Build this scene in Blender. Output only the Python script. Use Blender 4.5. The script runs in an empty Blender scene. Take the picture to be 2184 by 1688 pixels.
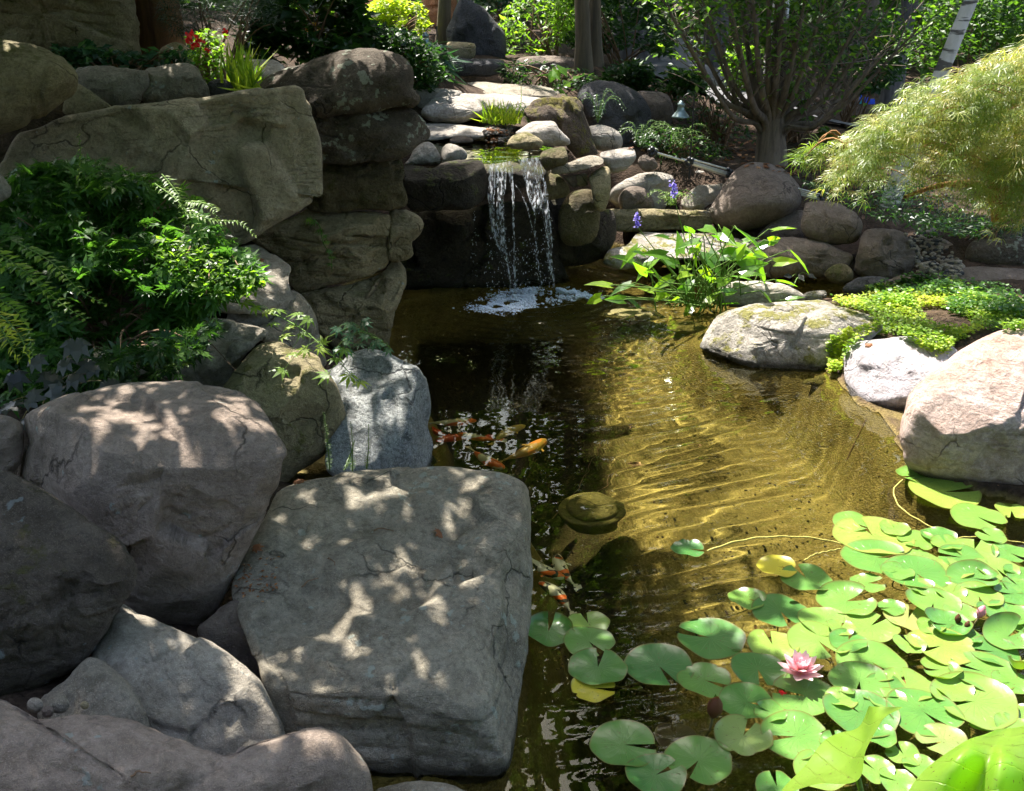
import bpy, math, random
import numpy as np
from mathutils import Vector
from mathutils.bvhtree import BVHTree
random.seed(7); RNG = np.random.default_rng(7)
S = bpy.context.scene
R = math.radians

# ------------------------------------------------------------ camera, light, exposure
PITCH = R(22.5); F = 2200.0; CX, CY = 1092.0, 844.0; CAMZ = 2.4
cam = bpy.data.objects.new('camera', bpy.data.cameras.new('camera')); S.collection.objects.link(cam)
cam.location = (0, 0, CAMZ); cam.rotation_euler = (R(90) - PITCH, 0, 0)
cam.data.sensor_width = 36; cam.data.lens = 36 * F / 2184; cam.data.clip_end = 500; cam.data.clip_start = .05
S.camera = cam
SUN_EL, SUN_AZ = R(58), R(-25)
w = bpy.data.worlds.new('World'); S.world = w; w.use_nodes = True
sk = w.node_tree.nodes.new('ShaderNodeTexSky'); sk.sky_type = 'NISHITA'; sk.sun_disc = False
sk.sun_elevation = SUN_EL; sk.sun_rotation = SUN_AZ % (2 * math.pi); sk.dust_density = 3.5; sk.ozone_density = .25; sk.air_density = .9
w.node_tree.links.new(sk.outputs[0], w.node_tree.nodes['Background'].inputs[0])
w.node_tree.nodes['Background'].inputs[1].default_value = .15
SV = np.array([math.sin(SUN_AZ) * math.cos(SUN_EL), math.cos(SUN_AZ) * math.cos(SUN_EL), math.sin(SUN_EL)])
sun = bpy.data.objects.new('sun', bpy.data.lights.new('sun', 'SUN')); S.collection.objects.link(sun)
sun.data.energy = 4.5; sun.data.angle = R(.5); sun.data.color = (1, .955, .88)
sun.rotation_euler = Vector(SV.tolist()).to_track_quat('Z', 'Y').to_euler()
sun.data.cycles.is_caustics_light = True
S.view_settings.view_transform = 'Standard'; S.view_settings.look = 'None'
S.view_settings.exposure = 2.1; S.view_settings.gamma = 1
S.cycles.use_denoising = True; S.cycles.max_bounces = 8; S.cycles.transparent_max_bounces = 12
S.cycles.diffuse_bounces = 4; S.cycles.glossy_bounces = 3; S.cycles.transmission_bounces = 6
S.cycles.sample_clamp_indirect = 6; S.cycles.use_adaptive_sampling = True; S.cycles.adaptive_threshold = .015
S.cycles.caustics_reflective = False

# ------------------------------------------------------------ geometry helpers
CP, SP = math.cos(PITCH), math.sin(PITCH)
FW = np.array([0, CP, -SP]); UP = np.array([0, SP, CP]); RT = np.array([1., 0, 0]); CAM = np.array([0, 0, CAMZ])
def ray(px, py):
    px = np.asarray(px, float); py = np.asarray(py, float)
    return FW + ((px - CX) / F)[..., None] * RT + ((CY - py) / F)[..., None] * UP
def PZ(px, py, z=0.):
    d = ray(px, py); return CAM + ((z - CAMZ) / d[..., 2])[..., None] * d
def PY(px, py, Y):
    d = ray(px, py); return CAM + (Y / d[..., 1])[..., None] * d
def topx(P):
    P = np.asarray(P, float) - CAM; t = P @ FW
    t = np.where(np.abs(t) < 1e-6, 1e-6, t)
    return CX + F * (P @ RT) / t, CY - F * (P @ UP) / t, t
TILE = {0: (0, 0, 1), 1: (0, 0, .4), 2: (786.2, 0, .3209), 3: (1397.8, 0, .36), 4: (0, 349.4, .4), 5: (1135.7, 419.3, .48),
        6: (1092, 1004.6, .5), 7: (0, 786.2, .5342), 8: (786.2, 655.2, .2587), 9: (1266.8, 288.3, .24), 10: (1004.6, 305.8, .2329)}
def T(k, pts):
    ox, oy, s = TILE[k]; a = np.asarray(pts, float).reshape(-1, 2); return a * s + [ox, oy]

def _h(i, j, k, seed):
    n = (i * 374761393 + j * 668265263 + k * 2147483647 + seed * 1274126177) & 0xFFFFFFFF
    n = ((n ^ (n >> 13)) * 1274126177) & 0xFFFFFFFF
    n = n ^ (n >> 16)
    return (n & 0xFFFF) / 32767.5 - 1
def noise(p, seed=0):
    p = np.asarray(p, float); i = np.floor(p).astype(np.int64); f = p - i; u = f * f * f * (f * (f * 6 - 15) + 10)
    r = 0
    for a in (0, 1):
        for b in (0, 1):
            for c in (0, 1):
                wt = (u[:, 0] if a else 1 - u[:, 0]) * (u[:, 1] if b else 1 - u[:, 1]) * (u[:, 2] if c else 1 - u[:, 2])
                r = r + wt * _h(i[:, 0] + a, i[:, 1] + b, i[:, 2] + c, seed)
    return r
def fbm(p, o=4, seed=0, g=.5):
    r = 0; a = 1; t = 0
    for k in range(o):
        r = r + a * noise(p * 2.03 ** k + 17.3 * k, seed + k); t += a; a *= g
    return r / t

def mesh_arrays(name, V, faces, mat=None, smooth=True, attrs=None):
    """faces: (n,k) int array, all the same k."""
    me = bpy.data.meshes.new(name); V = np.ascontiguousarray(V, np.float32); Fa = np.ascontiguousarray(faces, np.int32)
    n, k = Fa.shape
    me.vertices.add(len(V)); me.vertices.foreach_set('co', V.ravel())
    me.loops.add(n * k); me.loops.foreach_set('vertex_index', Fa.ravel())
    me.polygons.add(n); me.polygons.foreach_set('loop_start', np.arange(0, n * k, k, dtype=np.int32))
    me.polygons.foreach_set('use_smooth', np.full(n, smooth))
    me.update(calc_edges=True)
    if attrs:
        for an, av in attrs.items():
            at = me.attributes.new(an, 'FLOAT', 'POINT'); at.data.foreach_set('value', np.ascontiguousarray(av, np.float32))
    if mat: me.materials.append(mat)
    return me
def link(name, me, parent=None, label=None, cat=None, group=None, kind=None):
    o = bpy.data.objects.new(name, me); S.collection.objects.link(o)
    if parent is not None: o.parent = parent
    if label: o['label'] = label
    if cat: o['category'] = cat
    if group: o['group'] = group
    if kind: o['kind'] = kind
    return o
def recenter(o):
    """put the origin of a mesh object at the foot of its mesh"""
    me = o.data; n = len(me.vertices); a = np.empty(n * 3, np.float32); me.vertices.foreach_get('co', a); a = a.reshape(-1, 3)
    c = np.array([a[:, 0].mean(), a[:, 1].mean(), a[:, 2].min()]); a -= c.astype(np.float32)
    me.vertices.foreach_set('co', a.ravel()); me.update(); o.location = c.tolist(); return o
def thing(name, loc, label, cat, group=None):
    o = link(name, None, None, label, cat, group); o.location = [float(v) for v in loc]; o.empty_display_size = .1; return o
def part(name, me, parent, label=None, kind=None):
    """part whose mesh is given in world coordinates, under an unrotated Empty"""
    o = link(name, me, parent, label, None, None, kind)
    off = Vector((0, 0, 0)); q = parent
    while q is not None: off += q.location; q = q.parent
    a = np.empty(len(me.vertices) * 3, np.float32); me.vertices.foreach_get('co', a); a = a.reshape(-1, 3) - np.array(off, np.float32)
    me.vertices.foreach_set('co', a.ravel()); me.update(); return o

def catmull(P, n, closed=True):
    P = np.asarray(P, float); m = len(P)
    if closed: Q = np.vstack([P[-1], P, P[0], P[1]])
    else: Q = np.vstack([2 * P[0] - P[1], P, 2 * P[-1] - P[-2]]); 
    segs = m if closed else m - 1; k = max(4, int(math.ceil(4 * n / segs))); out = []
    t = np.linspace(0, 1, k, endpoint=False)[:, None]
    for s in range(segs):
        a, b, c, d = Q[s], Q[s + 1], Q[s + 2], Q[s + 3]; tn = .6
        m1 = (c - a) * tn * .8; m2 = (d - b) * tn * .8
        out.append((2 * t ** 3 - 3 * t ** 2 + 1) * b + (t ** 3 - 2 * t ** 2 + t) * m1 + (-2 * t ** 3 + 3 * t ** 2) * c + (t ** 3 - t ** 2) * m2)
    out = np.vstack(out)
    if closed: out = np.vstack([out, out[0]])
    else: out = np.vstack([out, P[-1]])
    L = np.r_[0, np.cumsum(np.linalg.norm(np.diff(out, axis=0), axis=1))]
    s = np.linspace(0, L[-1], n, endpoint=not closed)
    return np.stack([np.interp(s, L, out[:, i]) for i in range(out.shape[1])], -1)
def inpoly(pts, poly):
    x, y = pts[:, 0], pts[:, 1]; r = np.zeros(len(pts), bool); n = len(poly)
    for i in range(n):
        x1, y1 = poly[i]; x2, y2 = poly[(i + 1) % n]
        if y1 == y2: continue
        c = ((y1 > y) != (y2 > y)) & (x < (x2 - x1) * (y - y1) / (y2 - y1) + x1); r ^= c
    return r
def normals(V, Q):
    a, b, c, d = (V[Q[:, i]] for i in range(4)); n = np.cross(c - a, d - b); N = np.zeros_like(V)
    for i in range(4): np.add.at(N, Q[:, i], n)
    return N / (np.linalg.norm(N, axis=1, keepdims=True) + 1e-12)

# ------------------------------------------------------------ node helpers
def newmat(name):
    m = bpy.data.materials.new(name); m.use_nodes = True; nt = m.node_tree
    return m, nt, nt.nodes['Principled BSDF'], nt.nodes['Material Output']
def nd(nt, typ, ins=None, **kw):
    n = nt.nodes.new('ShaderNode' + typ)
    for k, v in kw.items(): setattr(n, k, v)
    for k, v in (ins or {}).items():
        i = n.inputs[k]
        if hasattr(v, 'is_output') or isinstance(v, bpy.types.NodeSocket): nt.links.new(v, i)
        else: i.default_value = v
    return n
def c4(c): return (c[0], c[1], c[2], 1)
def ramp(nt, fac, stops):
    r = nd(nt, 'ValToRGB', {'Fac': fac}); e = r.color_ramp.elements
    while len(e) > 1: e.remove(e[-1])
    for i, (p, c) in enumerate(stops):
        x = e[0] if i == 0 else e.new(p); x.position = p; x.color = c4(c) if hasattr(c, '__len__') else (c, c, c, 1)
    return r.outputs[0]
def mix(nt, f, a, b, mode='MIX'):
    n = nt.nodes.new('ShaderNodeMix'); n.data_type = 'RGBA'; n.blend_type = mode
    for s, v in ((n.inputs[0], f), (n.inputs[6], a), (n.inputs[7], b)):
        if isinstance(v, bpy.types.NodeSocket): nt.links.new(v, s)
        else: s.default_value = v if not hasattr(v, '__len__') else c4(v)
    return n.outputs[2]
def math_(nt, op, a, b=0., c=None):
    n = nt.nodes.new('ShaderNodeMath'); n.operation = op
    for s, v in zip(n.inputs, (a, b, c)):
        if v is None: continue
        if isinstance(v, bpy.types.NodeSocket): nt.links.new(v, s)
        else: s.default_value = v
    return n.outputs[0]

def rock_mat(name, ca, cb, cc, lichen=0., lcol=(.42, .45, .40), moss=0., mcol=(.10, .12, .02), strata=0., spot=.5, dark=.35, bump=1., wet=True, sdir=(.15, 0, 1)):
    m, nt, b, out = newmat(name)
    tc = nd(nt, 'TexCoord'); oi = nd(nt, 'ObjectInfo'); geo = nd(nt, 'NewGeometry')
    off = nd(nt, 'VectorMath', {0: tc.outputs['Object']}, operation='ADD')
    sc_ = nd(nt, 'VectorMath', {0: (37., 19., 53.)}, operation='SCALE'); nt.links.new(oi.outputs['Random'], sc_.inputs['Scale']); nt.links.new(sc_.outputs[0], off.inputs[1])
    co = off.outputs[0]
    def nz(scale, detail=5., rough=.55, vec=None, dist=0.):
        return nd(nt, 'TexNoise', {'Vector': vec or co, 'Scale': scale, 'Detail': detail, 'Roughness': rough, 'Distortion': dist}).outputs['Fac']
    n1 = nz(2.3, 6, .6); n2 = nz(9, 6, .65); n3 = nz(60, 4, .7); n4 = nz(260, 2, .6); n6 = nz(15, 9, .78, dist=.3); n5 = nz(4.5, 4, .6, dist=.6)
    col = ramp(nt, n1, [(.3, ca), (.5, cb), (.7, cc)])
    col = mix(nt, ramp(nt, n2, [(.35, 0.), (.65, 1.)]), col, mix(nt, .55, col, [v * 1.25 for v in cb]))
    col = mix(nt, math_(nt, 'MULTIPLY', ramp(nt, n6, [(.40, 1.), (.56, 0.)]), .55), col, mix(nt, 1., col, (.5, .48, .44), 'MULTIPLY'))
    col = mix(nt, math_(nt, 'MULTIPLY', ramp(nt, nz(34, 6, .8), [(.52, 0.), (.66, 1.)]), .4), col, mix(nt, 1., col, (1.6, 1.58, 1.5), 'MULTIPLY'))
    # mineral speckle
    col = mix(nt, math_(nt, 'MULTIPLY', ramp(nt, n3, [(.42, 1.), (.52, 0.)]), .55 * spot), col, [v * .35 for v in ca])
    col = mix(nt, math_(nt, 'MULTIPLY', ramp(nt, n4, [(.56, 0.), (.66, 1.)]), .6 * spot), col, [min(1, v * 1.9) for v in cc])
    # dirt and weather stains
    col = mix(nt, math_(nt, 'MULTIPLY', ramp(nt, n5, [(.5, 0.), (.68, 1.)]), dark), col, [v * .42 for v in (ca[0], ca[1] * .95, ca[2] * .8)])
    hs = [(n1, .25), (n2, .45), (n6, .9), (n3, .38), (n4, .16)]
    # bedding planes
    mp = nd(nt, 'Mapping', {'Vector': co, 'Scale': (.8, .8, 9), 'Rotation': (sdir[1], -sdir[0], 0)})
    st = nz(1.6, 6, .65, mp.outputs[0], .3)
    crack = ramp(nt, math_(nt, 'ABSOLUTE', math_(nt, 'SUBTRACT', st, .5)), [(0., 0.), (.013, 1.)])
    nmask = ramp(nt, nz(3.1, 2), [(.45, 0.), (.6, 1.)])
    cm = math_(nt, 'MULTIPLY', math_(nt, 'SUBTRACT', 1., crack), math_(nt, 'MULTIPLY', nmask, min(1., .2 + strata)))
    col = mix(nt, math_(nt, 'MULTIPLY', cm, .65), col, [v * .25 for v in ca])
    wv_ = nd(nt, 'VectorMath', {0: co, 1: nd(nt, 'VectorMath', {0: nd(nt, 'TexNoise', {'Vector': co, 'Scale': 3.5, 'Detail': 5.}).outputs['Color'], 1: (.35, .35, .35)}, operation='MULTIPLY').outputs[0]}, operation='ADD').outputs[0]
    ve = nd(nt, 'TexVoronoi', {'Vector': wv_, 'Scale': 1.9}, feature='DISTANCE_TO_EDGE').outputs[0]
    ck = math_(nt, 'MULTIPLY', ramp(nt, ve, [(.0, 1.), (.014, 0.)]), ramp(nt, nz(2.7, 2), [(.5, 0.), (.58, 1.)]))
    col = mix(nt, math_(nt, 'MULTIPLY', ck, .8), col, [v * .18 for v in ca]); cm = math_(nt, 'MAXIMUM', cm, ck)
    if lichen:
        v = nd(nt, 'TexVoronoi', {'Vector': co, 'Scale': 26., 'Randomness': 1.}, feature='SMOOTH_F1').outputs[0]
        lm = ramp(nt, math_(nt, 'ADD', nz(5, 5, .7), math_(nt, 'MULTIPLY', v, -.25)), [(.58 - .14 * lichen, 0.), (.61 - .14 * lichen, 1.)])
        col = mix(nt, math_(nt, 'MULTIPLY', lm, .8), col, mix(nt, n3, [q * .75 for q in lcol], lcol)); hs.append((lm, .12))
    if moss:
        up = nd(nt, 'SeparateXYZ', {0: geo.outputs['Normal']}).outputs[2]
        mm = ramp(nt, math_(nt, 'ADD', nz(6, 6, .7), math_(nt, 'MULTIPLY', up, .12)), [(.66 - .22 * moss, 0.), (.74 - .22 * moss, 1.)])
        col = mix(nt, math_(nt, 'MULTIPLY', mm, .9), col, mix(nt, n3, [q * .5 for q in mcol], [q * 1.5 for q in mcol])); hs.append((mm, .3))
    rough = .88
    if wet:
        z = nd(nt, 'SeparateXYZ', {0: geo.outputs['Position']}).outputs[2]
        wl = ramp(nt, math_(nt, 'ADD', z, math_(nt, 'MULTIPLY', n2, .05)), [(.045, 1.), (.085, 0.)])
        col = mix(nt, wl, col, mix(nt, .5, [v * .3 for v in ca], (.035, .03, .014)))
        nt.links.new(math_(nt, 'SUBTRACT', .88, math_(nt, 'MULTIPLY', wl, .6)), b.inputs['Roughness'])
    else: b.inputs['Roughness'].default_value = rough
    b.inputs['Specular IOR Level'].default_value = .3
    h = None
    for s, a in hs:
        t = math_(nt, 'MULTIPLY', s, a); h = t if h is None else math_(nt, 'ADD', h, t)
    h = math_(nt, 'SUBTRACT', h, math_(nt, 'MULTIPLY', cm, .35))
    h = math_(nt, 'ADD', h, math_(nt, 'MULTIPLY', st, strata * .8))
    bp = nd(nt, 'Bump', {'Height': h, 'Strength': 1., 'Distance': .042 * bump})
    nt.links.new(bp.outputs[0], b.inputs['Normal']); nt.links.new(col, b.inputs['Base Color'])
    return m
RM = {
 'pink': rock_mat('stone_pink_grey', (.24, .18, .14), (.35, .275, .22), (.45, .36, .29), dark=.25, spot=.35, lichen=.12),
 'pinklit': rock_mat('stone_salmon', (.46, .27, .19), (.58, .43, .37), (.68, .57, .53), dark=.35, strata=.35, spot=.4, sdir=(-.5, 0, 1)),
 'purple': rock_mat('stone_mauve_white', (.34, .30, .34), (.54, .50, .53), (.72, .69, .68), dark=.3, spot=.4),
 'grey': rock_mat('stone_grey', (.22, .19, .14), (.33, .29, .225), (.42, .375, .30), lichen=.25, strata=.25),
 'flat': rock_mat('stone_grey_green_lichen', (.22, .19, .14), (.335, .295, .225), (.42, .38, .295), lichen=.42, lcol=(.42, .45, .38), strata=.3),
 'blue': rock_mat('stone_blue_granite', (.24, .25, .25), (.36, .37, .36), (.48, .49, .47), spot=1., dark=.2, bump=1.3),
 'olive': rock_mat('stone_olive', (.20, .165, .085), (.30, .25, .14), (.39, .33, .21), dark=.35, moss=.12, mcol=(.13, .12, .03)),
 'slab': rock_mat('stone_grey_tan_slab', (.27, .215, .13), (.39, .325, .215), (.47, .40, .28), strata=.35, lichen=.15, dark=.3, sdir=(.12, 0, 1)),
 'layer': rock_mat('stone_layered_tan', (.22, .165, .08), (.37, .295, .17), (.46, .375, .23), strata=1., dark=.45, lichen=.1, bump=1.4),
 'dark': rock_mat('stone_dark_brown', (.06, .046, .032), (.125, .098, .07), (.19, .15, .11), lichen=.75, lcol=(.38, .40, .30), dark=.5, bump=1.5),
 'darkmoss': rock_mat('stone_dark_mossy', (.065, .05, .022), (.15, .12, .06), (.24, .195, .11), moss=.35, mcol=(.10, .10, .025), dark=.5, bump=1.5),
 'brown': rock_mat('stone_brown', (.13, .10, .075), (.19, .15, .12), (.26, .21, .17), dark=.3, spot=.3),
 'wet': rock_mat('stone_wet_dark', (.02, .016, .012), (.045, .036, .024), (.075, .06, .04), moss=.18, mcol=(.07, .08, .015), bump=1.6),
 'pale': rock_mat('stone_pale', (.30, .27, .22), (.42, .38, .33), (.52, .47, .42), dark=.3, strata=.3, spot=.3),
 'palegrey': rock_mat('stone_pale_grey', (.26, .225, .18), (.38, .335, .27), (.48, .43, .35), dark=.3, lichen=.1, spot=.4),
 'mossrock': rock_mat('stone_moss_lit', (.26, .235, .19), (.45, .41, .36), (.58, .53, .48), moss=.28, mcol=(.20, .19, .03), lichen=.3, lcol=(.5, .48, .4), dark=.5, bump=1.4),
 'moss': rock_mat('stone_thick_moss', (.07, .05, .035), (.14, .10, .07), (.22, .17, .12), moss=.5, mcol=(.17, .15, .025), dark=.5, bump=2.),
 'algae': rock_mat('stone_algae', (.11, .095, .03), (.19, .16, .05), (.25, .21, .09), dark=.3, spot=.2, wet=False),
 'mottle': rock_mat('stone_mottled_brown', (.075, .058, .043), (.16, .128, .098), (.25, .21, .17), lichen=.45, lcol=(.34, .37, .36), moss=.12, mcol=(.09, .085, .02), dark=.5, bump=2.2),
 'char': rock_mat('stone_charcoal', (.045, .045, .048), (.07, .07, .075), (.11, .108, .11), dark=.3),
 'orange': rock_mat('stone_orange', (.42, .16, .07), (.55, .24, .11), (.62, .33, .2), dark=.3),
}

# ------------------------------------------------------------ rocks: solids bounded by planes inside a traced outline
ROCKS = []
def rock(name, label, cat, poly, anchor, planes, mat, R_=None, T_=None, lump=1., facet=1., strat=0., k=None, seed=None, c=None, group=None, res=5., parent=None, caus=False, crisp=1., cut=1.):
    poly = np.asarray(poly, float); seed = seed if seed is not None else len(ROCKS) * 7 + 3
    def anc(a): return PY(a[1], a[2], a[3]) if a[0] == 'Y' else PZ(a[0], a[1], a[2])
    A = anc(anchor); tA = (A - CAM) @ FW; ppm = F / tA
    x0, y0 = poly.min(0); x1, y1 = poly.max(0); wpx = max(x1 - x0, y1 - y0); mpx = min(x1 - x0, y1 - y0)
    size = wpx / ppm; small = mpx / ppm
    per = np.linalg.norm(np.roll(poly, -1, 0) - poly, axis=1).sum()
    nt_ = int(np.clip(per / res, 28, 380)); B = catmull(poly, nt_)
    if c is None:
        a = B; b2 = np.roll(B, -1, 0); cr = a[:, 0] * b2[:, 1] - b2[:, 0] * a[:, 1]
        c = ((a + b2) * cr[:, None]).sum(0) / (3 * cr.sum())
    c = np.asarray(c, float)
    nr = int(np.clip(mpx / 2 / res, 7, 70)); s = np.sin(np.linspace(0, 1, nr + 1)[1:] * math.pi / 2 * .93) / math.sin(math.pi / 2 * .93)
    R_ = R_ if R_ is not None else .22 * small; T_ = T_ if T_ is not None else .55 * size; k = k if k is not None else .05 * size
    pts = c + s[:, None, None] * (B - c)[None]; P2 = pts.reshape(-1, 2); P2 = np.vstack([c, P2])
    D = ray(P2[:, 0], P2[:, 1])
    ts = []
    for pl in planes:
        az, el = R(pl[0]), R(pl[1]); n = np.array([math.sin(az) * math.cos(el), -math.cos(az) * math.cos(el), math.sin(el)])
        a = anc(pl[2]) if len(pl) > 2 else A
        dn = np.minimum(D @ n, -.08); ts.append(((a - CAM) @ n) / dn)
    ts = np.stack(ts); mx = ts.max(0); t = mx + k * np.log(np.exp((ts - mx) / k).sum(0)) - k * math.log(len(planes)) * .5
    t = np.clip(t, tA - size * 1.5, tA + size * 2.2)
    d = np.full(len(P2), 1e9)
    for i in range(0, len(P2), 4000):
        d[i:i + 4000] = np.sqrt(((P2[i:i + 4000, None] - B[None]) ** 2).sum(-1)).min(1)
    e = d * t / F; q = np.clip(e / R_, 0, 1)
    tf = t + R_ * (1 - np.sqrt(np.clip(1 - (1 - q) ** 2, 0, 1)))
    tb = t + R_ + T_ * np.sqrt(np.clip(1 - np.r_[0, np.repeat(s, nt_)] ** 2, 0, 1))
    Vf = CAM + tf[:, None] * D
    keep = [j for j in range(1, nr, 3)]
    Vb = CAM + tb[:, None] * D
    n0 = len(Vf); idx = 1 + np.arange(nr * nt_).reshape(nr, nt_)
    def quads(I): return np.stack([I[:-1], I[1:], np.roll(I[1:], -1, 1), np.roll(I[:-1], -1, 1)], -1).reshape(-1, 4)
    Q = [quads(idx)]
    cen = np.stack([np.zeros(nt_, int), idx[0], np.roll(idx[0], -1), np.roll(idx[0], -1)], -1)
    # back shell reuses the last ring
    rings = [idx[-1]]; extra = []; base = n0
    for j in keep[::-1]:
        extra.append(Vb[idx[j]]); rings.append(base + np.arange(nt_)); base += nt_
    extra.append(Vb[:1]); bc = base
    RI = np.stack(rings); Q.append(quads(RI))
    V = np.vstack([Vf] + extra)
    Qa = np.vstack(Q); tri = np.vstack([np.stack([np.zeros(nt_, int), idx[0], np.roll(idx[0], -1)], -1), np.stack([np.full(nt_, bc), RI[-1], np.roll(RI[-1], -1)], -1)])
    N = normals(V, Qa); N[0] = N[idx[0]].mean(0); N[bc] = N[RI[-1]].mean(0); N /= np.linalg.norm(N, axis=1, keepdims=True) + 1e-9
    sgn = np.sign((N[:n0] * -D).sum(1).sum()); 
    if sgn < 0: N = -N
    # relief
    rg = np.random.default_rng(seed); fr = 1 / max(size, .05)
    p = V * 1.0
    wq = p + .12 * size * np.stack([fbm(p * fr * 2.5, 2, seed + 11), fbm(p * fr * 2.5, 2, seed + 12), fbm(p * fr * 2.5, 2, seed + 13)], -1)
    dd = lump * size * (.035 * fbm(wq * fr * 2.2, 3, seed) + .012 * fbm(wq * fr * 9, 4, seed + 5, .55))
    if facet:
        K = 64; lo, hi = V.min(0), V.max(0); sd = lo + rg.random((K, 3)) * (hi - lo); g = rg.normal(size=(K, 3)); h0 = rg.normal(size=K)
        vis = np.arange(len(V)); ff = np.zeros(len(V)); 
        for i in range(0, len(V), 8000):
            x = wq[i:i + 8000]; df = x[:, None] - sd[None]; d2 = (df ** 2).sum(-1) / (size * .2) ** 2; d2 = d2 - d2.min(1, keepdims=True)
            wt = np.exp(-d2 * 34 * crisp); wt /= wt.sum(1, keepdims=True)
            ff[i:i + 8000] = (wt * (h0 * .018 * size + (df * g[None]).sum(-1) * .15)).sum(1)
        dd += facet * np.clip(ff, -.06 * size, .05 * size)
    rim2 = np.ones(len(V)); rim2[:n0] = .12 + .88 * np.clip(e / (.8 * R_ + .03 * size), 0, 1); rim2[n0:] = .15; rim = np.ones(len(V)); rim[:n0] = .30 + .70 * np.clip(e / (1.3 * R_), 0, 1); rim[n0:] = .3
    cr_ = 1 - np.abs(fbm(wq * fr * 6, 3, seed + 31)); dd -= lump * .011 * size * cr_ ** 7
    dd += lump * .007 * size * fbm(wq * fr * 24, 3, seed + 33, .6)
    if strat:
        zz = V[:, 2] + .14 * V[:, 0] + .035 * fbm(V * 2.5, 3, seed + 3); u_ = zz / .075 + .6 * noise(np.stack([zz * 5, V[:, 0] * .7, V[:, 1] * .7], -1), seed + 20); ly = np.floor(u_); fr_ = u_ - ly
        ss = noise(np.stack([ly * 7.31 + .5, V[:, 0] * 3.1 + ly * 3.7, V[:, 1] * 3.1], -1), seed + 21); ss = np.clip(ss * 2.2, -1, 1)
        seam = np.exp(-(np.minimum(fr_, 1 - fr_) / .09) ** 2) * np.clip(.5 + noise(np.stack([ly * 3.3, V[:, 0] * 1.7, V[:, 1] * 1.7], -1), seed + 22), 0, 1)
        dd += strat * (.013 * ss - .020 * seam)
    dd *= rim; V = V + N * dd[:, None]
    if cut:      # split faces: flat cuts with crisp edges
        cc_ = V.mean(0); ext = (V.max(0) - V.min(0)) / 2 + 1e-6
        for _ in range(18):
            nn = rg.normal(size=3); nn[2] += .15; nn[1] -= .5; nn /= np.linalg.norm(nn); nn2 = nn / ext; nn2 /= np.linalg.norm(nn2); h_ = (V - cc_) @ nn2; top_ = np.percentile(h_, 99.7); off_ = top_ * (1 - .17 * cut * rg.random())
            wv = .012 * size * noise(V * fr * 7, seed + 40 + _); ex = h_ - off_ - wv; V = V - (np.clip(ex, 0, None) * .93 * rim2)[:, None] * nn2
    bm_faces = [tuple(f) for f in Qa.tolist()] + [tuple(f) for f in tri.tolist()]
    # orientation: outward
    me = bpy.data.meshes.new(name)
    nq = len(Qa); me.vertices.add(len(V)); me.vertices.foreach_set('co', V.astype(np.float32).ravel())
    fl = np.concatenate([Qa.ravel(), tri.ravel()]).astype(np.int32)
    me.loops.add(len(fl)); me.loops.foreach_set('vertex_index', fl); me.polygons.add(nq + len(tri))
    me.polygons.foreach_set('loop_start', np.concatenate([np.arange(nq) * 4, nq * 4 + np.arange(len(tri)) * 3]).astype(np.int32))
    me.polygons.foreach_set('use_smooth', np.ones(nq + len(tri), bool)); me.update(calc_edges=True)
    import bmesh
    bm = bmesh.new(); bm.from_mesh(me); bmesh.ops.recalc_face_normals(bm, faces=bm.faces); bm.to_mesh(me); bm.free()
    me.materials.append(RM[mat])
    ROCKS.append((V, Qa, tri))
    if parent is None:
        o = link(name, me, None, label, cat, group); recenter(o)
    else: o = part(name, me, parent)
    o.cycles.is_caustics_receiver = True
    return o
# ------------------------------------------------------------ pond outline and ground
_pp = [(805, 700), (810, 745), (840, 800), (880, 860), (890, 990), (900, 1030), (1040, 1060), (1085, 1130), (1080, 1300), (1060, 1500), (1000, 1620), (860, 1660), (780, 1720)]
_pr = [(2600, 1120), (2184, 1075), (2050, 1040), (1960, 1000), (1925, 960), (1880, 885), (1830, 865), (1790, 820), (1760, 785), (1700, 785), (1620, 775), (1540, 752), (1500, 725), (1520, 690), (1600, 668), (1700, 655), (1800, 640), (1880, 612), (1800, 600), (1620, 590), (1460, 590), (1440, 540), (1300, 520), (1240, 555), (1180, 600), (1000, 615), (820, 640)]
POND = np.vstack([PZ(*np.array(_pp).T)[:, :2], [[-.75, 1.2], [4.2, 1.2]], PZ(*np.array(_pr).T)[:, :2]])
ctrl = []
def cz(px, py, z): ctrl.append(list(PZ(px, py, z)[:2]) + [z])
def cy(px, py, Y): ctrl.append(list(PY(px, py, Y)))
for a in [(960, 190, 1.13), (1120, 190, 1.13), (1250, 165, 1.15), (1290, 300, .85), (1330, 360, .6), (1420, 300, .8), (1560, 300, .78), (1645, 350, .62), (1700, 360, .55), (1450, 340, .68), (1560, 400, .3), (1400, 440, .35), (1850, 440, .38), (2000, 480, .28), (2150, 490, .3),
          (1750, 540, .1), (1850, 600, .03), (2184, 600, .08), (1960, 620, .04), (1900, 680, .1), (2100, 690, .14), (2184, 730, .2), (1500, 610, -.02), (1950, 760, .12), (2050, 830, .1), (1990, 900, -.1),
          (1780, 270, .5), (2100, 330, .5), (300, 820, .55), (100, 870, .6), (250, 700, .58), (430, 660, .6), (550, 600, .62), (560, 780, .3), (640, 955, -.15), (820, 1630, -.3), (900, 1690, -.3), (720, 1570, -.05), (790, 1700, -.2), (700, 985, -.2), (600, 1010, -.1), (690, 900, -.1), (720, 760, 0.), (740, 690, -.05), (700, 740, .0), (330, 1330, .15), (520, 1250, .12), (560, 1400, .1), (250, 1500, .25), (100, 1500, .35), (60, 1000, .4)]: cz(*a)
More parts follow.
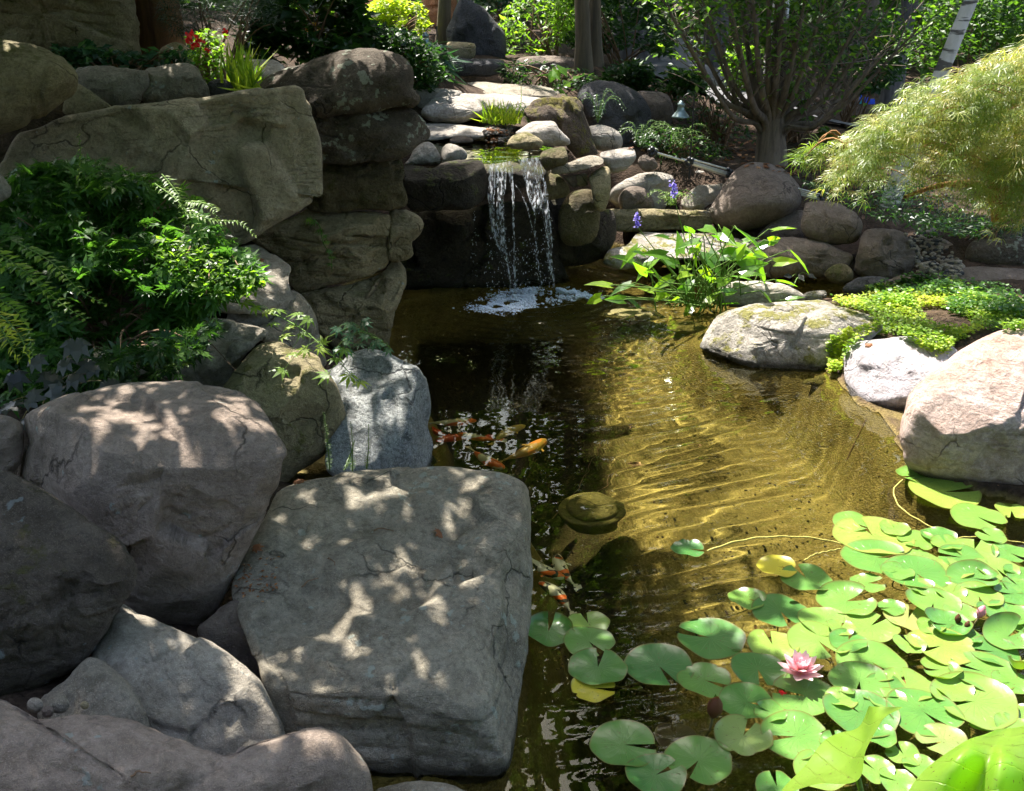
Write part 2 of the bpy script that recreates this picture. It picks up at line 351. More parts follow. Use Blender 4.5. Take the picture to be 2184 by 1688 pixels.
for a in [(440, 190, 7.6), (540, 180, 8.6), (620, 160, 9.5), (300, 160, 7.4), (100, 160, 7.2), (700, 170, 9.8), (900, 170, 10.5), (870, 150, 11.5), (1000, 125, 13), (1150, 120, 14), (1250, 140, 13), (1330, 150, 15), (1430, 150, 15), (1450, 90, 22), (1440, 60, 30), (1250, 80, 20), (1100, 90, 18), (1000, 80, 18), (900, 75, 16), (650, 90, 14), (450, 80, 13), (750, 75, 17), (300, 100, 11),
          (1550, 200, 13.5), (1640, 180, 16), (1720, 230, 16), (1850, 250, 18), (2000, 230, 20), (2180, 240, 18), (1600, 110, 30), (1900, 130, 34), (2180, 140, 34), (850, 30, 24), (1100, 40, 30), (600, 40, 22), (300, 20, 20)]: cy(*a)
ctrl += [[-1.2, 1.3, .35], [-2.2, 2.2, .45], [-2.8, 3.6, .55], [-3.5, 5.5, .9], [-4.5, 8, 1.7], [-6, 12, 2.4], [-10, 10, 2.6], [-8, 4, 1.4], [-6, 0, .8], [0, 0, .3], [-.7, 1.0, .2], [-3, -3, .5], [3, -3, .3], [4.6, .8, .3], [5, 3, .4], [5.5, 5, .35], [6, 7, .4], [8, 9, .6], [10, 4, .7], [14, 14, .9], [-20, 25, 3.5], [20, 40, 1.5], [-20, 60, 3], [0, 70, 1.8], [30, 70, 1.5], [-.2, 8.4, -.2], [.6, 8.5, -.2], [.3, 8.9, .2], [1.1, 9.2, .2], [-.6, 8.7, .3], [.2, 10.2, .98], [-.5, 9.6, .98], [-1.7, 8.6, .5], [-.95, 7.9, -.3], [-.95, 7.4, -.3], [-1.05, 8.2, -.2]]
ctrl = np.array(ctrl)
def pdist(P, poly):
    a = poly; b = np.roll(poly, -1, 0); best = np.full(len(P), 1e9)
    for i in range(len(a)):
        ab = b[i] - a[i]; t = np.clip(((P - a[i]) @ ab) / (ab @ ab + 1e-12), 0, 1); best = np.minimum(best, np.linalg.norm(P - a[i] - t[:, None] * ab, axis=1))
    return best
def ground_z(P, detail=True):
    P = np.asarray(P, float)[:, :2]; out = np.empty(len(P))
    for i in range(0, len(P), 6000):
        q = P[i:i + 6000]; d2 = ((q[:, None] - ctrl[None, :, :2]) ** 2).sum(-1) + .02 + .0004 * (q ** 2).sum(1)[:, None]
        wt = d2 ** -1.9; out[i:i + 6000] = (wt * ctrl[None, :, 2]).sum(1) / wt.sum(1)
    ins = inpoly(P, POND); near = (P[:, 0] > -4) & (P[:, 0] < 8) & (P[:, 1] > -1) & (P[:, 1] < 12)
    d = np.full(len(P), 9.); d[near] = pdist(P[near], POND)
    p3 = np.c_[P, np.zeros(len(P))]
    shal = np.exp(-(((P[:, 0] - 1.5) / 1.0) ** 2 + ((P[:, 1] - 7.35) / .75) ** 2))
    deep = -.62 - .85 * np.exp(-((P[:, 0] + .32) / .8) ** 4 - ((P[:, 1] - 6.2) / 1.7) ** 4) - .5 * np.exp(-((P[:, 0] - .1) / .55) ** 4 - ((P[:, 1] - 3.0) / 1.6) ** 4) + .44 * shal + .06 * noise(p3 * 1.3, 5)
    deep = deep * np.where(P[:, 1] > 7.6, .8, 1)
    u = np.clip(d / .42, 0, 1); u = u * u * (3 - 2 * u)
    bed = -.02 + (deep + .02) * u
    v = np.clip(d / .45, 0, 1); v = v * v * (3 - 2 * v); outz = .0 + (out - .0) * np.where(d < .45, .25 + .75 * v, 1) + .02
    z = np.where(ins, bed, outz)
    if detail: z = z + np.where(ins, .012, .03) * fbm(p3 * 3, 4, 9) + np.clip((np.hypot(P[:, 0], P[:, 1]) - 9) / 20, 0, 1) * .25 * fbm(p3 * .4, 3, 4)
    return z
def axis(lo, mid0, mid1, hi, step):
    m = np.arange(mid0, mid1, step); r = [mid1]; s = step
    while r[-1] < hi: s *= 1.09; r.append(r[-1] + s)
    l = [mid0]; s = step
    while l[-1] > lo: s *= 1.09; l.append(l[-1] - s)
    return np.r_[l[::-1][:-1], m, r]
ax, ay = axis(-90, -3, 5, 100, .04), axis(-15, 1.2, 10.5, 140, .04)
X, Y = np.meshgrid(ax, ay); G = np.c_[X.ravel(), Y.ravel()]; Z = ground_z(G)
Gi = np.arange(len(G)).reshape(X.shape); Gq = np.stack([Gi[:-1, :-1], Gi[:-1, 1:], Gi[1:, 1:], Gi[1:, :-1]], -1).reshape(-1, 4)
GV = np.c_[G, Z]
def ground_mat():
    m, nt, b, out = newmat('ground_soil_and_pond_bed'); geo = nd(nt, 'NewGeometry'); co = geo.outputs['Position']
    nz = lambda s, d=5, r=.6: nd(nt, 'TexNoise', {'Vector': co, 'Scale': s, 'Detail': d, 'Roughness': r}).outputs['Fac']
    z = nd(nt, 'SeparateXYZ', {0: co}).outputs[2]
    soil = ramp(nt, nz(7, 8, .7), [(.3, (.018, .012, .008)), (.5, (.045, .03, .02)), (.62, (.08, .052, .035)), (.72, (.15, .10, .07))])
    litter = nd(nt, 'TexVoronoi', {'Vector': co, 'Scale': 62.}); lt = ramp(nt, nd(nt, 'SeparateColor', {0: litter.outputs['Color']}).outputs[0], [(.72, 0.), (.8, 1.)])
    soil = mix(nt, math_(nt, 'MULTIPLY', lt, .35), soil, (.085, .055, .035))
    sand = ramp(nt, nz(2.2, 6, .6), [(.3, (.125, .092, .028)), (.5, (.205, .155, .050)), (.7, (.285, .22, .078))])
    sand = mix(nt, ramp(nt, nz(70, 3, .8), [(.5, 0.), (.62, .6)]), sand, (.33, .25, .11))
    sand = mix(nt, ramp(nt, nz(20, 6, .75), [(.5, 0.), (.68, .55)]), sand, (.07, .052, .016))
    sand = mix(nt, ramp(nt, nz(1.1, 4, .6), [(.5, 0.), (.7, .7)]), sand, (.07, .062, .02))
    sand = mix(nt, ramp(nt, math_(nt, 'MULTIPLY', z, -1.), [(.68, 0.), (.9, .92)]), sand, (.02, .016, .006))  # deep bed painted dark to stand in for the shaded left water
    f = ramp(nt, math_(nt, 'ADD', z, math_(nt, 'MULTIPLY', nz(8), .06)), [(.02, 1.), (.06, 0.)])
    ypos = nd(nt, 'SeparateXYZ', {0: co}).outputs[1]
    f = math_(nt, 'MULTIPLY', f, math_(nt, 'LESS_THAN', ypos, 11.))
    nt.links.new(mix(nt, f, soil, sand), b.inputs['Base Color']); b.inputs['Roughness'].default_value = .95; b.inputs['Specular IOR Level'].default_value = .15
    h = math_(nt, 'ADD', nz(26, 6, .75), math_(nt, 'MULTIPLY', litter.outputs[0], -.6))
    bp = nd(nt, 'Bump', {'Height': h, 'Strength': .8, 'Distance': .02}); nt.links.new(bp.outputs[0], b.inputs['Normal'])
    return m
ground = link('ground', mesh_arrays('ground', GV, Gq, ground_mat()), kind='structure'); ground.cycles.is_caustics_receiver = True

# ------------------------------------------------------------ water
def waves(x, y):
    """ripples spreading from where the fall lands"""
    cx0, cy0 = .15, 7.95; r = np.hypot(x - cx0, y - cy0); p = np.c_[x, y, np.zeros(len(x))]
    wob = .32 * noise(p * .7, 31) + .06 * noise(p * 1.9, 32)
    amp = (.0029 * np.exp(-r / 7.)) * np.clip(.7 + .9 * noise(p * 1.3, 38), .1, 1.4) * np.clip(.3 + (x - .25) * 1.2, .12, 1)
    k = 42 - 4 * np.clip(r / 6, 0, 1) + 2.5 * noise(p * .5, 39)
    z = amp * (np.sin((r + wob) * k) + .25 * np.sin((r + .5 * wob) * k * 1.9 + 1.2))
    r2 = np.hypot(x - 1.2, y - 7.3); z += .0010 * np.exp(-r2 / 1.2) * np.sin((r2 + wob * .4) * 62)
    z += .0011 * noise(p * np.array([2.6, 3.4, 1]), 33) * np.exp(-r / 3.2) + .00035 * noise(p * 7, 34) * np.exp(-r / 3.5) + .0002 * noise(p * 14, 37)
    g_ = np.exp(-(((x - .32) / .3) ** 2 + ((y - 7.2) / .55) ** 2)) + np.exp(-(((x - .75) / .35) ** 2 + ((y - 7.75) / .25) ** 2)); z += g_ * .0065 * noise(p * 25, 41)
    z *= 1 - .72 * np.clip((.45 - x) / .3, 0, 1) * np.clip((r - .9) / .5, 0, 1) * np.clip(1 - g_, 0, 1)
    t = np.exp(-((r / .75) ** 2)); z += t * (.014 * fbm(p * 9, 4, 35, .6) + .006 * np.sin(r * 60))
    z += np.exp(-((r / 1.5) ** 2)) * .0035 * fbm(p * 17, 3, 36, .6)
    return z
wx, wy = np.arange(-1.6, 4.6, .0125), np.arange(1.1, 9.6, .0125); X, Y = np.meshgrid(wx, wy); P2 = np.c_[X.ravel(), Y.ravel()]
ins = inpoly(P2, POND); dn = np.zeros(len(P2)); o_ = ~ins; dn[o_] = pdist(P2[o_], POND) if o_.any() else 0
ok = (ins | (dn < .22)).reshape(X.shape); Wi = np.arange(X.size).reshape(X.shape)
Wq = np.stack([Wi[:-1, :-1], Wi[:-1, 1:], Wi[1:, 1:], Wi[1:, :-1]], -1); Wq = Wq[ok[:-1, :-1] & ok[1:, 1:] & ok[1:, :-1] & ok[:-1, 1:]].reshape(-1, 4)
WV = np.c_[P2, waves(P2[:, 0], P2[:, 1])]
us, inv = np.unique(Wq, return_inverse=True); WV = WV[us]; Wq = inv.reshape(Wq.shape)
def water_mat():
    m, nt, b, out = newmat('clear_pond_water'); nt.nodes.remove(b)
    g = nd(nt, 'BsdfGlass', {'Color': (.82, .82, .64, 1), 'Roughness': 0., 'IOR': 1.33}); nt.links.new(g.outputs[0], out.inputs[0]); return m
WMAT = water_mat()
water = link('water', mesh_arrays('water', WV, Wq, WMAT), kind='structure'); water.cycles.is_caustics_caster = True
# upper pool feeding the fall
up = catmull(np.vstack([PZ(905, 300, 1.0), PZ(1000, 285, 1.0), PZ(1080, 290, 1.0), PZ(1150, 310, 1.0), PZ(1215, 322, 1.0), PZ(1185, 338, 1.0), PZ(1140, 342, .995), PZ(1080, 347, .995), PZ(1045, 352, .995), PZ(1000, 345, 1.), PZ(930, 345, 1.0)])[:, :2], 90)
cc = up.mean(0); n_r = 40; V = [np.r_[cc, 1.0]]
for j in range(1, n_r + 1): V += [np.r_[cc + (q - cc) * j / n_r, 1.0] for q in up]
V = np.array(V); V[:, 2] += .0012 * noise(V * 22, 3) + .0018 * noise(V * 9, 4) - .02 * np.clip((8.05 - V[:, 1]) / .25, 0, 1) ** 2
I = 1 + np.arange(n_r * 90).reshape(n_r, 90); Q = np.stack([I[:-1], I[1:], np.roll(I[1:], -1, 1), np.roll(I[:-1], -1, 1)], -1).reshape(-1, 4)
upool = link('water', mesh_arrays('upper_water', V, Q, WMAT), kind='structure'); upool.cycles.is_caustics_caster = True

# ------------------------------------------------------------ rocks
B = 'boulder'
TOPF = [(0, 80), (0, 5)]
# --- left bank, from the camera backwards
rock('boulder', 'long reddish brown boulder across the bottom left corner, nearest the camera', B, T(7, [(-160, 1310), (0, 1320), (60, 1350), (150, 1395), (300, 1380), (400, 1385), (520, 1400), (620, 1440), (750, 1500), (860, 1522), (950, 1520), (1050, 1490), (1180, 1455), (1280, 1440), (1370, 1470), (1430, 1530), (1470, 1600), (1487, 1700), (1485, 1860), (900, 2000), (-160, 2000)]), (500, 1620, .62), [(10, 66), (15, 15, (500, 1690, .5)), (75, 25, (740, 1620, .58))], 'pink', R_=.12, T_=.5, facet=.5, lump=1.1, cut=.35, c=T(7, [(650, 1720)])[0])
rock('boulder', 'grey rock at the bottom edge beside the dark water', B, T(7, [(1490, 1700), (1600, 1655), (1750, 1650), (1850, 1680), (1890, 1720), (1900, 1850), (1480, 1850)]), (880, 1690, .22), [(0, 75), (0, 10, (880, 1760, .2))], 'grey', facet=.4)
rock('boulder', 'pale pitted boulder sloping down below the big pink boulder', B, T(7, [(470, 935), (560, 980), (650, 1020), (750, 1060), (850, 1100), (930, 1150), (990, 1200), (1050, 1260), (1085, 1340), (1120, 1410), (1140, 1470), (1140, 1560), (950, 1620), (700, 1600), (520, 1500), (400, 1350), (360, 1200), (400, 1050)]), (430, 1430, .42), [(20, 48), (60, 18, (560, 1500, .36)), (-10, 72, (330, 1330, .5))], 'palegrey', R_=.09, T_=.4, facet=.8)
rock('boulder', 'small grey triangular rock in front of the dark lichened boulder', B, T(7, [(150, 1340), (260, 1240), (340, 1160), (375, 1152), (405, 1160), (450, 1190), (520, 1270), (570, 1350), (600, 1430), (580, 1500), (400, 1520), (200, 1480)]), (230, 1470, .5), [(0, 58), (30, 15, (250, 1530, .45))], 'grey', R_=.05, facet=.6)
rock('boulder', 'dark rough boulder with pale lichen patches at the left edge', B, T(7, [(-200, 400), (0, 405), (70, 430), (200, 500), (330, 580), (430, 640), (500, 680), (530, 720), (558, 780), (550, 850), (500, 930), (450, 1010), (420, 1060), (350, 1150), (280, 1220), (180, 1270), (80, 1300), (-200, 1330)]), (150, 1210, .8), [(10, 58), (18, -6), (75, 10, (280, 1200, .78))], 'mottle', R_=.07, T_=.4, facet=.8, lump=1.6, c=T(7, [(150, 850)])[0])
rock('boulder', 'small brown mottled rock half hidden against the left edge', B, T(7, [(-120, 190), (0, 185), (60, 205), (95, 240), (95, 300), (85, 370), (60, 410), (30, 470), (-120, 480)]), (0, 930, .85), [(10, 55), (30, 0)], 'pink', facet=.8)
rock('boulder', 'big pink grey boulder with sun patches and a chipped front, left foreground', B, T(7, [(100, 195), (160, 160), (280, 110), (420, 75), (540, 60), (700, 55), (850, 65), (950, 85), (1000, 110), (1050, 150), (1090, 200), (1120, 250), (1160, 310), (1163, 345), (1140, 380), (1120, 470), (1080, 520), (1070, 580), (1030, 660), (990, 740), (940, 840), (900, 920), (850, 985), (800, 1040), (770, 1055), (700, 1040), (600, 1010), (500, 940), (330, 760), (180, 560), (75, 430), (95, 350), (130, 300), (110, 240)]), (350, 975, .9), [(0, 80), (5, -4), (45, 2, (560, 1020, .85)), (-45, 8, (200, 990, .9))], 'pink', R_=.10, T_=.35, facet=.95, lump=.9, k=.035, crisp=1.8)
rock('boulder', 'small brown rock wedged between the big pink boulder and the flat grey boulder', B, T(7, [(790, 1040), (880, 960), (960, 920), (1020, 930), (1060, 980), (1100, 1050), (1095, 1130), (1080, 1220), (1060, 1330), (980, 1300), (900, 1180), (830, 1110)]), (510, 1350, .3), [(20, 50), (30, 10)], 'brown', R_=.05, facet=.9)
rock('boulder', 'very large flat topped grey boulder at the water edge, centre foreground', B, T(7, [(1080, 560), (1130, 480), (1250, 440), (1400, 420), (1550, 405), (1700, 388), (1850, 395), (2000, 420), (2080, 450), (2125, 500), (2134, 600), (2118, 700), (2122, 800), (2108, 1000), (2090, 1200), (2075, 1350), (2065, 1500), (2030, 1620), (1990, 1680), (1850, 1720), (1600, 1700), (1400, 1600), (1200, 1530), (1090, 1450), (1040, 1300), (1000, 1150), (950, 1000), (920, 880), (980, 740), (1040, 640)]), (850, 1490, .31), [(0, 82), (-2, -2, (850, 1490, .30)), (80, 20, (1080, 1300, .3)), (50, 30, (1050, 1450, .28))], 'flat', R_=.05, T_=.45, facet=.5, lump=.7, strat=.7, k=.014, res=3.5, cut=.7)
rock('boulder', 'blue grey granite boulder with streaks of sun behind the flat boulder', B, np.vstack([T(4, [(1640, 1145), (1700, 1110), (1780, 1090), (1860, 1010), (1950, 980), (2050, 1000), (2130, 1045), (2184, 1070)]), T(7, [(1672, 0), (1705, 70), (1717, 170), (1702, 230), (1722, 290), (1728, 360), (1735, 430), (1560, 470), (1330, 440), (1290, 300)])]), (800, 850, .42), [(-15, 60), (30, 14, (830, 930, .3)), (75, 5, (910, 900, .25))], 'blue', R_=.09, T_=.5, facet=.9)
rock('boulder', 'olive boulder leaning between the pink boulder and the blue grey boulder', B, np.vstack([T(4, [(1180, 1200), (1240, 1120), (1290, 1060), (1330, 1010), (1390, 960), (1480, 950), (1560, 985), (1640, 1000), (1700, 1030), (1725, 1080), (1760, 1120), (1800, 1190), (1832, 1280), (1842, 1340), (1830, 1430), (1805, 1500)]), [(706, 960), (680, 985), (640, 1005), (600, 1035), (540, 1000), (480, 930), (450, 850)]]), (640, 820, .58), [(10, 66), (22, 4), (80, 5, (725, 870, .5))], 'olive', R_=.08, T_=.5, facet=.7)
rock('boulder', 'wedge shaped grey rock below the shrub, above the olive boulder', B, T(4, [(560, 1080), (700, 1040), (800, 1010), (950, 940), (990, 880), (1050, 850), (1150, 830), (1300, 842), (1420, 870), (1438, 905), (1380, 960), (1320, 1020), (1280, 1070), (1240, 1160), (1240, 1230), (1000, 1240), (700, 1240)]), (480, 752, .62), [(0, 70), (40, 0, (540, 770, .55)), (-10, 30, (420, 790, .58))], 'grey', R_=.05, T_=.4, facet=.9)
rock('ledge_stone', 'sunlit flat ledge stone at the right end of the leafy shrub', 'rock', T(4, [(1150, 500), (1220, 450), (1290, 438), (1380, 430), (1450, 470), (1520, 520), (1550, 560), (1545, 620), (1560, 680), (1600, 730), (1500, 790), (1300, 800), (1100, 780), (1000, 700), (1060, 580)]), (600, 610, .76), [(0, 82), (55, 10, (620, 600, .76)), (0, 15, (560, 650, .72))], 'palegrey', R_=.04, T_=.35, facet=.9)
rock('ledge_stone', 'lower ledge stone stepping down toward the pond under trailing vines', 'rock', T(4, [(1240, 760), (1400, 700), (1560, 680), (1640, 740), (1690, 820), (1705, 930), (1725, 1010), (1740, 1080), (1600, 1080), (1450, 980), (1300, 900), (1200, 850)]), (640, 680, .58), [(20, 70), (50, 10, (670, 700, .5))], 'grey', R_=.05, T_=.4, facet=.9)
rock('wall_rock', 'lowest rock of the stacked wall left of the waterfall', 'rock', T(4, [(1560, 720), (1700, 668), (1800, 655), (1900, 630), (2000, 600), (2070, 560), (2090, 515), (2130, 512), (2165, 560), (2172, 640), (2150, 690), (2110, 780), (2090, 860), (2075, 960), (2040, 1060), (1900, 1040), (1800, 1000), (1700, 900)]), ('Y', 780, 655, 6.6), [(5, 62), (12, 0), (70, 0, ('Y', 850, 640, 6.7))], 'layer', R_=.04, T_=.6, facet=.7, strat=1., cut=1.35)
rock('wall_rock', 'layered tan rock in the middle of the stacked wall', 'rock', T(4, [(1330, 395), (1450, 325), (1540, 285), (1640, 235), (1700, 255), (1800, 262), (1950, 250), (2080, 262), (2095, 300), (2078, 400), (2080, 500), (2060, 560), (1980, 600), (1900, 625), (1800, 650), (1700, 660), (1600, 695), (1540, 640), (1510, 560), (1460, 490), (1380, 440)]), ('Y', 700, 510, 6.7), [(0, 55), (-8, 0), (20, 2)], 'layer', R_=.04, T_=.6, facet=.6, strat=1.8, k=.03, cut=1.35)
rock('wall_rock', 'rounded tan rock at the right end of the stacked wall', 'rock', [(832, 449), (850, 447), (866, 447), (892, 460), (903, 475), (896, 500), (880, 520), (884, 540), (872, 556), (850, 560), (828, 556), (824, 500)], ('Y', 865, 490, 6.85), [(5, 50), (15, 0)], 'layer', R_=.04, T_=.45, facet=.6, strat=.6, cut=1.35)
rock('wall_rock', 'mossy brown rock below the dark capstone of the stacked wall', 'rock', [(655, 340), (700, 325), (760, 328), (830, 322), (864, 318), (860, 340), (869, 368), (862, 392), (873, 415), (876, 438), (850, 448), (790, 447), (740, 456), (700, 456), (655, 450), (640, 400)], ('Y', 780, 370, 6.85), [(0, 50), (3, 3)], 'darkmoss', R_=.04, T_=.7, facet=.7, strat=1.3, cut=1.35)
rock('wall_rock', 'dark blocky rock directly under the capstone of the stacked wall', 'rock', [(660, 238), (720, 240), (790, 238), (840, 224), (866, 222), (886, 228), (896, 242), (909, 256), (913, 270), (917, 287), (911, 298), (893, 309), (878, 322), (862, 334), (800, 345), (700, 352), (665, 340), (650, 290)], ('Y', 800, 262, 6.75), [(0, 60), (3, 4), (60, 5, ('Y', 895, 270, 6.8))], 'dark', R_=.04, T_=.8, facet=.7, strat=1., cut=1.35)
rock('capstone', 'dark capstone with pale lichen on top of the stacked wall', 'rock', [(500, 200), (516, 188), (560, 170), (608, 146), (660, 130), (700, 116), (740, 106), (780, 102), (818, 105), (847, 113), (866, 128), (879, 144), (883, 167), (880, 189), (888, 199), (896, 213), (889, 222), (879, 230), (863, 228), (834, 231), (805, 238), (780, 244), (720, 248), (680, 256), (640, 240), (560, 230)], ('Y', 770, 160, 6.75), [(-8, 48), (4, 6), (-40, 50, ('Y', 620, 165, 7.0))], 'dark', R_=.1, T_=.9, facet=.5, lump=1.2)
rock('slab', 'huge tilted tan slab standing above the leafy shrub', 'rock', T(1, [(0, 925), (30, 850), (75, 730), (110, 690), (210, 665), (300, 620), (420, 600), (560, 575), (620, 555), (720, 545), (900, 530), (1100, 510), (1250, 490), (1400, 470), (1560, 450), (1600, 450), (1640, 470), (1652, 520), (1680, 560), (1677, 600), (1690, 640), (1714, 712), (1722, 760), (1727, 900), (1730, 1040), (1675, 1045), (1670, 1085), (1590, 1130), (1500, 1180), (1420, 1230), (1350, 1285), (1270, 1330), (1200, 1380), (900, 1460), (500, 1440), (100, 1250)]), ('Y', 480, 290, 6.15), [(22, 3), (15, 14, ('Y', 560, 330, 6.25)), (8, 62, ('Y', 400, 235, 6.1))], 'slab', R_=.04, T_=.45, facet=.9, lump=.6, strat=.15, k=.03, c=(370, 380), res=4.)
rock('boulder', 'weathered tan boulder at the upper left edge, sun streak on its face', B, T(1, [(-120, 215), (0, 208), (45, 212), (110, 228), (190, 240), (260, 262), (330, 305), (380, 355), (415, 400), (415, 460), (395, 515), (340, 545), (270, 590), (215, 635), (180, 640), (100, 690), (0, 722), (-120, 740)]), ('Y', 60, 150, 5.6), [(10, 55), (20, 0)], 'olive', R_=.15, facet=1.1)
rock('boulder', 'low grey boulder behind the left end of the huge slab', B, T(1, [(400, 380), (450, 355), (560, 355), (640, 362), (720, 366), (780, 383), (800, 425), (798, 470), (770, 500), (740, 560), (640, 600), (530, 590), (430, 520)]), ('Y', 240, 170, 6.9), [(0, 55), (5, 2)], 'grey', R_=.1, facet=.9)
rock('boulder', 'brown wedge rock tucked under the grey boulders behind the slab', B, T(1, [(385, 450), (450, 465), (530, 520), (600, 575), (560, 620), (400, 620), (330, 590)]), ('Y', 180, 215, 6.6), [(0, 40), (5, 0)], 'olive', facet=.6)
rock('boulder', 'grey squarish boulder behind the middle of the huge slab', B, T(1, [(770, 385), (850, 350), (930, 340), (1000, 340), (1050, 358), (1080, 410), (1105, 450), (1118, 490), (1100, 540), (950, 560), (800, 560), (735, 520), (745, 480), (790, 450)]), ('Y', 370, 165, 7.0), [(0, 55), (10, 2)], 'grey', R_=.08, facet=.9)
rock('stone', 'small dark stone right of the squarish grey boulder', 'rock', T(1, [(1105, 450), (1150, 420), (1200, 425), (1240, 455), (1245, 500), (1180, 520), (1110, 510)]), ('Y', 468, 182, 7.1), [(0, 50), (0, 5)], 'char', facet=.6)
rock('stone', 'sunlit pale flat rock beside the red flowers', 'rock', T(1, [(1080, 385), (1180, 365), (1235, 330), (1290, 315), (1400, 316), (1470, 320), (1515, 355), (1500, 400), (1380, 440), (1250, 460), (1110, 440)]), ('Y', 545, 150, 7.9), [(0, 70), (0, 10)], 'pale', facet=.7, strat=.6)
rock('cliff_rock', 'tall shaded brown rock face in the upper left corner', 'rock', T(1, [(-260, -200), (300, -200), (600, -150), (715, -40), (730, 80), (745, 200), (760, 330), (650, 390), (500, 370), (440, 340), (350, 330), (150, 300), (-260, 300)]), ('Y', 200, 60, 8.2), [(5, 8), (30, 5)], 'olive', R_=.2, T_=1.2, facet=1., strat=1., lump=1.4)
rock('cliff_rock', 'mossy round rock at the foot of the reddish trunk', 'rock', T(1, [(850, 270), (930, 225), (990, 245), (1040, 300), (1075, 380), (1095, 440), (1080, 480), (950, 480), (860, 400)]), ('Y', 390, 130, 7.9), [(0, 40), (0, 5)], 'olive', facet=.6)
rock('stone', 'pale grey rock corner poking in at the left edge above the shrub', 'rock', T(1, [(-60, 900), (0, 925), (30, 960), (60, 1010), (40, 1060), (-60, 1080)]), ('Y', 5, 395, 4.9), [(30, 50), (10, 0)], 'palegrey', facet=.6)
# --- pebbles in the gap, lower left
for (x, y, r, m, lb) in [(140, 1345, 34, 'palegrey', 'smooth grey oval pebble left of the small triangular rock'), (235, 1340, 42, 'grey', 'speckled grey pebble between the triangular rock and the brown boulder'), (338, 1345, 18, 'olive', 'tiny yellowish pebble beside the speckled grey pebble'), (190, 1370, 26, 'brown', 'small brown pebble in the gap above the reddish boulder')]:
    a = np.linspace(0, 2 * math.pi, 10)[:-1]; rock('pebble', lb, 'pebble', T(7, np.c_[x + r * np.cos(a), y + r * .95 * np.sin(a)]), tuple(T(7, [(x, y)])[0]) + (.6,), [(0, 50), (0, 5)], m, facet=.3, res=3)
# --- around the waterfall
W = 'wall_rock'
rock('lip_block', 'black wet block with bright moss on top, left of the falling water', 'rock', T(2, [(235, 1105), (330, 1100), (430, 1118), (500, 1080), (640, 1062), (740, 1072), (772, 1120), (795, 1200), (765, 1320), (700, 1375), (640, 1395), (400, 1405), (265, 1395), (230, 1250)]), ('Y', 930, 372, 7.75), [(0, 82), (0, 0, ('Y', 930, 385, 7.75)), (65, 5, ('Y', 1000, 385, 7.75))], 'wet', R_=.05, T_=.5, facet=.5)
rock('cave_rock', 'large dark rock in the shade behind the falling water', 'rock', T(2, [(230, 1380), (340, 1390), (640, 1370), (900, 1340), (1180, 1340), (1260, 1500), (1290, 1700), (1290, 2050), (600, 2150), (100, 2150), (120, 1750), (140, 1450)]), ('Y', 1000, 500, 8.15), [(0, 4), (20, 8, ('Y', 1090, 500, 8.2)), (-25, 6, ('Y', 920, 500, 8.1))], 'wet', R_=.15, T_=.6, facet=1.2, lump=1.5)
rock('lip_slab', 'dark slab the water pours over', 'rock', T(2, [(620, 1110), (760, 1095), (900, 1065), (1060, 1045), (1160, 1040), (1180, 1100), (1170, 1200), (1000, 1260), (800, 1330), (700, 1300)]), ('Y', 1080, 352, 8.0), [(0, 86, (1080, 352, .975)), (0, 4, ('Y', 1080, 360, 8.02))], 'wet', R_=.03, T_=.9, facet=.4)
rock(W, 'rough dark rock at the right lip of the waterfall', 'rock', T(2, [(1140, 1040), (1160, 1005), (1220, 985), (1300, 978), (1325, 1040), (1315, 1090), (1240, 1115), (1190, 1140), (1150, 1100)]), ('Y', 1190, 335, 7.95), [(0, 70), (0, 5)], 'darkmoss', R_=.04, facet=.9)
rock(W, 'thin flat capping stone under the mossy stump rock', 'rock', T(2, [(1200, 1140), (1250, 1105), (1330, 1080), (1440, 1040), (1500, 1030), (1555, 1050), (1565, 1085), (1500, 1110), (1420, 1135), (1330, 1150), (1230, 1160)]), ('Y', 1240, 352, 8.05), [(0, 70), (0, 5)], 'grey', R_=.02, facet=.5)
rock(W, 'green mossy stone right of the falling water', 'rock', T(2, [(1165, 1150), (1230, 1142), (1290, 1185), (1335, 1250), (1325, 1305), (1250, 1325), (1180, 1330), (1160, 1240)]), ('Y', 1185, 395, 8.1), [(0, 50), (0, 5)], 'darkmoss', facet=.4)
rock(W, 'narrow tan stone beside the mossy stone in the fall wall', 'rock', T(2, [(1295, 1170), (1340, 1160), (1375, 1165), (1392, 1210), (1380, 1255), (1345, 1240), (1310, 1200)]), ('Y', 1217, 385, 8.15), [(0, 30), (0, 5)], 'brown', facet=.3)
rock(W, 'square tan stone under the thin capping stone', 'rock', T(2, [(1380, 1165), (1450, 1155), (1460, 1195), (1450, 1235), (1395, 1240), (1380, 1200)]), ('Y', 1240, 385, 8.15), [(0, 30), (0, 5)], 'olive', facet=.3)
rock(W, 'tall smooth column rock with algae stains right of the fall', 'rock', T(2, [(1460, 1185), (1500, 1145), (1560, 1105), (1602, 1120), (1608, 1250), (1592, 1350), (1560, 1410), (1515, 1400), (1490, 1330), (1478, 1250)]), ('Y', 1275, 400, 8.0), [(0, 40), (20, 2)], 'olive', R_=.05, facet=.3)
rock(W, 'dark reddish rock at the foot of the fall wall on the right', 'rock', T(2, [(1260, 1430), (1300, 1330), (1350, 1275), (1430, 1255), (1505, 1270), (1540, 1350), (1540, 1480), (1500, 1600), (1380, 1640), (1280, 1600)]), ('Y', 1240, 450, 8.12), [(0, 40), (0, 2)], 'darkmoss', R_=.08, facet=.5, seed=771)
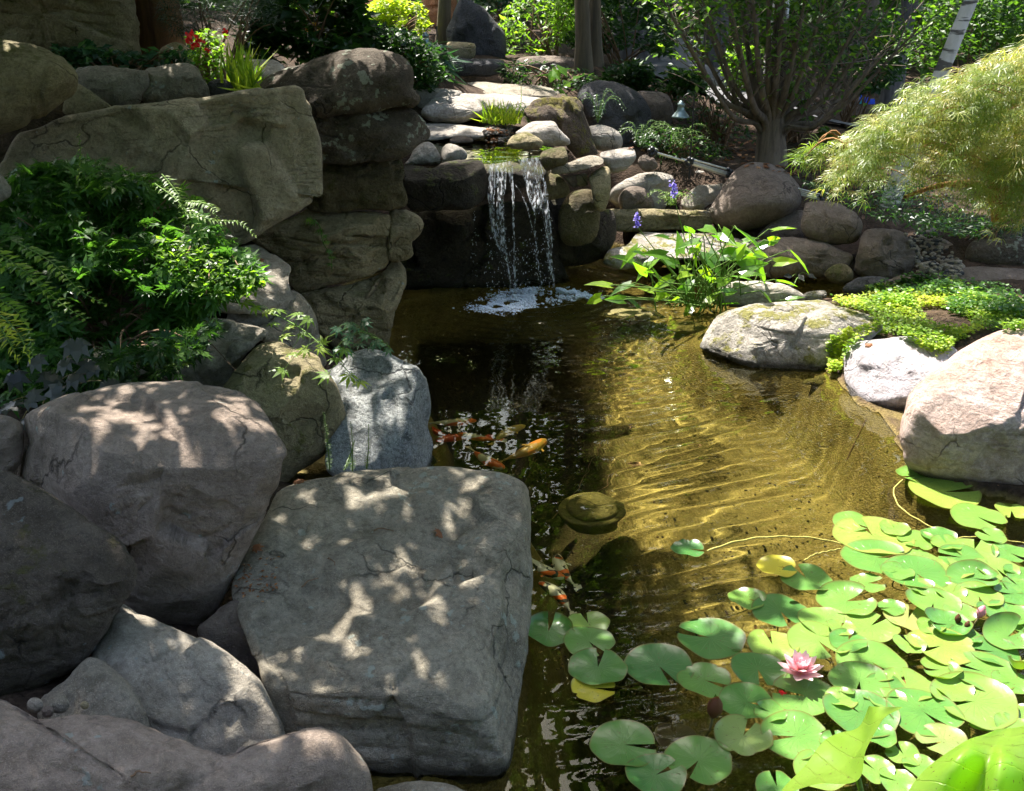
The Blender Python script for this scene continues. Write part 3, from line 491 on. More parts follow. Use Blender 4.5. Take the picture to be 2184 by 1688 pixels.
rock(W, 'black rock low down in the recess right of the waterfall', 'rock', T(2, [(1180, 1330), (1320, 1300), (1500, 1400), (1620, 1400), (1640, 1600), (1500, 1750), (1200, 1750), (1150, 1500)]), ('Y', 1235, 500, 8.4), [(0, 30), (0, 2)], 'wet', R_=.08, facet=.8)
rock('boulder', 'white wedge shaped rock at the left edge of the upper pool', B, T(2, [(240, 1100), (280, 1040), (300, 990), (345, 955), (390, 938), (430, 958), (470, 1020), (497, 1072), (490, 1088), (420, 1096), (330, 1100)]), ('Y', 905, 325, 8.2), [(-20, 50), (0, 15)], 'pale', R_=.05, facet=.7)
rock('stone', 'small cream stone sitting at the front of the upper pool', 'rock', T(2, [(480, 1030), (488, 980), (540, 956), (600, 973), (640, 1000), (660, 1050), (640, 1065), (560, 1072), (495, 1078)]), ('Y', 965, 325, 8.15), [(-30, 45), (10, 8)], 'pale', R_=.04, facet=.8)
rock('stone', 'low brown stone at the back of the upper pool', 'rock', T(2, [(538, 930), (580, 903), (650, 903), (692, 928), (692, 948), (620, 955), (550, 955)]), ('Y', 980, 300, 9.0), [(0, 60), (0, 5)], 'brown', facet=.4)
rock('stone', 'yellowish rounded stone at the right of the upper pool', 'rock', T(2, [(915, 962), (948, 908), (1000, 888), (1060, 882), (1130, 918), (1168, 952), (1135, 988), (1030, 995), (950, 990)]), ('Y', 1120, 302, 8.3), [(-10, 55), (0, 10)], 'olive', R_=.05, facet=.3)
rock('stone', 'white rounded stone leaning against the mossy stump rock', 'rock', T(2, [(975, 888), (1020, 850), (1080, 813), (1150, 806), (1232, 810), (1272, 868), (1335, 930), (1338, 965), (1280, 975), (1160, 970), (1060, 930)]), ('Y', 1150, 280, 8.5), [(-10, 55), (0, 10)], 'pale', R_=.06, facet=.4)
rock('slab', 'thin sunlit flat slab at the back left of the upper pool', 'rock', T(2, [(370, 850), (410, 813), (560, 823), (700, 838), (850, 858), (925, 880), (800, 903), (700, 932), (540, 925), (380, 938)]), (980, 288, 1.06), [(0, 87), (0, 5, (980, 299, 1.02))], 'pale', R_=.02, T_=.2, facet=.3, k=.01)
rock('slab', 'long bright white slab above the upper pool', 'rock', T(2, [(352, 738), (380, 690), (440, 657), (520, 638), (620, 620), (800, 623), (1000, 628), (1150, 636), (1200, 660), (1180, 730), (1000, 780), (840, 790), (720, 795), (600, 825), (500, 825), (400, 815), (350, 775)]), ('Y', 1000, 226, 9.7), [(0, 80), (0, 5)], 'pale', R_=.06, T_=.6, facet=.6, strat=.7)
rock('boulder', 'pinkish rough rock left of the long white slab', B, T(2, [(290, 602), (400, 587), (520, 594), (625, 615), (560, 660), (470, 720), (350, 730), (310, 690), (335, 650)]), ('Y', 925, 205, 10.0), [(0, 70), (0, 10)], 'pale', R_=.05, facet=.8)
rock('slab', 'grey flat slab in shade behind the long white slab', 'rock', T(2, [(540, 590), (700, 543), (900, 553), (1100, 568), (1260, 600), (1230, 650), (1000, 660), (700, 650)]), ('Y', 1080, 188, 11.5), [(0, 86), (0, 5, ('Y', 1080, 198, 11.2))], 'grey', R_=.03, T_=.3, facet=.4)
rock('boulder', 'brown stump shaped rock with orange moss, right of the upper pool', B, T(2, [(1020, 740), (1080, 685), (1150, 648), (1240, 633), (1330, 633), (1390, 648), (1422, 700), (1442, 780), (1467, 850), (1492, 930), (1537, 1010), (1537, 1035), (1440, 1045), (1380, 1062), (1340, 1010), (1290, 940), (1200, 870), (1100, 810)]), ('Y', 1215, 245, 8.7), [(-5, 55), (5, 12), (60, 20, ('Y', 1250, 260, 8.8))], 'moss', R_=.09, T_=.5, facet=1.2, lump=1.6)
rock('boulder', 'smooth tan boulder right of the mossy stump rock', B, T(2, [(1460, 850), (1500, 834), (1545, 830), (1612, 848), (1672, 890), (1692, 950), (1672, 992), (1600, 1005), (1520, 1000), (1480, 940)]), ('Y', 1295, 285, 9.4), [(-5, 55), (5, 5)], 'pale', R_=.1, facet=.3)
rock('stone', 'flat pinkish stone below the smooth tan boulder', 'rock', T(2, [(1535, 1025), (1600, 998), (1700, 983), (1762, 993), (1777, 1050), (1742, 1105), (1680, 1145), (1610, 1152), (1575, 1110)]), ('Y', 1320, 335, 9.2), [(0, 68), (0, 5)], 'pale', R_=.04, facet=.5)
rock('stone', 'small round shaded stone beside the silver tripod head', 'rock', T(2, [(1790, 1085), (1800, 1045), (1840, 1028), (1895, 1050), (1922, 1095), (1905, 1130), (1830, 1140)]), ('Y', 1385, 345, 9.5), [(0, 50), (0, 5)], 'brown', facet=.3)
rock('boulder', 'dark grey pointed boulder behind the mossy stump rock', B, T(2, [(1385, 640), (1430, 568), (1500, 543), (1570, 538), (1680, 558), (1780, 598), (1850, 680), (1880, 760), (1870, 900), (1800, 1000), (1650, 1000), (1480, 900), (1410, 760)]), ('Y', 1320, 225, 10.4), [(0, 45), (-10, 8), (40, 10)], 'char', R_=.15, facet=.8)
rock('boulder', 'low brown boulder right of the dark grey pointed boulder', B, T(2, [(1770, 615), (1860, 603), (1960, 618), (2005, 655), (2030, 760), (1980, 880), (1880, 880), (1830, 720)]), ('Y', 1400, 215, 11.0), [(0, 55), (0, 8)], 'brown', R_=.12, facet=.6)
rock('boulder', 'long sunlit tan boulder above the stone step', B, T(2, [(1610, 1260), (1690, 1200), (1740, 1180), (1850, 1145), (1950, 1147), (2022, 1170), (2035, 1230), (2000, 1300), (1960, 1400), (1880, 1420), (1700, 1400), (1600, 1340)]), ('Y', 1385, 385, 9.5), [(-5, 62), (5, 2)], 'pale', R_=.08, facet=.6)
rock('boulder', 'rounded brown stone in front of the long tan boulder', B, T(2, [(1660, 1330), (1690, 1268), (1750, 1238), (1822, 1248), (1872, 1290), (1898, 1350), (1885, 1400), (1780, 1410), (1680, 1400)]), ('Y', 1350, 415, 9.35), [(0, 55), (0, 5)], 'brown', R_=.06, facet=.4, strat=.4)
rock('boulder', 'cream stone with a dark hollow, behind the purple flower spike', B, T(3, [(110, 1080), (135, 1020), (230, 1003), (312, 1028), (332, 1070), (320, 1110), (240, 1150), (170, 1170), (125, 1135)]), ('Y', 1470, 385, 9.8), [(-40, 45), (10, 0)], 'pale', R_=.06, facet=.8)
rock('boulder', 'grey stone between the fern and the big round brown boulder', B, T(3, [(155, 1200), (195, 1140), (270, 1098), (340, 1090), (410, 1095), (430, 1180), (380, 1260), (280, 1270), (190, 1262)]), ('Y', 1490, 420, 9.4), [(-30, 50), (5, 3)], 'palegrey', R_=.07, facet=.7)
rock('boulder', 'big round brown boulder in front of the many stemmed tree', B, T(3, [(312, 1260), (328, 1210), (370, 1150), (410, 1090), (460, 1020), (540, 970), (640, 960), (730, 985), (800, 1040), (850, 1100), (864, 1150), (857, 1210), (812, 1262), (720, 1315), (600, 1355), (500, 1370), (400, 1355), (335, 1315)]), ('Y', 1590, 430, 8.75), [(-5, 55), (-5, 8), (-45, 20, ('Y', 1540, 450, 8.8))], 'brown', R_=.28, T_=.5, facet=.3, lump=1., cut=.3)
rock('boulder', 'squat grey brown boulder right of the big round boulder', B, T(3, [(862, 1350), (868, 1280), (888, 1210), (950, 1193), (1060, 1197), (1150, 1237), (1202, 1280), (1228, 1340), (1204, 1422), (1130, 1448), (1000, 1448), (895, 1408)]), ('Y', 1765, 475, 8.35), [(0, 55), (0, 3)], 'brown', R_=.12, facet=.7)
rock('stone', 'dark filler stone under the big round brown boulder', 'rock', T(3, [(600, 1400), (680, 1320), (800, 1262), (880, 1250), (880, 1400), (850, 1450), (700, 1460), (600, 1450)]), ('Y', 1680, 495, 8.75), [(0, 50), (0, 3)], 'brown', facet=.5)
rock('boulder', 'wide tan rock at water level behind the pickerel plant', B, T(5, [(930, 260), (980, 200), (1040, 187), (1110, 185), (1250, 188), (1370, 238), (1427, 265), (1412, 315), (1330, 350), (1200, 365), (1050, 365), (940, 340)]), ('Y', 1730, 545, 8.2), [(0, 60), (0, 3)], 'brown', R_=.08, facet=.8, strat=.4)
rock('boulder', 'angular faceted brown rock at the back of the water inlet', B, T(5, [(1425, 330), (1448, 240), (1468, 155), (1550, 138), (1640, 158), (1700, 220), (1722, 290), (1710, 350), (1640, 360), (1580, 370), (1490, 370)]), ('Y', 1880, 540, 8.15), [(10, 60), (-25, 10), (40, 20)], 'brown', R_=.06, facet=1.2, crisp=2.)
rock('stone', 'small round stone with a green mossy top in the inlet', 'rock', T(5, [(1298, 345), (1328, 310), (1370, 297), (1412, 315), (1427, 350), (1405, 385), (1330, 385)]), ('Y', 1790, 580, 7.95), [(0, 60), (0, 5)], 'darkmoss', facet=.2)
rock('boulder', 'grey green boulder at the right edge above the ground cover', B, T(5, [(1920, 290), (1928, 220), (1990, 178), (2100, 152), (2184, 148), (2320, 165), (2400, 330), (2184, 360), (2050, 345)]), ('Y', 2140, 520, 8.3), [(0, 55), (0, 5)], 'dark', R_=.15, facet=.6)
rock('stone', 'pinkish rock lying on gravel left of the right edge boulder', 'rock', T(5, [(1735, 245), (1748, 190), (1830, 187), (1895, 228), (1925, 262), (1865, 305), (1780, 300)]), ('Y', 2010, 535, 8.5), [(0, 60), (-10, 5)], 'pink', facet=1.)
rock('stone', 'small white rock at the top of the gravel patch', 'rock', T(5, [(1665, 180), (1690, 145), (1720, 150), (1740, 185), (1715, 200)]), ('Y', 1955, 502, 8.9), [(0, 55), (0, 5)], 'pale', facet=.9, res=3)
rock('stone', 'small dark rock below the pinkish rock on gravel', 'rock', T(5, [(1815, 325), (1840, 298), (1900, 290), (1925, 318), (1900, 340), (1840, 345)]), ('Y', 2030, 572, 8.2), [(0, 60), (0, 5)], 'grey', facet=.5, res=3)
rock('stone', 'grey pebble sized rock left of the small dark rock', 'rock', T(5, [(1715, 330), (1735, 292), (1790, 288), (1822, 320), (1800, 350), (1740, 355)]), ('Y', 1985, 575, 8.1), [(0, 60), (0, 5)], 'grey', facet=.5, res=3)
rock('stone', 'low flat wet rock at the near side of the inlet', 'rock', T(5, [(1380, 412), (1430, 368), (1500, 353), (1580, 363), (1622, 382), (1590, 440), (1500, 450), (1420, 440)]), ('Y', 1855, 612, 7.8), [(0, 70), (0, 5)], 'char', facet=.8)
rock('stone', 'long low dark rock between the inlet and the ground cover', 'rock', T(5, [(1530, 420), (1600, 360), (1700, 345), (1800, 350), (1860, 380), (1800, 440), (1650, 450)]), ('Y', 1950, 605, 7.8), [(0, 70), (0, 5)], 'brown', facet=.7)
rock('stone', 'broad dark brown rock in shade above the ground cover', 'rock', T(5, [(1770, 385), (1880, 320), (2050, 315), (2200, 330), (2400, 430), (2300, 520), (2100, 480), (1900, 430)]), ('Y', 2090, 605, 7.9), [(0, 72), (0, 5)], 'brown', facet=.6)
rock('slab', 'long rectangular stone step with a lit top edge', 'rock', T(5, [(250, 70), (330, 58), (500, 57), (780, 60), (840, 80), (840, 150), (790, 156), (680, 152), (450, 154), (330, 150), (260, 130)]), ('Y', 1400, 457, 9.15), [(0, 84), (0, 4)], 'olive', R_=.025, T_=.4, facet=.25, k=.012)
rock('slab', 'flat overhanging slab with moss at its left tip, behind the pickerel plant', 'rock', T(5, [(312, 292), (340, 238), (420, 213), (470, 162), (560, 153), (700, 158), (800, 168), (915, 188), (1000, 230), (960, 280), (760, 285), (600, 285), (450, 318), (380, 322), (318, 304)]), (1400, 550, .22), [(0, 86), (0, 5, (1400, 553, .2))], 'mossrock', R_=.025, T_=.3, facet=.5, strat=.5, k=.012)
rock('slab', 'half hidden pale rock under the pickerel plant stems', 'rock', T(5, [(820, 440), (850, 388), (1000, 375), (1130, 397), (1215, 455), (1100, 490), (850, 490)]), ('Y', 1620, 615, 7.5), [(0, 72), (0, 5)], 'pale', R_=.05, facet=.6)
rock('stone', 'wet mossy stone in the inlet right of the pickerel plant', 'rock', T(5, [(1205, 440), (1230, 422), (1300, 420), (1305, 445), (1270, 460), (1215, 458)]), ('Y', 1738, 628, 7.55), [(0, 70), (0, 5)], 'mossrock', facet=.4, res=3)
rock('boulder', 'flat sunlit boulder with moss and lichen at the right water edge', B, T(5, [(750, 640), (770, 600), (790, 572), (830, 528), (900, 498), (1000, 473), (1120, 460), (1280, 458), (1350, 488), (1440, 508), (1533, 545), (1560, 590), (1500, 640), (1440, 700), (1370, 760), (1310, 800), (1180, 810), (1080, 800), (1000, 780), (900, 740), (820, 710), (745, 680)]), (1650, 705, .24), [(0, 85), (-5, 28, (1650, 785, 0.)), (-50, 45, (1530, 700, .15))], 'mossrock', R_=.06, T_=.5, facet=.45, strat=.4, k=.03, res=4)
rock('boulder', 'white and mauve boulder right of the flat mossy boulder', B, T(5, [(1380, 750), (1392, 690), (1430, 648), (1500, 633), (1620, 623), (1720, 618), (1830, 650), (1900, 720), (1800, 850), (1720, 950), (1660, 1050), (1560, 1030), (1480, 980), (1415, 920), (1390, 850)]), (1870, 850, .09), [(-12, 62), (10, 10, (1890, 885, .0)), (-60, 40, (1815, 800, .1))], 'purple', R_=.09, T_=.5, facet=.35, cut=1.2)
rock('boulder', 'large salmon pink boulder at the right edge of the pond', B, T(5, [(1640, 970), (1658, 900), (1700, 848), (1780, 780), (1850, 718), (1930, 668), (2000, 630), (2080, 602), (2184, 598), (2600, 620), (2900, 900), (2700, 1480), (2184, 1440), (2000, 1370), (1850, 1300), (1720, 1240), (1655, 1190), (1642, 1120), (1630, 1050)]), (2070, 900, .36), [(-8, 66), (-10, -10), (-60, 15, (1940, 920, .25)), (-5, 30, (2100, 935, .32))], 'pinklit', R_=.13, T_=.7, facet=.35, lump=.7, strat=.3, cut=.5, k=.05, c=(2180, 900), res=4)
for (x, y, rx, ry, dz, lb) in [(1248, 855, 52, 26, -.06, 'flat green submerged stone nearest the flat mossy boulder'), (1302, 830, 52, 26, -.04, 'oval green stone just under water, topmost of the three'), (1340, 895, 56, 36, -.1, 'round olive submerged stone below the white and mauve boulder')]:
    a = np.linspace(0, 2 * math.pi, 12)[:-1]; rock('stone', lb, 'rock', T(5, np.c_[x + rx * np.cos(a), y + ry * np.sin(a)]), tuple(T(5, [(x, y)])[0]) + (dz,), [(0, 60), (0, 5)], 'algae', facet=.3, res=4)
rock('stone', 'flat brown stone awash at the left foot of the pickerel plant', 'rock', T(5, [(300, 520), (380, 495), (480, 500), (560, 525), (590, 560), (500, 585), (380, 580), (310, 555)]), (1330, 675, .0), [(0, 86), (0, 20)], 'algae', R_=.03, facet=.4)
rock('stone', 'submerged brown stone in front of the pickerel plant', 'rock', T(5, [(600, 590), (660, 560), (740, 570), (780, 610), (740, 650), (640, 650)]), (1465, 708, -.02), [(0, 82), (0, 20)], 'algae', R_=.03, facet=.4)
# --- far rocks
rock('boulder', 'tall dark triangular boulder at the top centre', B, T(2, [(505, 215), (540, 125), (590, 10), (615, -40), (660, -20), (700, 28), (780, 68), (832, 130), (882, 190), (907, 240), (915, 330), (900, 410), (820, 430), (640, 420), (540, 330)]), ('Y', 1015, 60, 13), [(0, 20), (-25, 8), (40, 10)], 'char', R_=.15, T_=.9, facet=1.)
rock('bench_stone', 'block of tan stone in front of the dark triangular boulder', 'rock', T(2, [(520, 290), (545, 278), (620, 280), (700, 290), (714, 320), (700, 385), (620, 398), (535, 380)]), ('Y', 985, 100, 12.3), [(0, 75), (0, 3)], 'olive', R_=.05, facet=.4)
rock('slab', 'dark stone ledge below the tan block', 'rock', T(2, [(520, 395), (700, 390), (880, 400), (900, 450), (860, 500), (700, 510), (540, 500)]), ('Y', 1010, 135, 12.0), [(0, 75), (0, 3)], 'char', R_=.05, facet=.5)
rock('slab', 'brown stone ledge under the two dark posts', 'rock', T(2, [(980, 400), (1060, 375), (1200, 370), (1380, 395), (1395, 450), (1300, 490), (1100, 480), (1000, 450)]), ('Y', 1165, 130, 12.8), [(0, 72), (0, 3)], 'brown', R_=.05, facet=.6)
rock('boulder', 'bright orange weathered rock at the top edge', B, T(2, [(335, 150), (350, 60), (365, -60), (480, -120), (580, -80), (590, 60), (540, 150), (490, 210), (420, 180)]), ('Y', 930, 20, 15.5), [(0, 25), (-30, 5), (40, 5)], 'orange', R_=.15, facet=1.4)
rock('boulder', 'reddish rock at the top edge behind yellow green shrubs', B, T(1, [(1880, 60), (1900, -40), (2000, -60), (2150, -40), (2180, 40), (2100, 80), (1950, 90)]), ('Y', 810, 10, 17), [(0, 40), (0, 5)], 'orange', R_=.2, facet=.8)
# ------------------------------------------------------------ ray tests against the solid scene
_v, _f, n0 = [], [], 0
for (V, Q, tr) in ROCKS:
    _v.append(V); _f += (Q + n0).tolist(); _f += (tr + n0).tolist(); n0 += len(V)
_gs = (GV[Gq[:, 0], 0] > -14) & (GV[Gq[:, 0], 0] < 25) & (GV[Gq[:, 0], 1] < 45) & (GV[Gq[:, 0], 1] > 0)
_v.append(GV); _f += (Gq[_gs] + n0).tolist()
BV = BVHTree.FromPolygons(np.vstack(_v).tolist(), _f)
def hit(px, py, water=True):
    d = ray(px, py); d = d / np.linalg.norm(d); h = BV.ray_cast(CAM.tolist(), d.tolist())
    if h[0] is None: return PY(px, py, 20), np.array([0, 0, 1.])
    p, n = np.array(h[0]), np.array(h[1])
    if water and p[2] < 0: return PZ(px, py, 0.), np.array([0, 0, 1.])
    if n @ d > 0: n = -n
    return p, n

# ------------------------------------------------------------ leaves
def leaf_mat(name, ca, cb, cc=None, trans=.45, rough=.45, spec=.28, tcol=None):
    m, nt, b, out = newmat(name); at = nd(nt, 'Attribute', attribute_name='tint'); f = at.outputs['Fac']
    geo = nd(nt, 'NewGeometry')
    n = nd(nt, 'TexNoise', {'Vector': geo.outputs['Position'], 'Scale': 40., 'Detail': 2.}).outputs['Fac']
    col = ramp(nt, math_(nt, 'ADD', f, math_(nt, 'MULTIPLY', math_(nt, 'SUBTRACT', n, .5), .25)), [(.05, ca), (.6, cb), (1., cc or cb)])
    nt.links.new(col, b.inputs['Base Color']); b.inputs['Roughness'].default_value = rough; b.inputs['Specular IOR Level'].default_value = spec
    tr = nd(nt, 'BsdfTranslucent', {'Color': mix(nt, 1., col, tcol or (2.3, 2.5, .9), 'MULTIPLY')})
    mx = nd(nt, 'MixShader', {0: trans, 1: b.outputs[0], 2: tr.outputs[0]}); nt.links.new(mx.outputs[0], out.inputs[0]); return m
LM = {
 'canopy': leaf_mat('leaf_canopy', (.03, .06, .012), (.06, .11, .02), (.10, .16, .03), .35),
 'deep': leaf_mat('leaf_deep_green', (.012, .035, .010), (.03, .075, .015), (.07, .14, .025), .4, .35),
 'maple': leaf_mat('leaf_maple_green', (.03, .08, .018), (.075, .17, .03), (.22, .33, .04), .45, .35),
 'mid': leaf_mat('leaf_mid_green', (.03, .07, .012), (.07, .14, .02), (.14, .22, .03), .45),
 'bright': leaf_mat('leaf_bright_green', (.07, .14, .015), (.15, .25, .03), (.28, .36, .05), .5),
 'lime': leaf_mat('leaf_yellow_green', (.14, .20, .02), (.28, .34, .04), (.45, .45, .07), .5),
 'lace': leaf_mat('leaf_lace_maple', (.09, .15, .03), (.20, .26, .055), (.36, .31, .10), .5, .38, .35, (1.6, 1.75, .55)),
 'blue': leaf_mat('leaf_blue_green', (.015, .05, .03), (.04, .10, .05), (.09, .16, .08), .35, .35),
 'grass': leaf_mat('blade_grass', (.08, .15, .02), (.2, .28, .03), (.35, .38, .06), .5),
 'needle': leaf_mat('needle_blue_green', (.012, .03, .02), (.04, .08, .05), (.16, .22, .12), .25),
 'heuch': leaf_mat('leaf_silver_purple', (.02, .022, .02), (.045, .05, .042), (.09, .085, .07), .25, .3),
 'jenny': leaf_mat('leaf_creeping_jenny', (.07, .15, .015), (.20, .29, .03), (.44, .47, .06), .45),
 'pick': leaf_mat('leaf_pickerel', (.06, .15, .02), (.12, .25, .03), (.24, .36, .04), .55, .25, .5, (2.0, 2.2, .5)),
 'dry': leaf_mat('leaf_dry_brown', (.12, .045, .02), (.24, .10, .045), (.40, .22, .12), .3, .6),
 'red': leaf_mat('petal_red', (.5, .01, .01), (.7, .02, .02), (.8, .06, .05), .4, .5, .3, (1.2, 1, 1)),
 'yellowf': leaf_mat('petal_yellow', (.7, .4, .02), (.8, .55, .03), None, .4, .5, .3, (1.2, 1, 1)),
 'violet': leaf_mat('petal_violet', (.16, .12, .5), (.28, .22, .7), (.5, .45, .85), .4, .5, .3, (1.2, 1.2, 1.2)),
 'pinkp': leaf_mat('petal_pink', (.75, .30, .38), (.85, .48, .52), (.9, .66, .68), .45, .45, .4, (1.1, 1.1, 1.1)),
}
def bark(name, a, b_, scale=8., stretch=.15, peel=0):
    m, nt, b, out = newmat(name); tc = nd(nt, 'NewGeometry'); mp = nd(nt, 'Mapping', {'Vector': tc.outputs['Position'], 'Scale': (1, 1, stretch)})
    n = nd(nt, 'TexNoise', {'Vector': mp.outputs[0], 'Scale': scale, 'Detail': 7., 'Roughness': .7}).outputs['Fac']
    col = ramp(nt, n, [(.35, a), (.6, b_)])
    if peel:
        mp2 = nd(nt, 'Mapping', {'Vector': tc.outputs['Position'], 'Scale': (1, 1, 6)}); n2 = nd(nt, 'TexNoise', {'Vector': mp2.outputs[0], 'Scale': 3., 'Detail': 4.}).outputs['Fac']
        col = mix(nt, ramp(nt, n2, [(.53, 0.), (.58, .9)]), col, (.05, .04, .035))
    nt.links.new(col, b.inputs['Base Color']); b.inputs['Roughness'].default_value = .9
    bp = nd(nt, 'Bump', {'Height': n, 'Strength': .9, 'Distance': .02}); nt.links.new(bp.outputs[0], b.inputs['Normal']); return m
BK = {'brown': bark('bark_brown', (.055, .04, .03), (.18, .135, .10), 14), 'grey': bark('bark_grey', (.045, .038, .033), (.125, .11, .10), 9), 'birch': bark('bark_birch', (.42, .38, .35), (.62, .58, .54), 6, .3, 1),
      'red': bark('bark_reddish', (.09, .04, .02), (.30, .14, .06), 7), 'twig': bark('twig_brown', (.10, .055, .03), (.22, .13, .07), 20), 'orange': bark('branch_orange', (.16, .07, .02), (.32, .16, .05), 20),
      'stem': bark('stem_green', (.07, .14, .02), (.14, .24, .04), 20), 'post': bark('bark_post', (.05, .04, .025), (.14, .105, .06), 10, .1), 'petiole': bark('stem_brown_green', (.10, .09, .03), (.2, .16, .06), 20), 'ystem': bark('stem_yellow', (.30, .27, .05), (.42, .36, .09), 20)}

def tmpl(kind):
    if kind == 'oval': v = [(0, 0, 0), (.45, .27, .05), (1, 0, -.1), (.45, -.27, .05), (.5, 0, -.02)]; f = [(0, 4, 1), (1, 4, 2), (0, 3, 4), (4, 3, 2)]
    elif kind == 'narrow': v = [(0, 0, 0), (.4, .11, .02), (1, 0, -.16), (.4, -.11, .02)]; f = [(0, 3, 1), (1, 3, 2)]
    elif kind == 'blade': v = [(0, .03, 0), (0, -.03, 0), (.5, .03, .03), (.5, -.03, .03), (1, 0, -.12)]; f = [(0, 1, 2), (2, 1, 3), (2, 3, 4)]
    elif kind == 'needle': v = [(0, .02, 0), (0, -.02, 0), (1, 0, -.05)]; f = [(0, 1, 2)]
    elif kind == 'round':
        v = [(0, 0, 0)] + [(.5 + .5 * math.cos(a), .5 * math.sin(a), .06 * math.cos(2 * a)) for a in np.linspace(-2.6, 2.6, 7)]; f = [(0, i, i + 1) for i in range(1, 7)]
    elif kind in ('palm', 'lobed'):
        v = [(0, 0, 0)]; f = []; A = [-125, -78, -38, 0, 38, 78, 125]
        for a in A:
            l = {0: 1., 38: .9, 78: .68, 125: .4}[abs(a)]; wd = .13 if kind == 'palm' else .26; a = R(a); c_, s_ = math.cos(a), math.sin(a); i = len(v)
            for (x, y, z) in ((.45 * l, wd * l, .03), (l, 0, -.14), (.45 * l, -wd * l, .03)): v.append((x * c_ - y * s_, x * s_ + y * c_, z))
            f += [(0, i + 2, i), (i, i + 2, i + 1)]
    elif kind == 'tuft':     # drooping very narrow blades of a lace leaf maple
        v = []; f = []
        for a in (-80, -52, -26, 0, 26, 52, 80):
            l = 1. - abs(a) / 200; a = R(a); c_, s_ = math.cos(a), math.sin(a); i = len(v)
            for (x, y, z) in ((0, .009, 0), (0, -.009, 0), (.38 * l, .020, .05), (.38 * l, -.020, .05), (.72 * l, .015, -.05), (.72 * l, -.015, -.05), (l, 0, -.3)): v.append((x * c_ - y * s_, x * s_ + y * c_, z))
            f += [(i, i + 1, i + 2), (i + 2, i + 1, i + 3), (i + 2, i + 3, i + 4), (i + 4, i + 3, i + 5), (i + 4, i + 5, i + 6)]
    return np.array(v, float), np.array(f, int)
def unit(a): return a / (np.linalg.norm(a, axis=-1, keepdims=True) + 1e-9)
def leaf_mesh(name, kind, pos, nrm, tan, size, tint, mat):
    tv, tf = tmpl(kind); pos = np.asarray(pos, float); n = len(pos)
    z = unit(nrm); x = unit(tan - (tan * z).sum(-1, keepdims=True) * z); y = np.cross(z, x)
    size = np.broadcast_to(size, (n,))
    V = pos[:, None] + size[:, None, None] * (tv[None, :, 0:1] * x[:, None] + tv[None, :, 1:2] * y[:, None] + tv[None, :, 2:3] * z[:, None])
    Fc = tf[None] + (np.arange(n) * len(tv))[:, None, None]
    return mesh_arrays(name, V.reshape(-1, 3), Fc.reshape(-1, 3), mat, False, {'tint': np.repeat(np.clip(tint, 0, 1), len(tv))})
def rnd(n, rg=RNG): return unit(rg.normal(size=(n, 3)))
def sunny(n, up=1., rg=RNG): return unit(rnd(n, rg) * .75 + np.array([0, 0, up]))
def tubes(name, paths, mat, sides=5):
    """paths: list of (points, r0, r1) -> one mesh"""
    Vs, Fs, n0 = [], [], 0
    for P, r0, r1 in paths:
        P = np.asarray(P, float); m = len(P); tg = unit(np.gradient(P, axis=0)); a = np.cross(tg, [0.31, .22, .93]); a = unit(a); b = np.cross(tg, a)
        th = np.arange(sides) * 2 * math.pi / sides; r = np.linspace(r0, r1, m) if np.isscalar(r0) else np.asarray(r0)
        V = P[:, None] + r[:, None, None] * (np.cos(th)[None, :, None] * a[:, None] + np.sin(th)[None, :, None] * b[:, None])
        I = n0 + np.arange(m * sides).reshape(m, sides); Vs.append(V.reshape(-1, 3)); Fs.append(np.stack([I[:-1], np.roll(I[:-1], -1, 1), np.roll(I[1:], -1, 1), I[1:]], -1).reshape(-1, 4)); n0 += m * sides
    return mesh_arrays(name, np.vstack(Vs), np.vstack(Fs), mat)
def arc(a, b, sag=.2, n=8, side=None):
    a, b = np.asarray(a, float), np.asarray(b, float); t = np.linspace(0, 1, n)[:, None]; p = a + (b - a) * t
    return p + (np.array([0, 0, 1.]) if side is None else side) * (4 * t * (1 - t) * sag)
def cloud(poly, n, Y, th, clump=0, thr=-.1, rg=RNG, ygrad=0.):
    """points through the volume behind an outline: Y distance (at polygon mid height), th depth"""
    poly = np.asarray(poly, float); x0, y0 = poly.min(0); x1, y1 = poly.max(0); out = []; tot = 0
    while tot < n:
        q = rg.random((n * 2, 2)) * [x1 - x0, y1 - y0] + [x0, y0]; q = q[inpoly(q, poly)]
        P = PY(q[:, 0], q[:, 1], 1.) - CAM; yy = Y + th * rg.random(len(q)) + ygrad * ((y0 + y1) / 2 - q[:, 1])
        P = CAM + P * yy[:, None]
        if clump: P = P[noise(P * clump, 77) > thr]
        out.append(P); tot += len(P)
    return np.vstack(out)[:n]

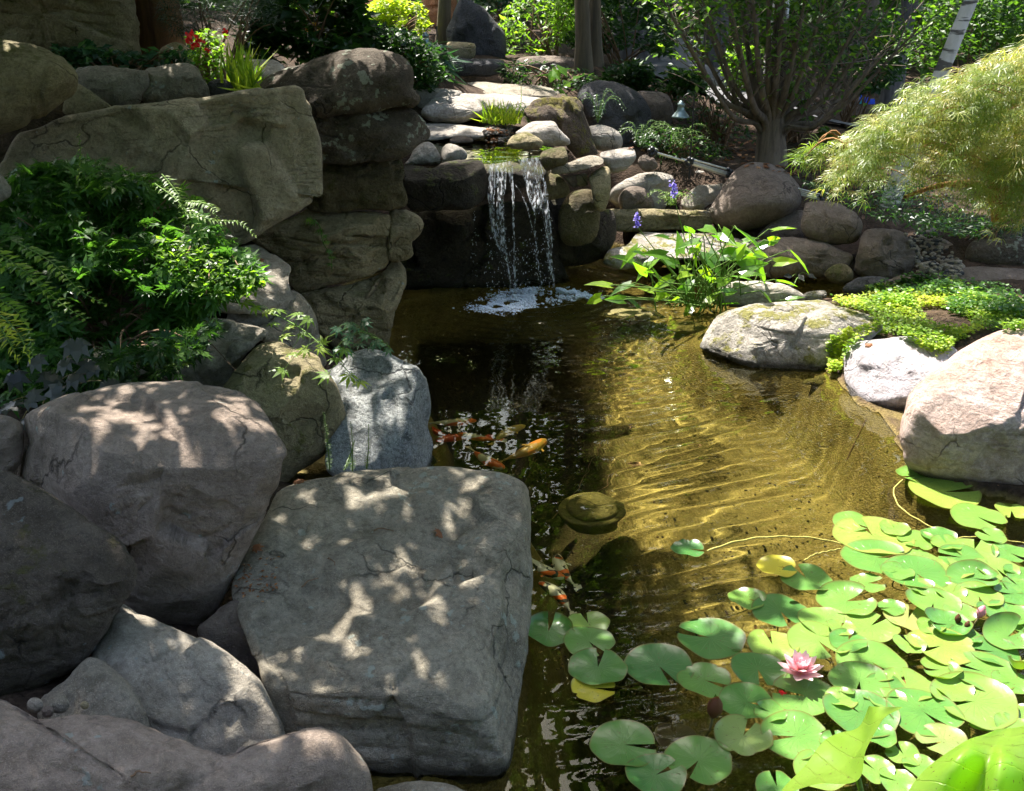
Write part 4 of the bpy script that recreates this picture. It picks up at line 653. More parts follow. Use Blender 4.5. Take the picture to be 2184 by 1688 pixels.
# ------------------------------------------------------------ overhead canopy: crowns above and beyond the frame, leaves placed to shape the shade
LIT = [np.array([(1232, 668), (1330, 640), (1290, 560), (1290, 490), (1530, 480), (1640, 560), (1700, 640), (1880, 655), (2184, 640), (2500, 700), (2500, 1900), (1700, 1900), (1640, 1500), (1500, 1330), (1330, 1180), (1160, 1100), (1140, 1045), (1240, 930), (1222, 860)]),
       np.array([(890, 188), (1250, 188), (1290, 260), (1340, 262), (1370, 330), (1440, 362), (1525, 362), (1540, 450), (1290, 456), (1240, 350), (1190, 352), (930, 372), (860, 340), (860, 290)]),
       np.array([(640, 125), (720, 100), (860, 105), (880, 150), (760, 140), (640, 160)]), np.array([(400, 60), (560, 60), (600, 150), (480, 190), (410, 160)]), np.array([(790, 10), (900, 20), (910, 80), (800, 80)])]
SPOT = [(370, 935, 55, 22), (270, 890, 20, 12), (312, 885, 20, 14), (455, 880, 26, 12), (532, 898, 22, 26), (255, 845, 26, 8), (205, 885, 14, 22), (592, 965, 16, 34), (480, 950, 30, 12), (785, 1055, 58, 15), (985, 1035, 20, 14), (980, 1112, 50, 11), (850, 1200, 62, 9), (700, 1130, 22, 8), (745, 1330, 27, 48), (930, 1310, 24, 15), (740, 1465, 62, 26), (905, 1265, 20, 9), (820, 1255, 26, 9), (900, 1400, 40, 12),
        (300, 1320, 55, 24), (400, 1350, 50, 12), (520, 1440, 58, 34), (460, 1535, 46, 26), (590, 1545, 16, 46), (695, 1600, 55, 26), (560, 1640, 40, 16), (110, 1620, 12, 8), (750, 1635, 18, 28), (800, 790, 60, 12), (760, 850, 42, 28), (850, 830, 14, 40), (790, 905, 60, 14), (860, 780, 24, 8), (545, 700, 42, 10), (480, 722, 18, 7), (565, 615, 62, 20), (600, 575, 34, 20), (130, 255, 48, 13), (412, 300, 12, 36),
        (15, 100, 20, 15), (60, 200, 13, 46), (440, 560, 100, 45), (350, 540, 60, 40), (110, 640, 90, 40), (170, 330, 34, 40), (410, 430, 50, 50), (620, 690, 80, 44), (710, 760, 50, 46), (1560, 380, 36, 9), (1548, 440, 14, 8), (1530, 455, 14, 30), (1740, 440, 14, 8), (1600, 420, 8, 5), (1950, 505, 22, 10), (1270, 850, 60, 90), (860, 560, 20, 40), (500, 330, 10, 6), (1190, 700, 34, 40), (1170, 660, 60, 18)]
DARK = [(1180, 1560, 170, 150), (1080, 1400, 60, 260), (1330, 1560, 60, 60), (1400, 1165, 70, 20), (1300, 1250, 110, 50), (1420, 1290, 60, 40), (1520, 1370, 60, 24), (1655, 1300, 50, 22), (1565, 1405, 60, 32), (1735, 1232, 44, 20), (1640, 1440, 56, 28), (1480, 1460, 60, 26), (1350, 1430, 90, 46), (1400, 1600, 66, 34), (1510, 1640, 50, 26), (1705, 1490, 40, 16), (1800, 1452, 46, 18), (1590, 1600, 60, 18), (1640, 1215, 24, 10), (1590, 1270, 24, 14), (1440, 1240, 50, 22), (1560, 1465, 40, 20), (1380, 1240, 40, 14), (1205, 900, 40, 60)]
SPH = [(PY(1110, 420, 7.9), .4), (PY(2080, 250, 7.1), 1.25), (PY(1900, 290, 7.1), .85), (PY(1830, 330, 7.1), .4), (PY(1500, 560, 7.5), .5), (PY(1600, 560, 7.5), .4), (PY(1380, 560, 7.5), .35), (PY(2060, 90, 11.), 1.3), (PY(1590, 160, 13.), .8), (PY(1120, 60, 14.), 1.0), (PY(460, 120, 7.6), .45), (PY(840, 50, 14.), .8), (PY(1110, 235, 8.7), .35), (PY(490, 570, 4.6), .42), (PY(400, 450, 4.8), .2), (PY(1780, 1600, 2.4), .25), (PY(2080, 1620, 2.0), .35)]
def accept(C, far, mg=.08):
    """keep canopy leaves whose shadow falls where the photograph is in shade"""
    keep = np.ones(len(C), bool); r = RNG.random(len(C)); G0 = np.zeros((len(C), 3)); D = Vector((-SV).tolist())
    for i, c in enumerate(C):
        h = BV.ray_cast(c.tolist(), D); G0[i] = h[0] if h[0] is not None else c - SV * (c[2] / SV[2])
    u = G0[:, 2] < 0; t = (C[:, 2] / SV[2]); W = C - SV * t[:, None]; dep = np.clip(-G0[:, 2], 0, .8)
    wx_, wy_, _ = topx(W); pad_ = inpoly(np.c_[wx_, wy_], [(1400, 1120), (1780, 1080), (1900, 1000), (2300, 1000), (2300, 1800), (1120, 1800), (1120, 1320), (1400, 1320)])
    W2 = W + np.c_[.1 * dep, -1.1 * dep, 0 * dep]; sx_, sy_, _ = topx(W2); dbed = u & ((((sx_ - 1170) / 200) ** 2 + ((sy_ - 1590) / 190) ** 2 < 1) | (((sx_ - 1100) / 70) ** 2 + ((sy_ - 1400) / 240) ** 2 < 1) | (((sx_ - 1330) / 110) ** 2 + ((sy_ - 1600) / 90) ** 2 < 1))
    W[:, 1] -= np.where(pad_, 0, 1.1 * dep); W[:, 0] += np.where(pad_, 0, .1 * dep); G0[u] = W[u]   # the bed is seen through the surface nearer the eye
    px, py, tt = topx(G0); inf = (tt > .5) & (px > -150) & (px < 2350) & (py > -60) & (py < 1760); P = np.c_[px, py]
    lit = np.zeros(len(C), bool)
    mm = F * mg / np.maximum(np.abs(tt), 1.)
    for L in LIT:
        for ox, oy in ((0, 0), (1, 0), (-1, 0), (0, .5), (0, -.5)): lit |= inpoly(P + np.c_[ox * mm, oy * mm], L)
    for (x, y, a, b) in SPOT: lit |= ((px - x) / (a * 1.05 + 62 / tt)) ** 2 + ((py - y) / (b * 1.05 + 55 / tt)) ** 2 < 1
    dk = np.zeros(len(C), bool)
    for (x, y, a, b) in DARK: dk |= ((px - x) / a) ** 2 + ((py - y) / b) ** 2 < 1
    dk |= dbed; lit &= ~dk; keep[inf & lit] = False
    for c, rad in SPH:
        w_ = C - c; along = w_ @ SV; dist = np.linalg.norm(w_ - along[:, None] * SV, axis=1); keep &= ~((dist < rad) & (along > 0))
    keep &= inf | (r < .75)
    if far: keep &= (r < .85)
    return keep
def canopy(n, x0, x1, y0, y1, h0, h1, size, far, mg=.07):
    g = np.c_[RNG.uniform(x0, x1, n), RNG.uniform(y0, y1, n), np.zeros(n)]; h = RNG.uniform(h0, h1, n); C = g + SV * (h / SV[2])[:, None]
    C = C[~((C[:, 1] < 11) & (C[:, 2] < 2.75))]
    px, py, tt = topx(C); C = C[~((tt > 0) & (py > -25) & (px > -50) & (px < 2240))]
    return C[accept(C, far, mg)]
Ca = canopy(120000, -6.5, 5.2, .5, 10, 2.9, 4.8, .085, False)
Cb = canopy(26000, -9, 14, 9.5, 30, 3.6, 8.5, .17, True, .2)
Cc = canopy(16000, -9, 12, 5, 21, 8, 17, .3, True, .36)  # tall crowns added out of view to block sky reflected in the water
Cb = np.vstack([Cb, Cc]); nCc = len(Cc)
TREES = [  # label, base, radius, top height, bark, lean
 ('peeling reddish brown trunk rising behind the grey boulders at the upper left', PY(335, 120, 9.0), .20, 6.5, 'red', (0, 0)),
 ('tree out of view to the left whose crown shades the boulders', np.array([-6.2, 5.4, 1.6]), .22, 6.5, 'brown', (.6, .3)),
 ('slim brown straight trunk, left one of the close pair at top centre', PY(1237, 165, 12.6), .085, 7.5, 'post', (0, 0)),
 ('slim dark straight trunk, right one of the close pair at top centre', PY(1269, 162, 13.0), .075, 7.5, 'post', (.05, 0)),
 ('pale trunk behind the many stemmed tree, at the top right of centre', PY(1652, 160, 12.6), .10, 8, 'birch', (.1, 0)),
 ('leaning pale birch trunk with dark scars above the lace leaf maple', PY(1932, 225, 9.4), .062, 8, 'birch', (.72, .0)),
 ('thick grey trunk beside the gravel path at the top', PY(1352, 165, 17.), .30, 9, 'grey', (0, 0)),
 ('grey trunk between the path and the pale trunk', PY(1519, 165, 17.), .17, 9, 'grey', (-.1, 0)),
 ('thin dark trunk right of the pale grey trunk group, in front of the fence', PY(1590, 140, 20.), .13, 9, 'brown', (0, 0)),
 ('dark trunk above the wooden fence, left of the blue shape', PY(1790, 240, 17.), .16, 9, 'brown', (.5, 0)),
 ('dark slim trunk just left of the leaning birch', PY(1896, 240, 16.), .12, 9, 'grey', (.25, 0)),
 ('dark trunk behind the triangular boulder at the top', PY(1106, 85, 17.), .11, 8, 'brown', (0, 0)),
 ('thin dark sapling trunk in front of the orange rock', PY(945, 80, 14.0), .085, 7, 'post', (0, 0)),
 ('thin bare sapling trunk left of the orange rock', PY(867, 50, 14.5), .05, 7, 'brown', (.1, 0)),
 ('tree out of view to the right of the frame beyond the maple', np.array([7.5, 9.5, .7]), .2, 7, 'grey', (0, 0)),
]
allC = np.vstack([Ca, Cb]);  sz = np.r_[RNG.uniform(.05, .08, len(Ca)), RNG.uniform(.13, .2, len(Cb) - nCc), RNG.uniform(.22, .34, nCc)]
tb = np.array([t[1][:2] + .35 * np.array(t[5]) * 3 for t in TREES]); own = np.argmin(((allC[:, None, :2] - tb[None]) ** 2).sum(-1) + 60 * ((allC[:, None, 2] > 8) & ~np.array([4 <= q < 12 for q in range(len(TREES))])[None]), 1)
treeobj = []
for k, (lb, base, r, top, bk, lean) in enumerate(TREES):
    top = 14 if k >= 4 and k < 12 else top; base = np.asarray(base, float); base[2] = ground_z(base[None], False)[0] - .1
    o = thing('tree', base, lb, 'tree'); n = 16; t = np.linspace(0, 1, n); H = top - base[2]
    P = base + np.c_[lean[0] * (t * H / 3) + .05 * np.sin(t * 9 + k), lean[1] * t * H / 3 + .05 * np.cos(t * 7 + k), t * H]
    rr = r * (1 - .55 * t) + r * .5 * np.exp(-t * 22)
    cr = allC[own == k]; limbs = [(P, rr, 0)]; lp = []
    if len(cr):
        for q in cr[RNG.choice(len(cr), min(len(cr), 34), replace=False)]:
            zz = np.clip(q[2] - RNG.uniform(.6, 1.6), 2.9 + .02 * q[1], top - .3); s0 = P[int(np.clip((zz - base[2]) / H * n, 4, n - 1))]
            A_ = arc(s0, q, .2, 9)
            if A_[:, 2].min() > 2.6 and accept(A_[1:], False).all(): lp.append((A_, r * .22, .008))
    part('trunk', tubes('trunk', limbs, BK[bk], 14), o)
    if lp: part('branches', tubes('branches', lp, BK[bk], 5), o)
    if len(cr): part('crown', leaf_mesh('crown', 'oval', cr, sunny(len(cr)), rnd(len(cr)), sz[own == k] * 2.0, RNG.random(len(cr)), LM['canopy']), o)
    treeobj.append(o)
# ------------------------------------------------------------ plants
def shrub(label, cat, poly, Y, th, n, size, mat, kind='oval', clump=0, thr=-.1, stems=10, name='shrub', up=1., droop=0., ygrad=0., group=None, tint=(0, 1), bkm='twig', foot=None):
    P = cloud(poly, n, Y, th, clump, thr, ygrad=ygrad); n = len(P); c = P.mean(0)
    base = np.array([c[0], c[1], ground_z(c[None], False)[0]]) if foot is None else np.asarray(foot, float)
    o = thing(name, base, label, cat, group)
    tn = unit(rnd(n) + np.array([0, -.2, -droop])); sz = size * RNG.uniform(.6, 1.25, n)
    t = np.clip(RNG.uniform(tint[0], tint[1], n) * (.6 + .4 * noise(P * 3, 8)), 0, 1)
    part('foliage', leaf_mesh('foliage', kind, P, sunny(n, up), tn, sz, t, LM[mat]), o)
    if stems:
        q = P[RNG.choice(n, stems)]; part('stems', tubes('stems', [(arc(base + RNG.normal(size=3) * [.08, .08, 0], x, .12), .007 + .004 * Y / 8, .003) for x in q], BK[bkm], 4), o)
    return o
def frond(P, length, pairs, width=.18, droop=.25, tip=.4):
    """leaflet placements along a curved midrib"""
    P = catmull(np.asarray(P, float), pairs, closed=False); tg = unit(np.gradient(P, axis=0)); side = unit(np.cross(tg, [0, 0, 1.])); pos, tan, sz = [], [], []
    for i in range(1, pairs):
        s = 1 - (1 - tip) * i / pairs; s *= min(1, .5 + i / pairs * 3)
        for sg in (-1, 1): pos.append(P[i]); tan.append(side[i] * sg + tg[i] * .45 + np.array([0, 0, -droop])); sz.append(length * s)
    return P, np.array(pos), np.array(tan), np.array(sz)
def fern(label, fronds, length, pairs, mat, name='fern', kind='narrow', cat='fern', group=None, droop=.25, tint=.5):
    base = np.asarray(fronds[0][0], float); o = thing(name, base, label, cat, group); pa = []; A, Bt, C = [], [], []
    for f in fronds:
        P, a, b, c = frond(f, length, pairs, droop=droop); pa.append((P, .0035, .0015)); A.append(a); Bt.append(b); C.append(c)
    for p_, a, b, c in zip(pa, A, Bt, C):
        fo = part('frond', tubes('frond', [p_], BK['stem'], 4), o); part('leaflets', leaf_mesh('leaflets', kind, a, unit(rnd(len(a)) * .25 + [0, -.15, 1]), b, c, np.clip(RNG.normal(tint, .2, len(a)), 0, 1), LM[mat]), fo)
    return o
def radial_fern(label, base, n, L, length, pairs, mat, H=.6, **kw):
    fr = []
    for i in range(n):
        a = i * 2.4 + RNG.random() * .5; l = L * RNG.uniform(.7, 1.1); d = np.array([math.cos(a), math.sin(a), 0]); b = np.asarray(base, float)
        fr.append([b, b + d * l * .35 + [0, 0, l * H], b + d * l * .75 + [0, 0, l * H * 1.05], b + d * l * 1.05 + [0, 0, l * H * .6]])
    return fern(label, fr, length, pairs, mat, **kw)
def blades(label, base, n, H, spread, mat, name='grass_tuft', cat='grass', w=1., jit=.05, group=None):
    base = np.asarray(base, float); pos = base + RNG.normal(size=(n, 3)) * [jit, jit, 0]; tn = unit(RNG.normal(size=(n, 3)) * [spread, spread, .1] + [0, 0, 1.])
    o = thing(name, base, label, cat, group); part('blades', leaf_mesh('blades', 'blade', pos, unit(rnd(n) * [1, 1, .2] + [0, -.4, 0]), tn, H * RNG.uniform(.5, 1.1, n), RNG.random(n), LM[mat]), o); return o

# big shaded maple shrub on the left bank
bush = [(-60, 430), (20, 375), (80, 352), (150, 338), (230, 350), (330, 385), (420, 425), (470, 470), (515, 530), (545, 565), (560, 600), (500, 625), (450, 660), (400, 705), (330, 745), (250, 800), (170, 830), (60, 850), (-60, 860)]
shrub('large dark green maple shrub with star shaped leaves spilling over the left bank', 'shrub', bush, 4.55, .55, 4200, .085, 'maple', 'palm', clump=3.2, thr=-.28, stems=46, name='maple_shrub', up=.9, droop=.5, ygrad=.0022, tint=(0, .8), foot=PZ(220, 760, .55))
shrub('bright yellow green vine mass in the sun at the right end of the maple shrub', 'shrub', [(330, 500), (420, 520), (500, 560), (575, 600), (545, 625), (470, 635), (400, 620), (340, 560)], 4.42, .4, 520, .036, 'bright', 'oval', stems=6, name='vine', foot=PZ(470, 610, .75), droop=.3)
shrub('low dark leafy undergrowth under the maple shrub by the pink boulder', 'shrub', [(150, 760), (300, 735), (420, 700), (470, 690), (430, 760), (330, 810), (200, 830), (60, 870), (60, 800)], 4.05, .4, 420, .07, 'deep', 'palm', stems=8, name='undergrowth', foot=PZ(250, 800, .55), up=.6)
def Yc(pts): return [PY(a, b, c) for a, b, c in pts]
fern('arching green frond in front of the huge slab, tip hanging in the sun', [Yc([(330, 392, 4.9), (380, 430, 4.75), (420, 490, 4.7), (450, 560, 4.65), (490, 640, 4.6)]), Yc([(345, 372, 4.8), (365, 395, 4.75), (385, 425, 4.7), (395, 470, 4.7), (392, 510, 4.7)]), Yc([(395, 430, 4.7), (430, 433, 4.65), (455, 445, 4.6), (465, 475, 4.6)]), Yc([(380, 440, 4.8), (450, 470, 4.8), (510, 475, 4.8), (545, 505, 4.8)])], .055, 22, 'bright', kind='narrow', name='arching_frond', cat='fern', droop=.8)
fern('light green sprig standing up from the top of the maple shrub', [Yc([(165, 400, 4.7), (168, 370, 4.7), (172, 330, 4.7), (168, 290, 4.7)])], .06, 9, 'bright', name='sprig', cat='plant', droop=.2)
fern('pale green feathery fronds at the left edge in front of the maple shrub', [Yc([(-40, 520, 3.9), (40, 570, 3.8), (90, 620, 3.75), (120, 690, 3.7)]), Yc([(-30, 560, 3.9), (60, 580, 3.8), (120, 640, 3.75), (180, 680, 3.7)]), Yc([(-30, 620, 3.8), (30, 660, 3.7), (60, 700, 3.7), (70, 760, 3.7)]), Yc([(40, 520, 4.), (110, 560, 3.9), (170, 620, 3.8), (225, 650, 3.8)])], .06, 20, 'maple', name='feathery_frond', cat='fern', droop=.5, kind='oval', tint=.8)
fern('drooping lime green frond at the left edge above the small mottled rock', [Yc([(-30, 660, 3.3), (10, 680, 3.25), (45, 720, 3.2), (62, 765, 3.2)]), Yc([(-30, 680, 3.3), (0, 700, 3.25), (20, 730, 3.2), (40, 770, 3.2)])], .07, 18, 'lime', name='lime_frond', cat='fern', droop=.9, tint=.6)
# heucheras
for i, (x, y, s) in enumerate([(160, 730, .09), (110, 800, .08), (185, 860, .08), (90, 880, .09), (230, 815, .08), (30, 800, .08), (60, 850, .08), (140, 770, .07), (200, 780, .08), (10, 870, .09), (240, 860, .06), (130, 835, .08), (75, 765, .07), (160, 800, .08), (45, 900, .08)]):
    if i == 0: ho = thing('heuchera', PZ(110, 850, .6), 'dark silver purple lobed foliage plant at the lower left of the shrub', 'plant'); hp = []
    hp.append((PY(x, y, 3.75 - .1 * (y > 820)), s))
hq = np.array([h[0] for h in hp]); part('leaves', leaf_mesh('leaves', 'lobed', hq, unit(rnd(len(hq)) * .5 + [.1, -.5, 1]), rnd(len(hq)) + [0, -.5, 0], np.array([h[1] for h in hp]), RNG.random(len(hq)), LM['heuch']), ho)
part('stalks', tubes('stalks', [(arc(PZ(110, 870, .5), q, .05), .003, .002) for q in hq], BK['petiole'], 4), ho)
# trailing vines with star leaves
def vine(label, mid, leafpts, size, mat, name='trailing_vine'):
    mid = [PY(*m) for m in mid]; o = thing(name, mid[0], label, 'vine'); P = catmull(mid, 40, False)
    L = np.array([PY(*l) for l in leafpts]); part('stem', tubes('stem', [(P, .004, .002)] + [(arc(P[np.argmin(((P - q) ** 2).sum(1))], q, .02, 5), .002, .001) for q in L], BK['stem'], 4), o)
    part('leaves', leaf_mesh('leaves', 'palm', L, unit(rnd(len(L)) * .35 + [0, -.35, 1]), rnd(len(L)) + [.3, -.6, -.3], size * RNG.uniform(.75, 1.1, len(L)), RNG.uniform(.3, 1, len(L)), LM[mat]), o); return o
vine('trailing maple vine with bright star leaves reaching over the olive boulder', [(480, 640, 5.), (560, 660, 4.7), (640, 700, 4.5), (700, 750, 4.3), (770, 820, 4.1)], [(545, 655, 4.6), (565, 668, 4.6), (590, 662, 4.6), (580, 690, 4.55), (620, 700, 4.5), (640, 712, 4.5), (600, 720, 4.5), (660, 680, 4.5), (655, 745, 4.4), (680, 745, 4.35), (620, 755, 4.4), (715, 765, 4.25), (745, 800, 4.15), (765, 815, 4.1), (700, 800, 4.2), (640, 670, 4.55), (605, 790, 4.3), (735, 745, 4.2), (520, 645, 4.7), (690, 735, 4.4)], .07, 'bright')
vine('small sprig of maple leaves lying on the wedge shaped grey rock', [(340, 790, 4.3), (360, 780, 4.3), (400, 770, 4.35), (425, 740, 4.4)], [(345, 790, 4.25), (370, 782, 4.25), (395, 775, 4.3), (330, 800, 4.2), (405, 745, 4.35), (360, 755, 4.35), (380, 800, 4.2)], .06, 'maple')
vine('dark ivy with pointed blue green leaves above the blue grey boulder', [(700, 720, 5.3), (750, 700, 5.2), (800, 720, 5.1), (835, 745, 5.)], [(720, 700, 5.1), (745, 690, 5.1), (760, 700, 5.1), (775, 690, 5.1), (750, 715, 5.), (735, 730, 5.), (780, 715, 5.), (800, 728, 5.), (820, 738, 5.), (830, 745, 5.), (765, 735, 5.), (715, 745, 5.), (790, 740, 5.), (780, 680, 5.1), (740, 748, 4.95)], .065, 'blue', 'ivy')
vine('thin creeper hanging down the face of the layered rock', [(655, 465, 6.5), (680, 480, 6.45), (690, 520, 6.4), (705, 545, 6.4), (708, 580, 6.4)], [(660, 468, 6.45), (672, 474, 6.45), (684, 490, 6.4), (690, 505, 6.4), (694, 520, 6.4), (700, 535, 6.4), (706, 548, 6.4), (700, 515, 6.4), (708, 565, 6.4), (688, 498, 6.4)], .05, 'maple', 'creeper')
# water horsetails in the cleft
for i, (x0, y0, x1, y1, lb) in enumerate([(703, 1003, 690, 880, 'leftmost thin green horsetail stem in front of the olive boulder'), (752, 1005, 748, 900, 'taller middle horsetail stem in front of the blue grey boulder'), (782, 1000, 786, 905, 'rightmost feathery horsetail stem in front of the blue grey boulder'), (735, 1003, 756, 940, 'short leaning horsetail stem between the two taller stems')]):
    fern(lb, [[PY(x0, y0, 4.25), PY((x0 + x1) / 2 + 2, (y0 + y1) / 2, 4.22), PY(x1, y1, 4.2)]], .022, 34, 'mid', name='horsetail', cat='plant', group='horsetails in the rock cleft', droop=-.6)

# lace leaf maple on the right
lace = [(1748, 300), (1775, 275), (1830, 245), (1880, 232), (1880, 185), (1940, 175), (1990, 158), (2050, 128), (2110, 102), (2184, 78), (2330, 60), (2330, 460), (2184, 445), (2130, 432), (2085, 425), (2060, 400), (2030, 360), (1990, 352), (1950, 355), (1905, 372), (1870, 360), (1835, 402), (1812, 375), (1770, 392), (1765, 360), (1790, 330), (1770, 310)]
o = thing('lace_leaf_maple', PZ(2120, 480, .3), 'weeping lace leaf maple with feathery yellow green foliage at the right edge', 'tree')
lace = [(x, y - (26 if y > 330 else 0)) for x, y in lace]; P0 = cloud(lace, 420, 6.65, 1.0, 2.8, -.02); P = []; TN = []
for q in P0:
    d_ = unit(np.array([-.9 + RNG.normal() * .45, -.35 + RNG.normal() * .3, -.12])); L_ = RNG.uniform(.2, .42)
    for t_ in np.linspace(.05, 1, 11): P.append(q + d_ * L_ * t_ + [RNG.normal() * .03, RNG.normal() * .03, .05 - .20 * t_ * t_ + RNG.normal() * .02]); TN.append(d_ + RNG.normal(size=3) * .5 + [0, 0, -.5 * t_ - .15])
P = np.array(P) + [.24, 0, -.02]; TN = np.array(TN); n = len(P)
lt = np.clip(.15 + .35 * RNG.random(n) + np.repeat(RNG.random(n // 11) ** 1.5 * .75, 11) + .25 * noise(P * 3, 50), 0, 1)
part('crown', leaf_mesh('crown', 'tuft', P, unit(rnd(n) * .45 + [-.15, -.2, 1]), unit(TN), .125 * RNG.uniform(.6, 1.2, n), lt, LM['lace']), o)
tr0 = PY(2130, 470, 7.2)
part('trunk', tubes('trunk', [(catmull([tr0, PY(2100, 400, 7.2), PY(2010, 395, 7.1), PY(1930, 420, 6.9)], 24, False), .035, .012), (catmull([tr0, PY(2120, 380, 7.2), PY(2060, 330, 7.2), PY(1960, 300, 7.1), PY(1850, 300, 7)], 30, False), .05, .008), (catmull([tr0, PY(2160, 350, 7.3), PY(2170, 250, 7.3), PY(2150, 160, 7.3)], 20, False), .05, .01)], BK['orange'], 8), o)
tw = P[RNG.choice(n, 120)]; part('twigs', tubes('twigs', [(arc(q, q + np.array([.35, .15, -.05]), .05, 5), .002, .004) for q in tw], BK['orange'], 4), o)
o = shrub('small outlying spray of lace maple leaves left of the main crown', 'plant', [(1690, 345), (1720, 318), (1770, 305), (1765, 330), (1730, 345), (1700, 358)], 6.8, .2, 34, .14, 'lace', 'tuft', stems=3, name='maple_spray', foot=PY(1800, 320, 7.), droop=.5, bkm='orange')
shrub('dark fine leaved shade plants under the lace leaf maple', 'shrub', [(1700, 380), (1800, 400), (1900, 390), (2000, 380), (2100, 440), (2250, 460), (2250, 520), (2050, 500), (1980, 480), (1880, 470), (1780, 430)], 7.6, 1.0, 2200, .06, 'deep', 'narrow', clump=3, thr=-.2, stems=0, name='shade_plant', ygrad=.004, tint=(0, .6))

# many stemmed tree
mb = PY(1645, 352, 10.2); mb[2] = ground_z(mb[None], False)[0] - .05
o = thing('multi_stem_tree', mb, 'dark many stemmed tree fanning upward behind the big round brown boulder', 'tree')
tip = [(1380, -60), (1420, -60), (1470, -80), (1500, 40), (1530, -80), (1570, -60), (1600, -80), (1640, -90), (1680, -80), (1730, -60), (1780, -60), (1830, -60), (1880, -40), (1930, -30), (1990, -20), (1960, 60), (1900, 100), (1450, 60), (1840, 140), (1560, 20)]
main = []; sub = []; leafp = []
fork = PY(1645, 285, 10.2)
for i, (x, y) in enumerate(tip):
    e = PY(x, y, 10.2 + RNG.uniform(-.8, .8)); mid = fork + (e - fork) * .45 + np.array([0, 0, -.18 + .1 * abs(x - 1645) / 400 * -1]); q = catmull([fork - [0, 0, .2], fork + (mid - fork) * .35 + [0, 0, .02], mid, e], 26, False)
    main.append((q, .05 if 1550 < x < 1740 else .034, .007))
    for j in range(12):
        k_ = RNG.integers(8, 25); a = q[k_]; b_ = a + RNG.normal(size=3) * [.32, .25, .2] + [0, 0, .38]; sub.append((arc(a, b_, RNG.uniform(-.05, .05), 6), .007, .002)); leafp += [b_, a + (b_ - a) * .6, a + (b_ - a) * .85]
tr = np.array([mb, mb + (fork - mb) * .5, fork, fork + (PY(1660, 150, 10.2) - fork) * 1., PY(1665, -60, 10.2)])
part('trunk', tubes('trunk', [(catmull(tr, 26, False), np.r_[np.linspace(.17, .12, 8), np.linspace(.115, .03, 18)], 0)], BK['brown'], 12), o)
part('limbs', tubes('limbs', main, BK['brown'], 8), o); part('twigs', tubes('twigs', sub, BK['brown'], 4), o)
lp = np.repeat(np.array(leafp), 5, 0); lp = lp + RNG.normal(size=lp.shape) * .13; px, py, _ = topx(lp); lp = lp[RNG.random(len(lp)) < np.clip(1.15 - py / 260, .1, 1)]
part('crown', leaf_mesh('crown', 'oval', lp, sunny(len(lp)), rnd(len(lp)), .075 * RNG.uniform(.6, 1.3, len(lp)), RNG.random(len(lp)), LM['mid']), o)

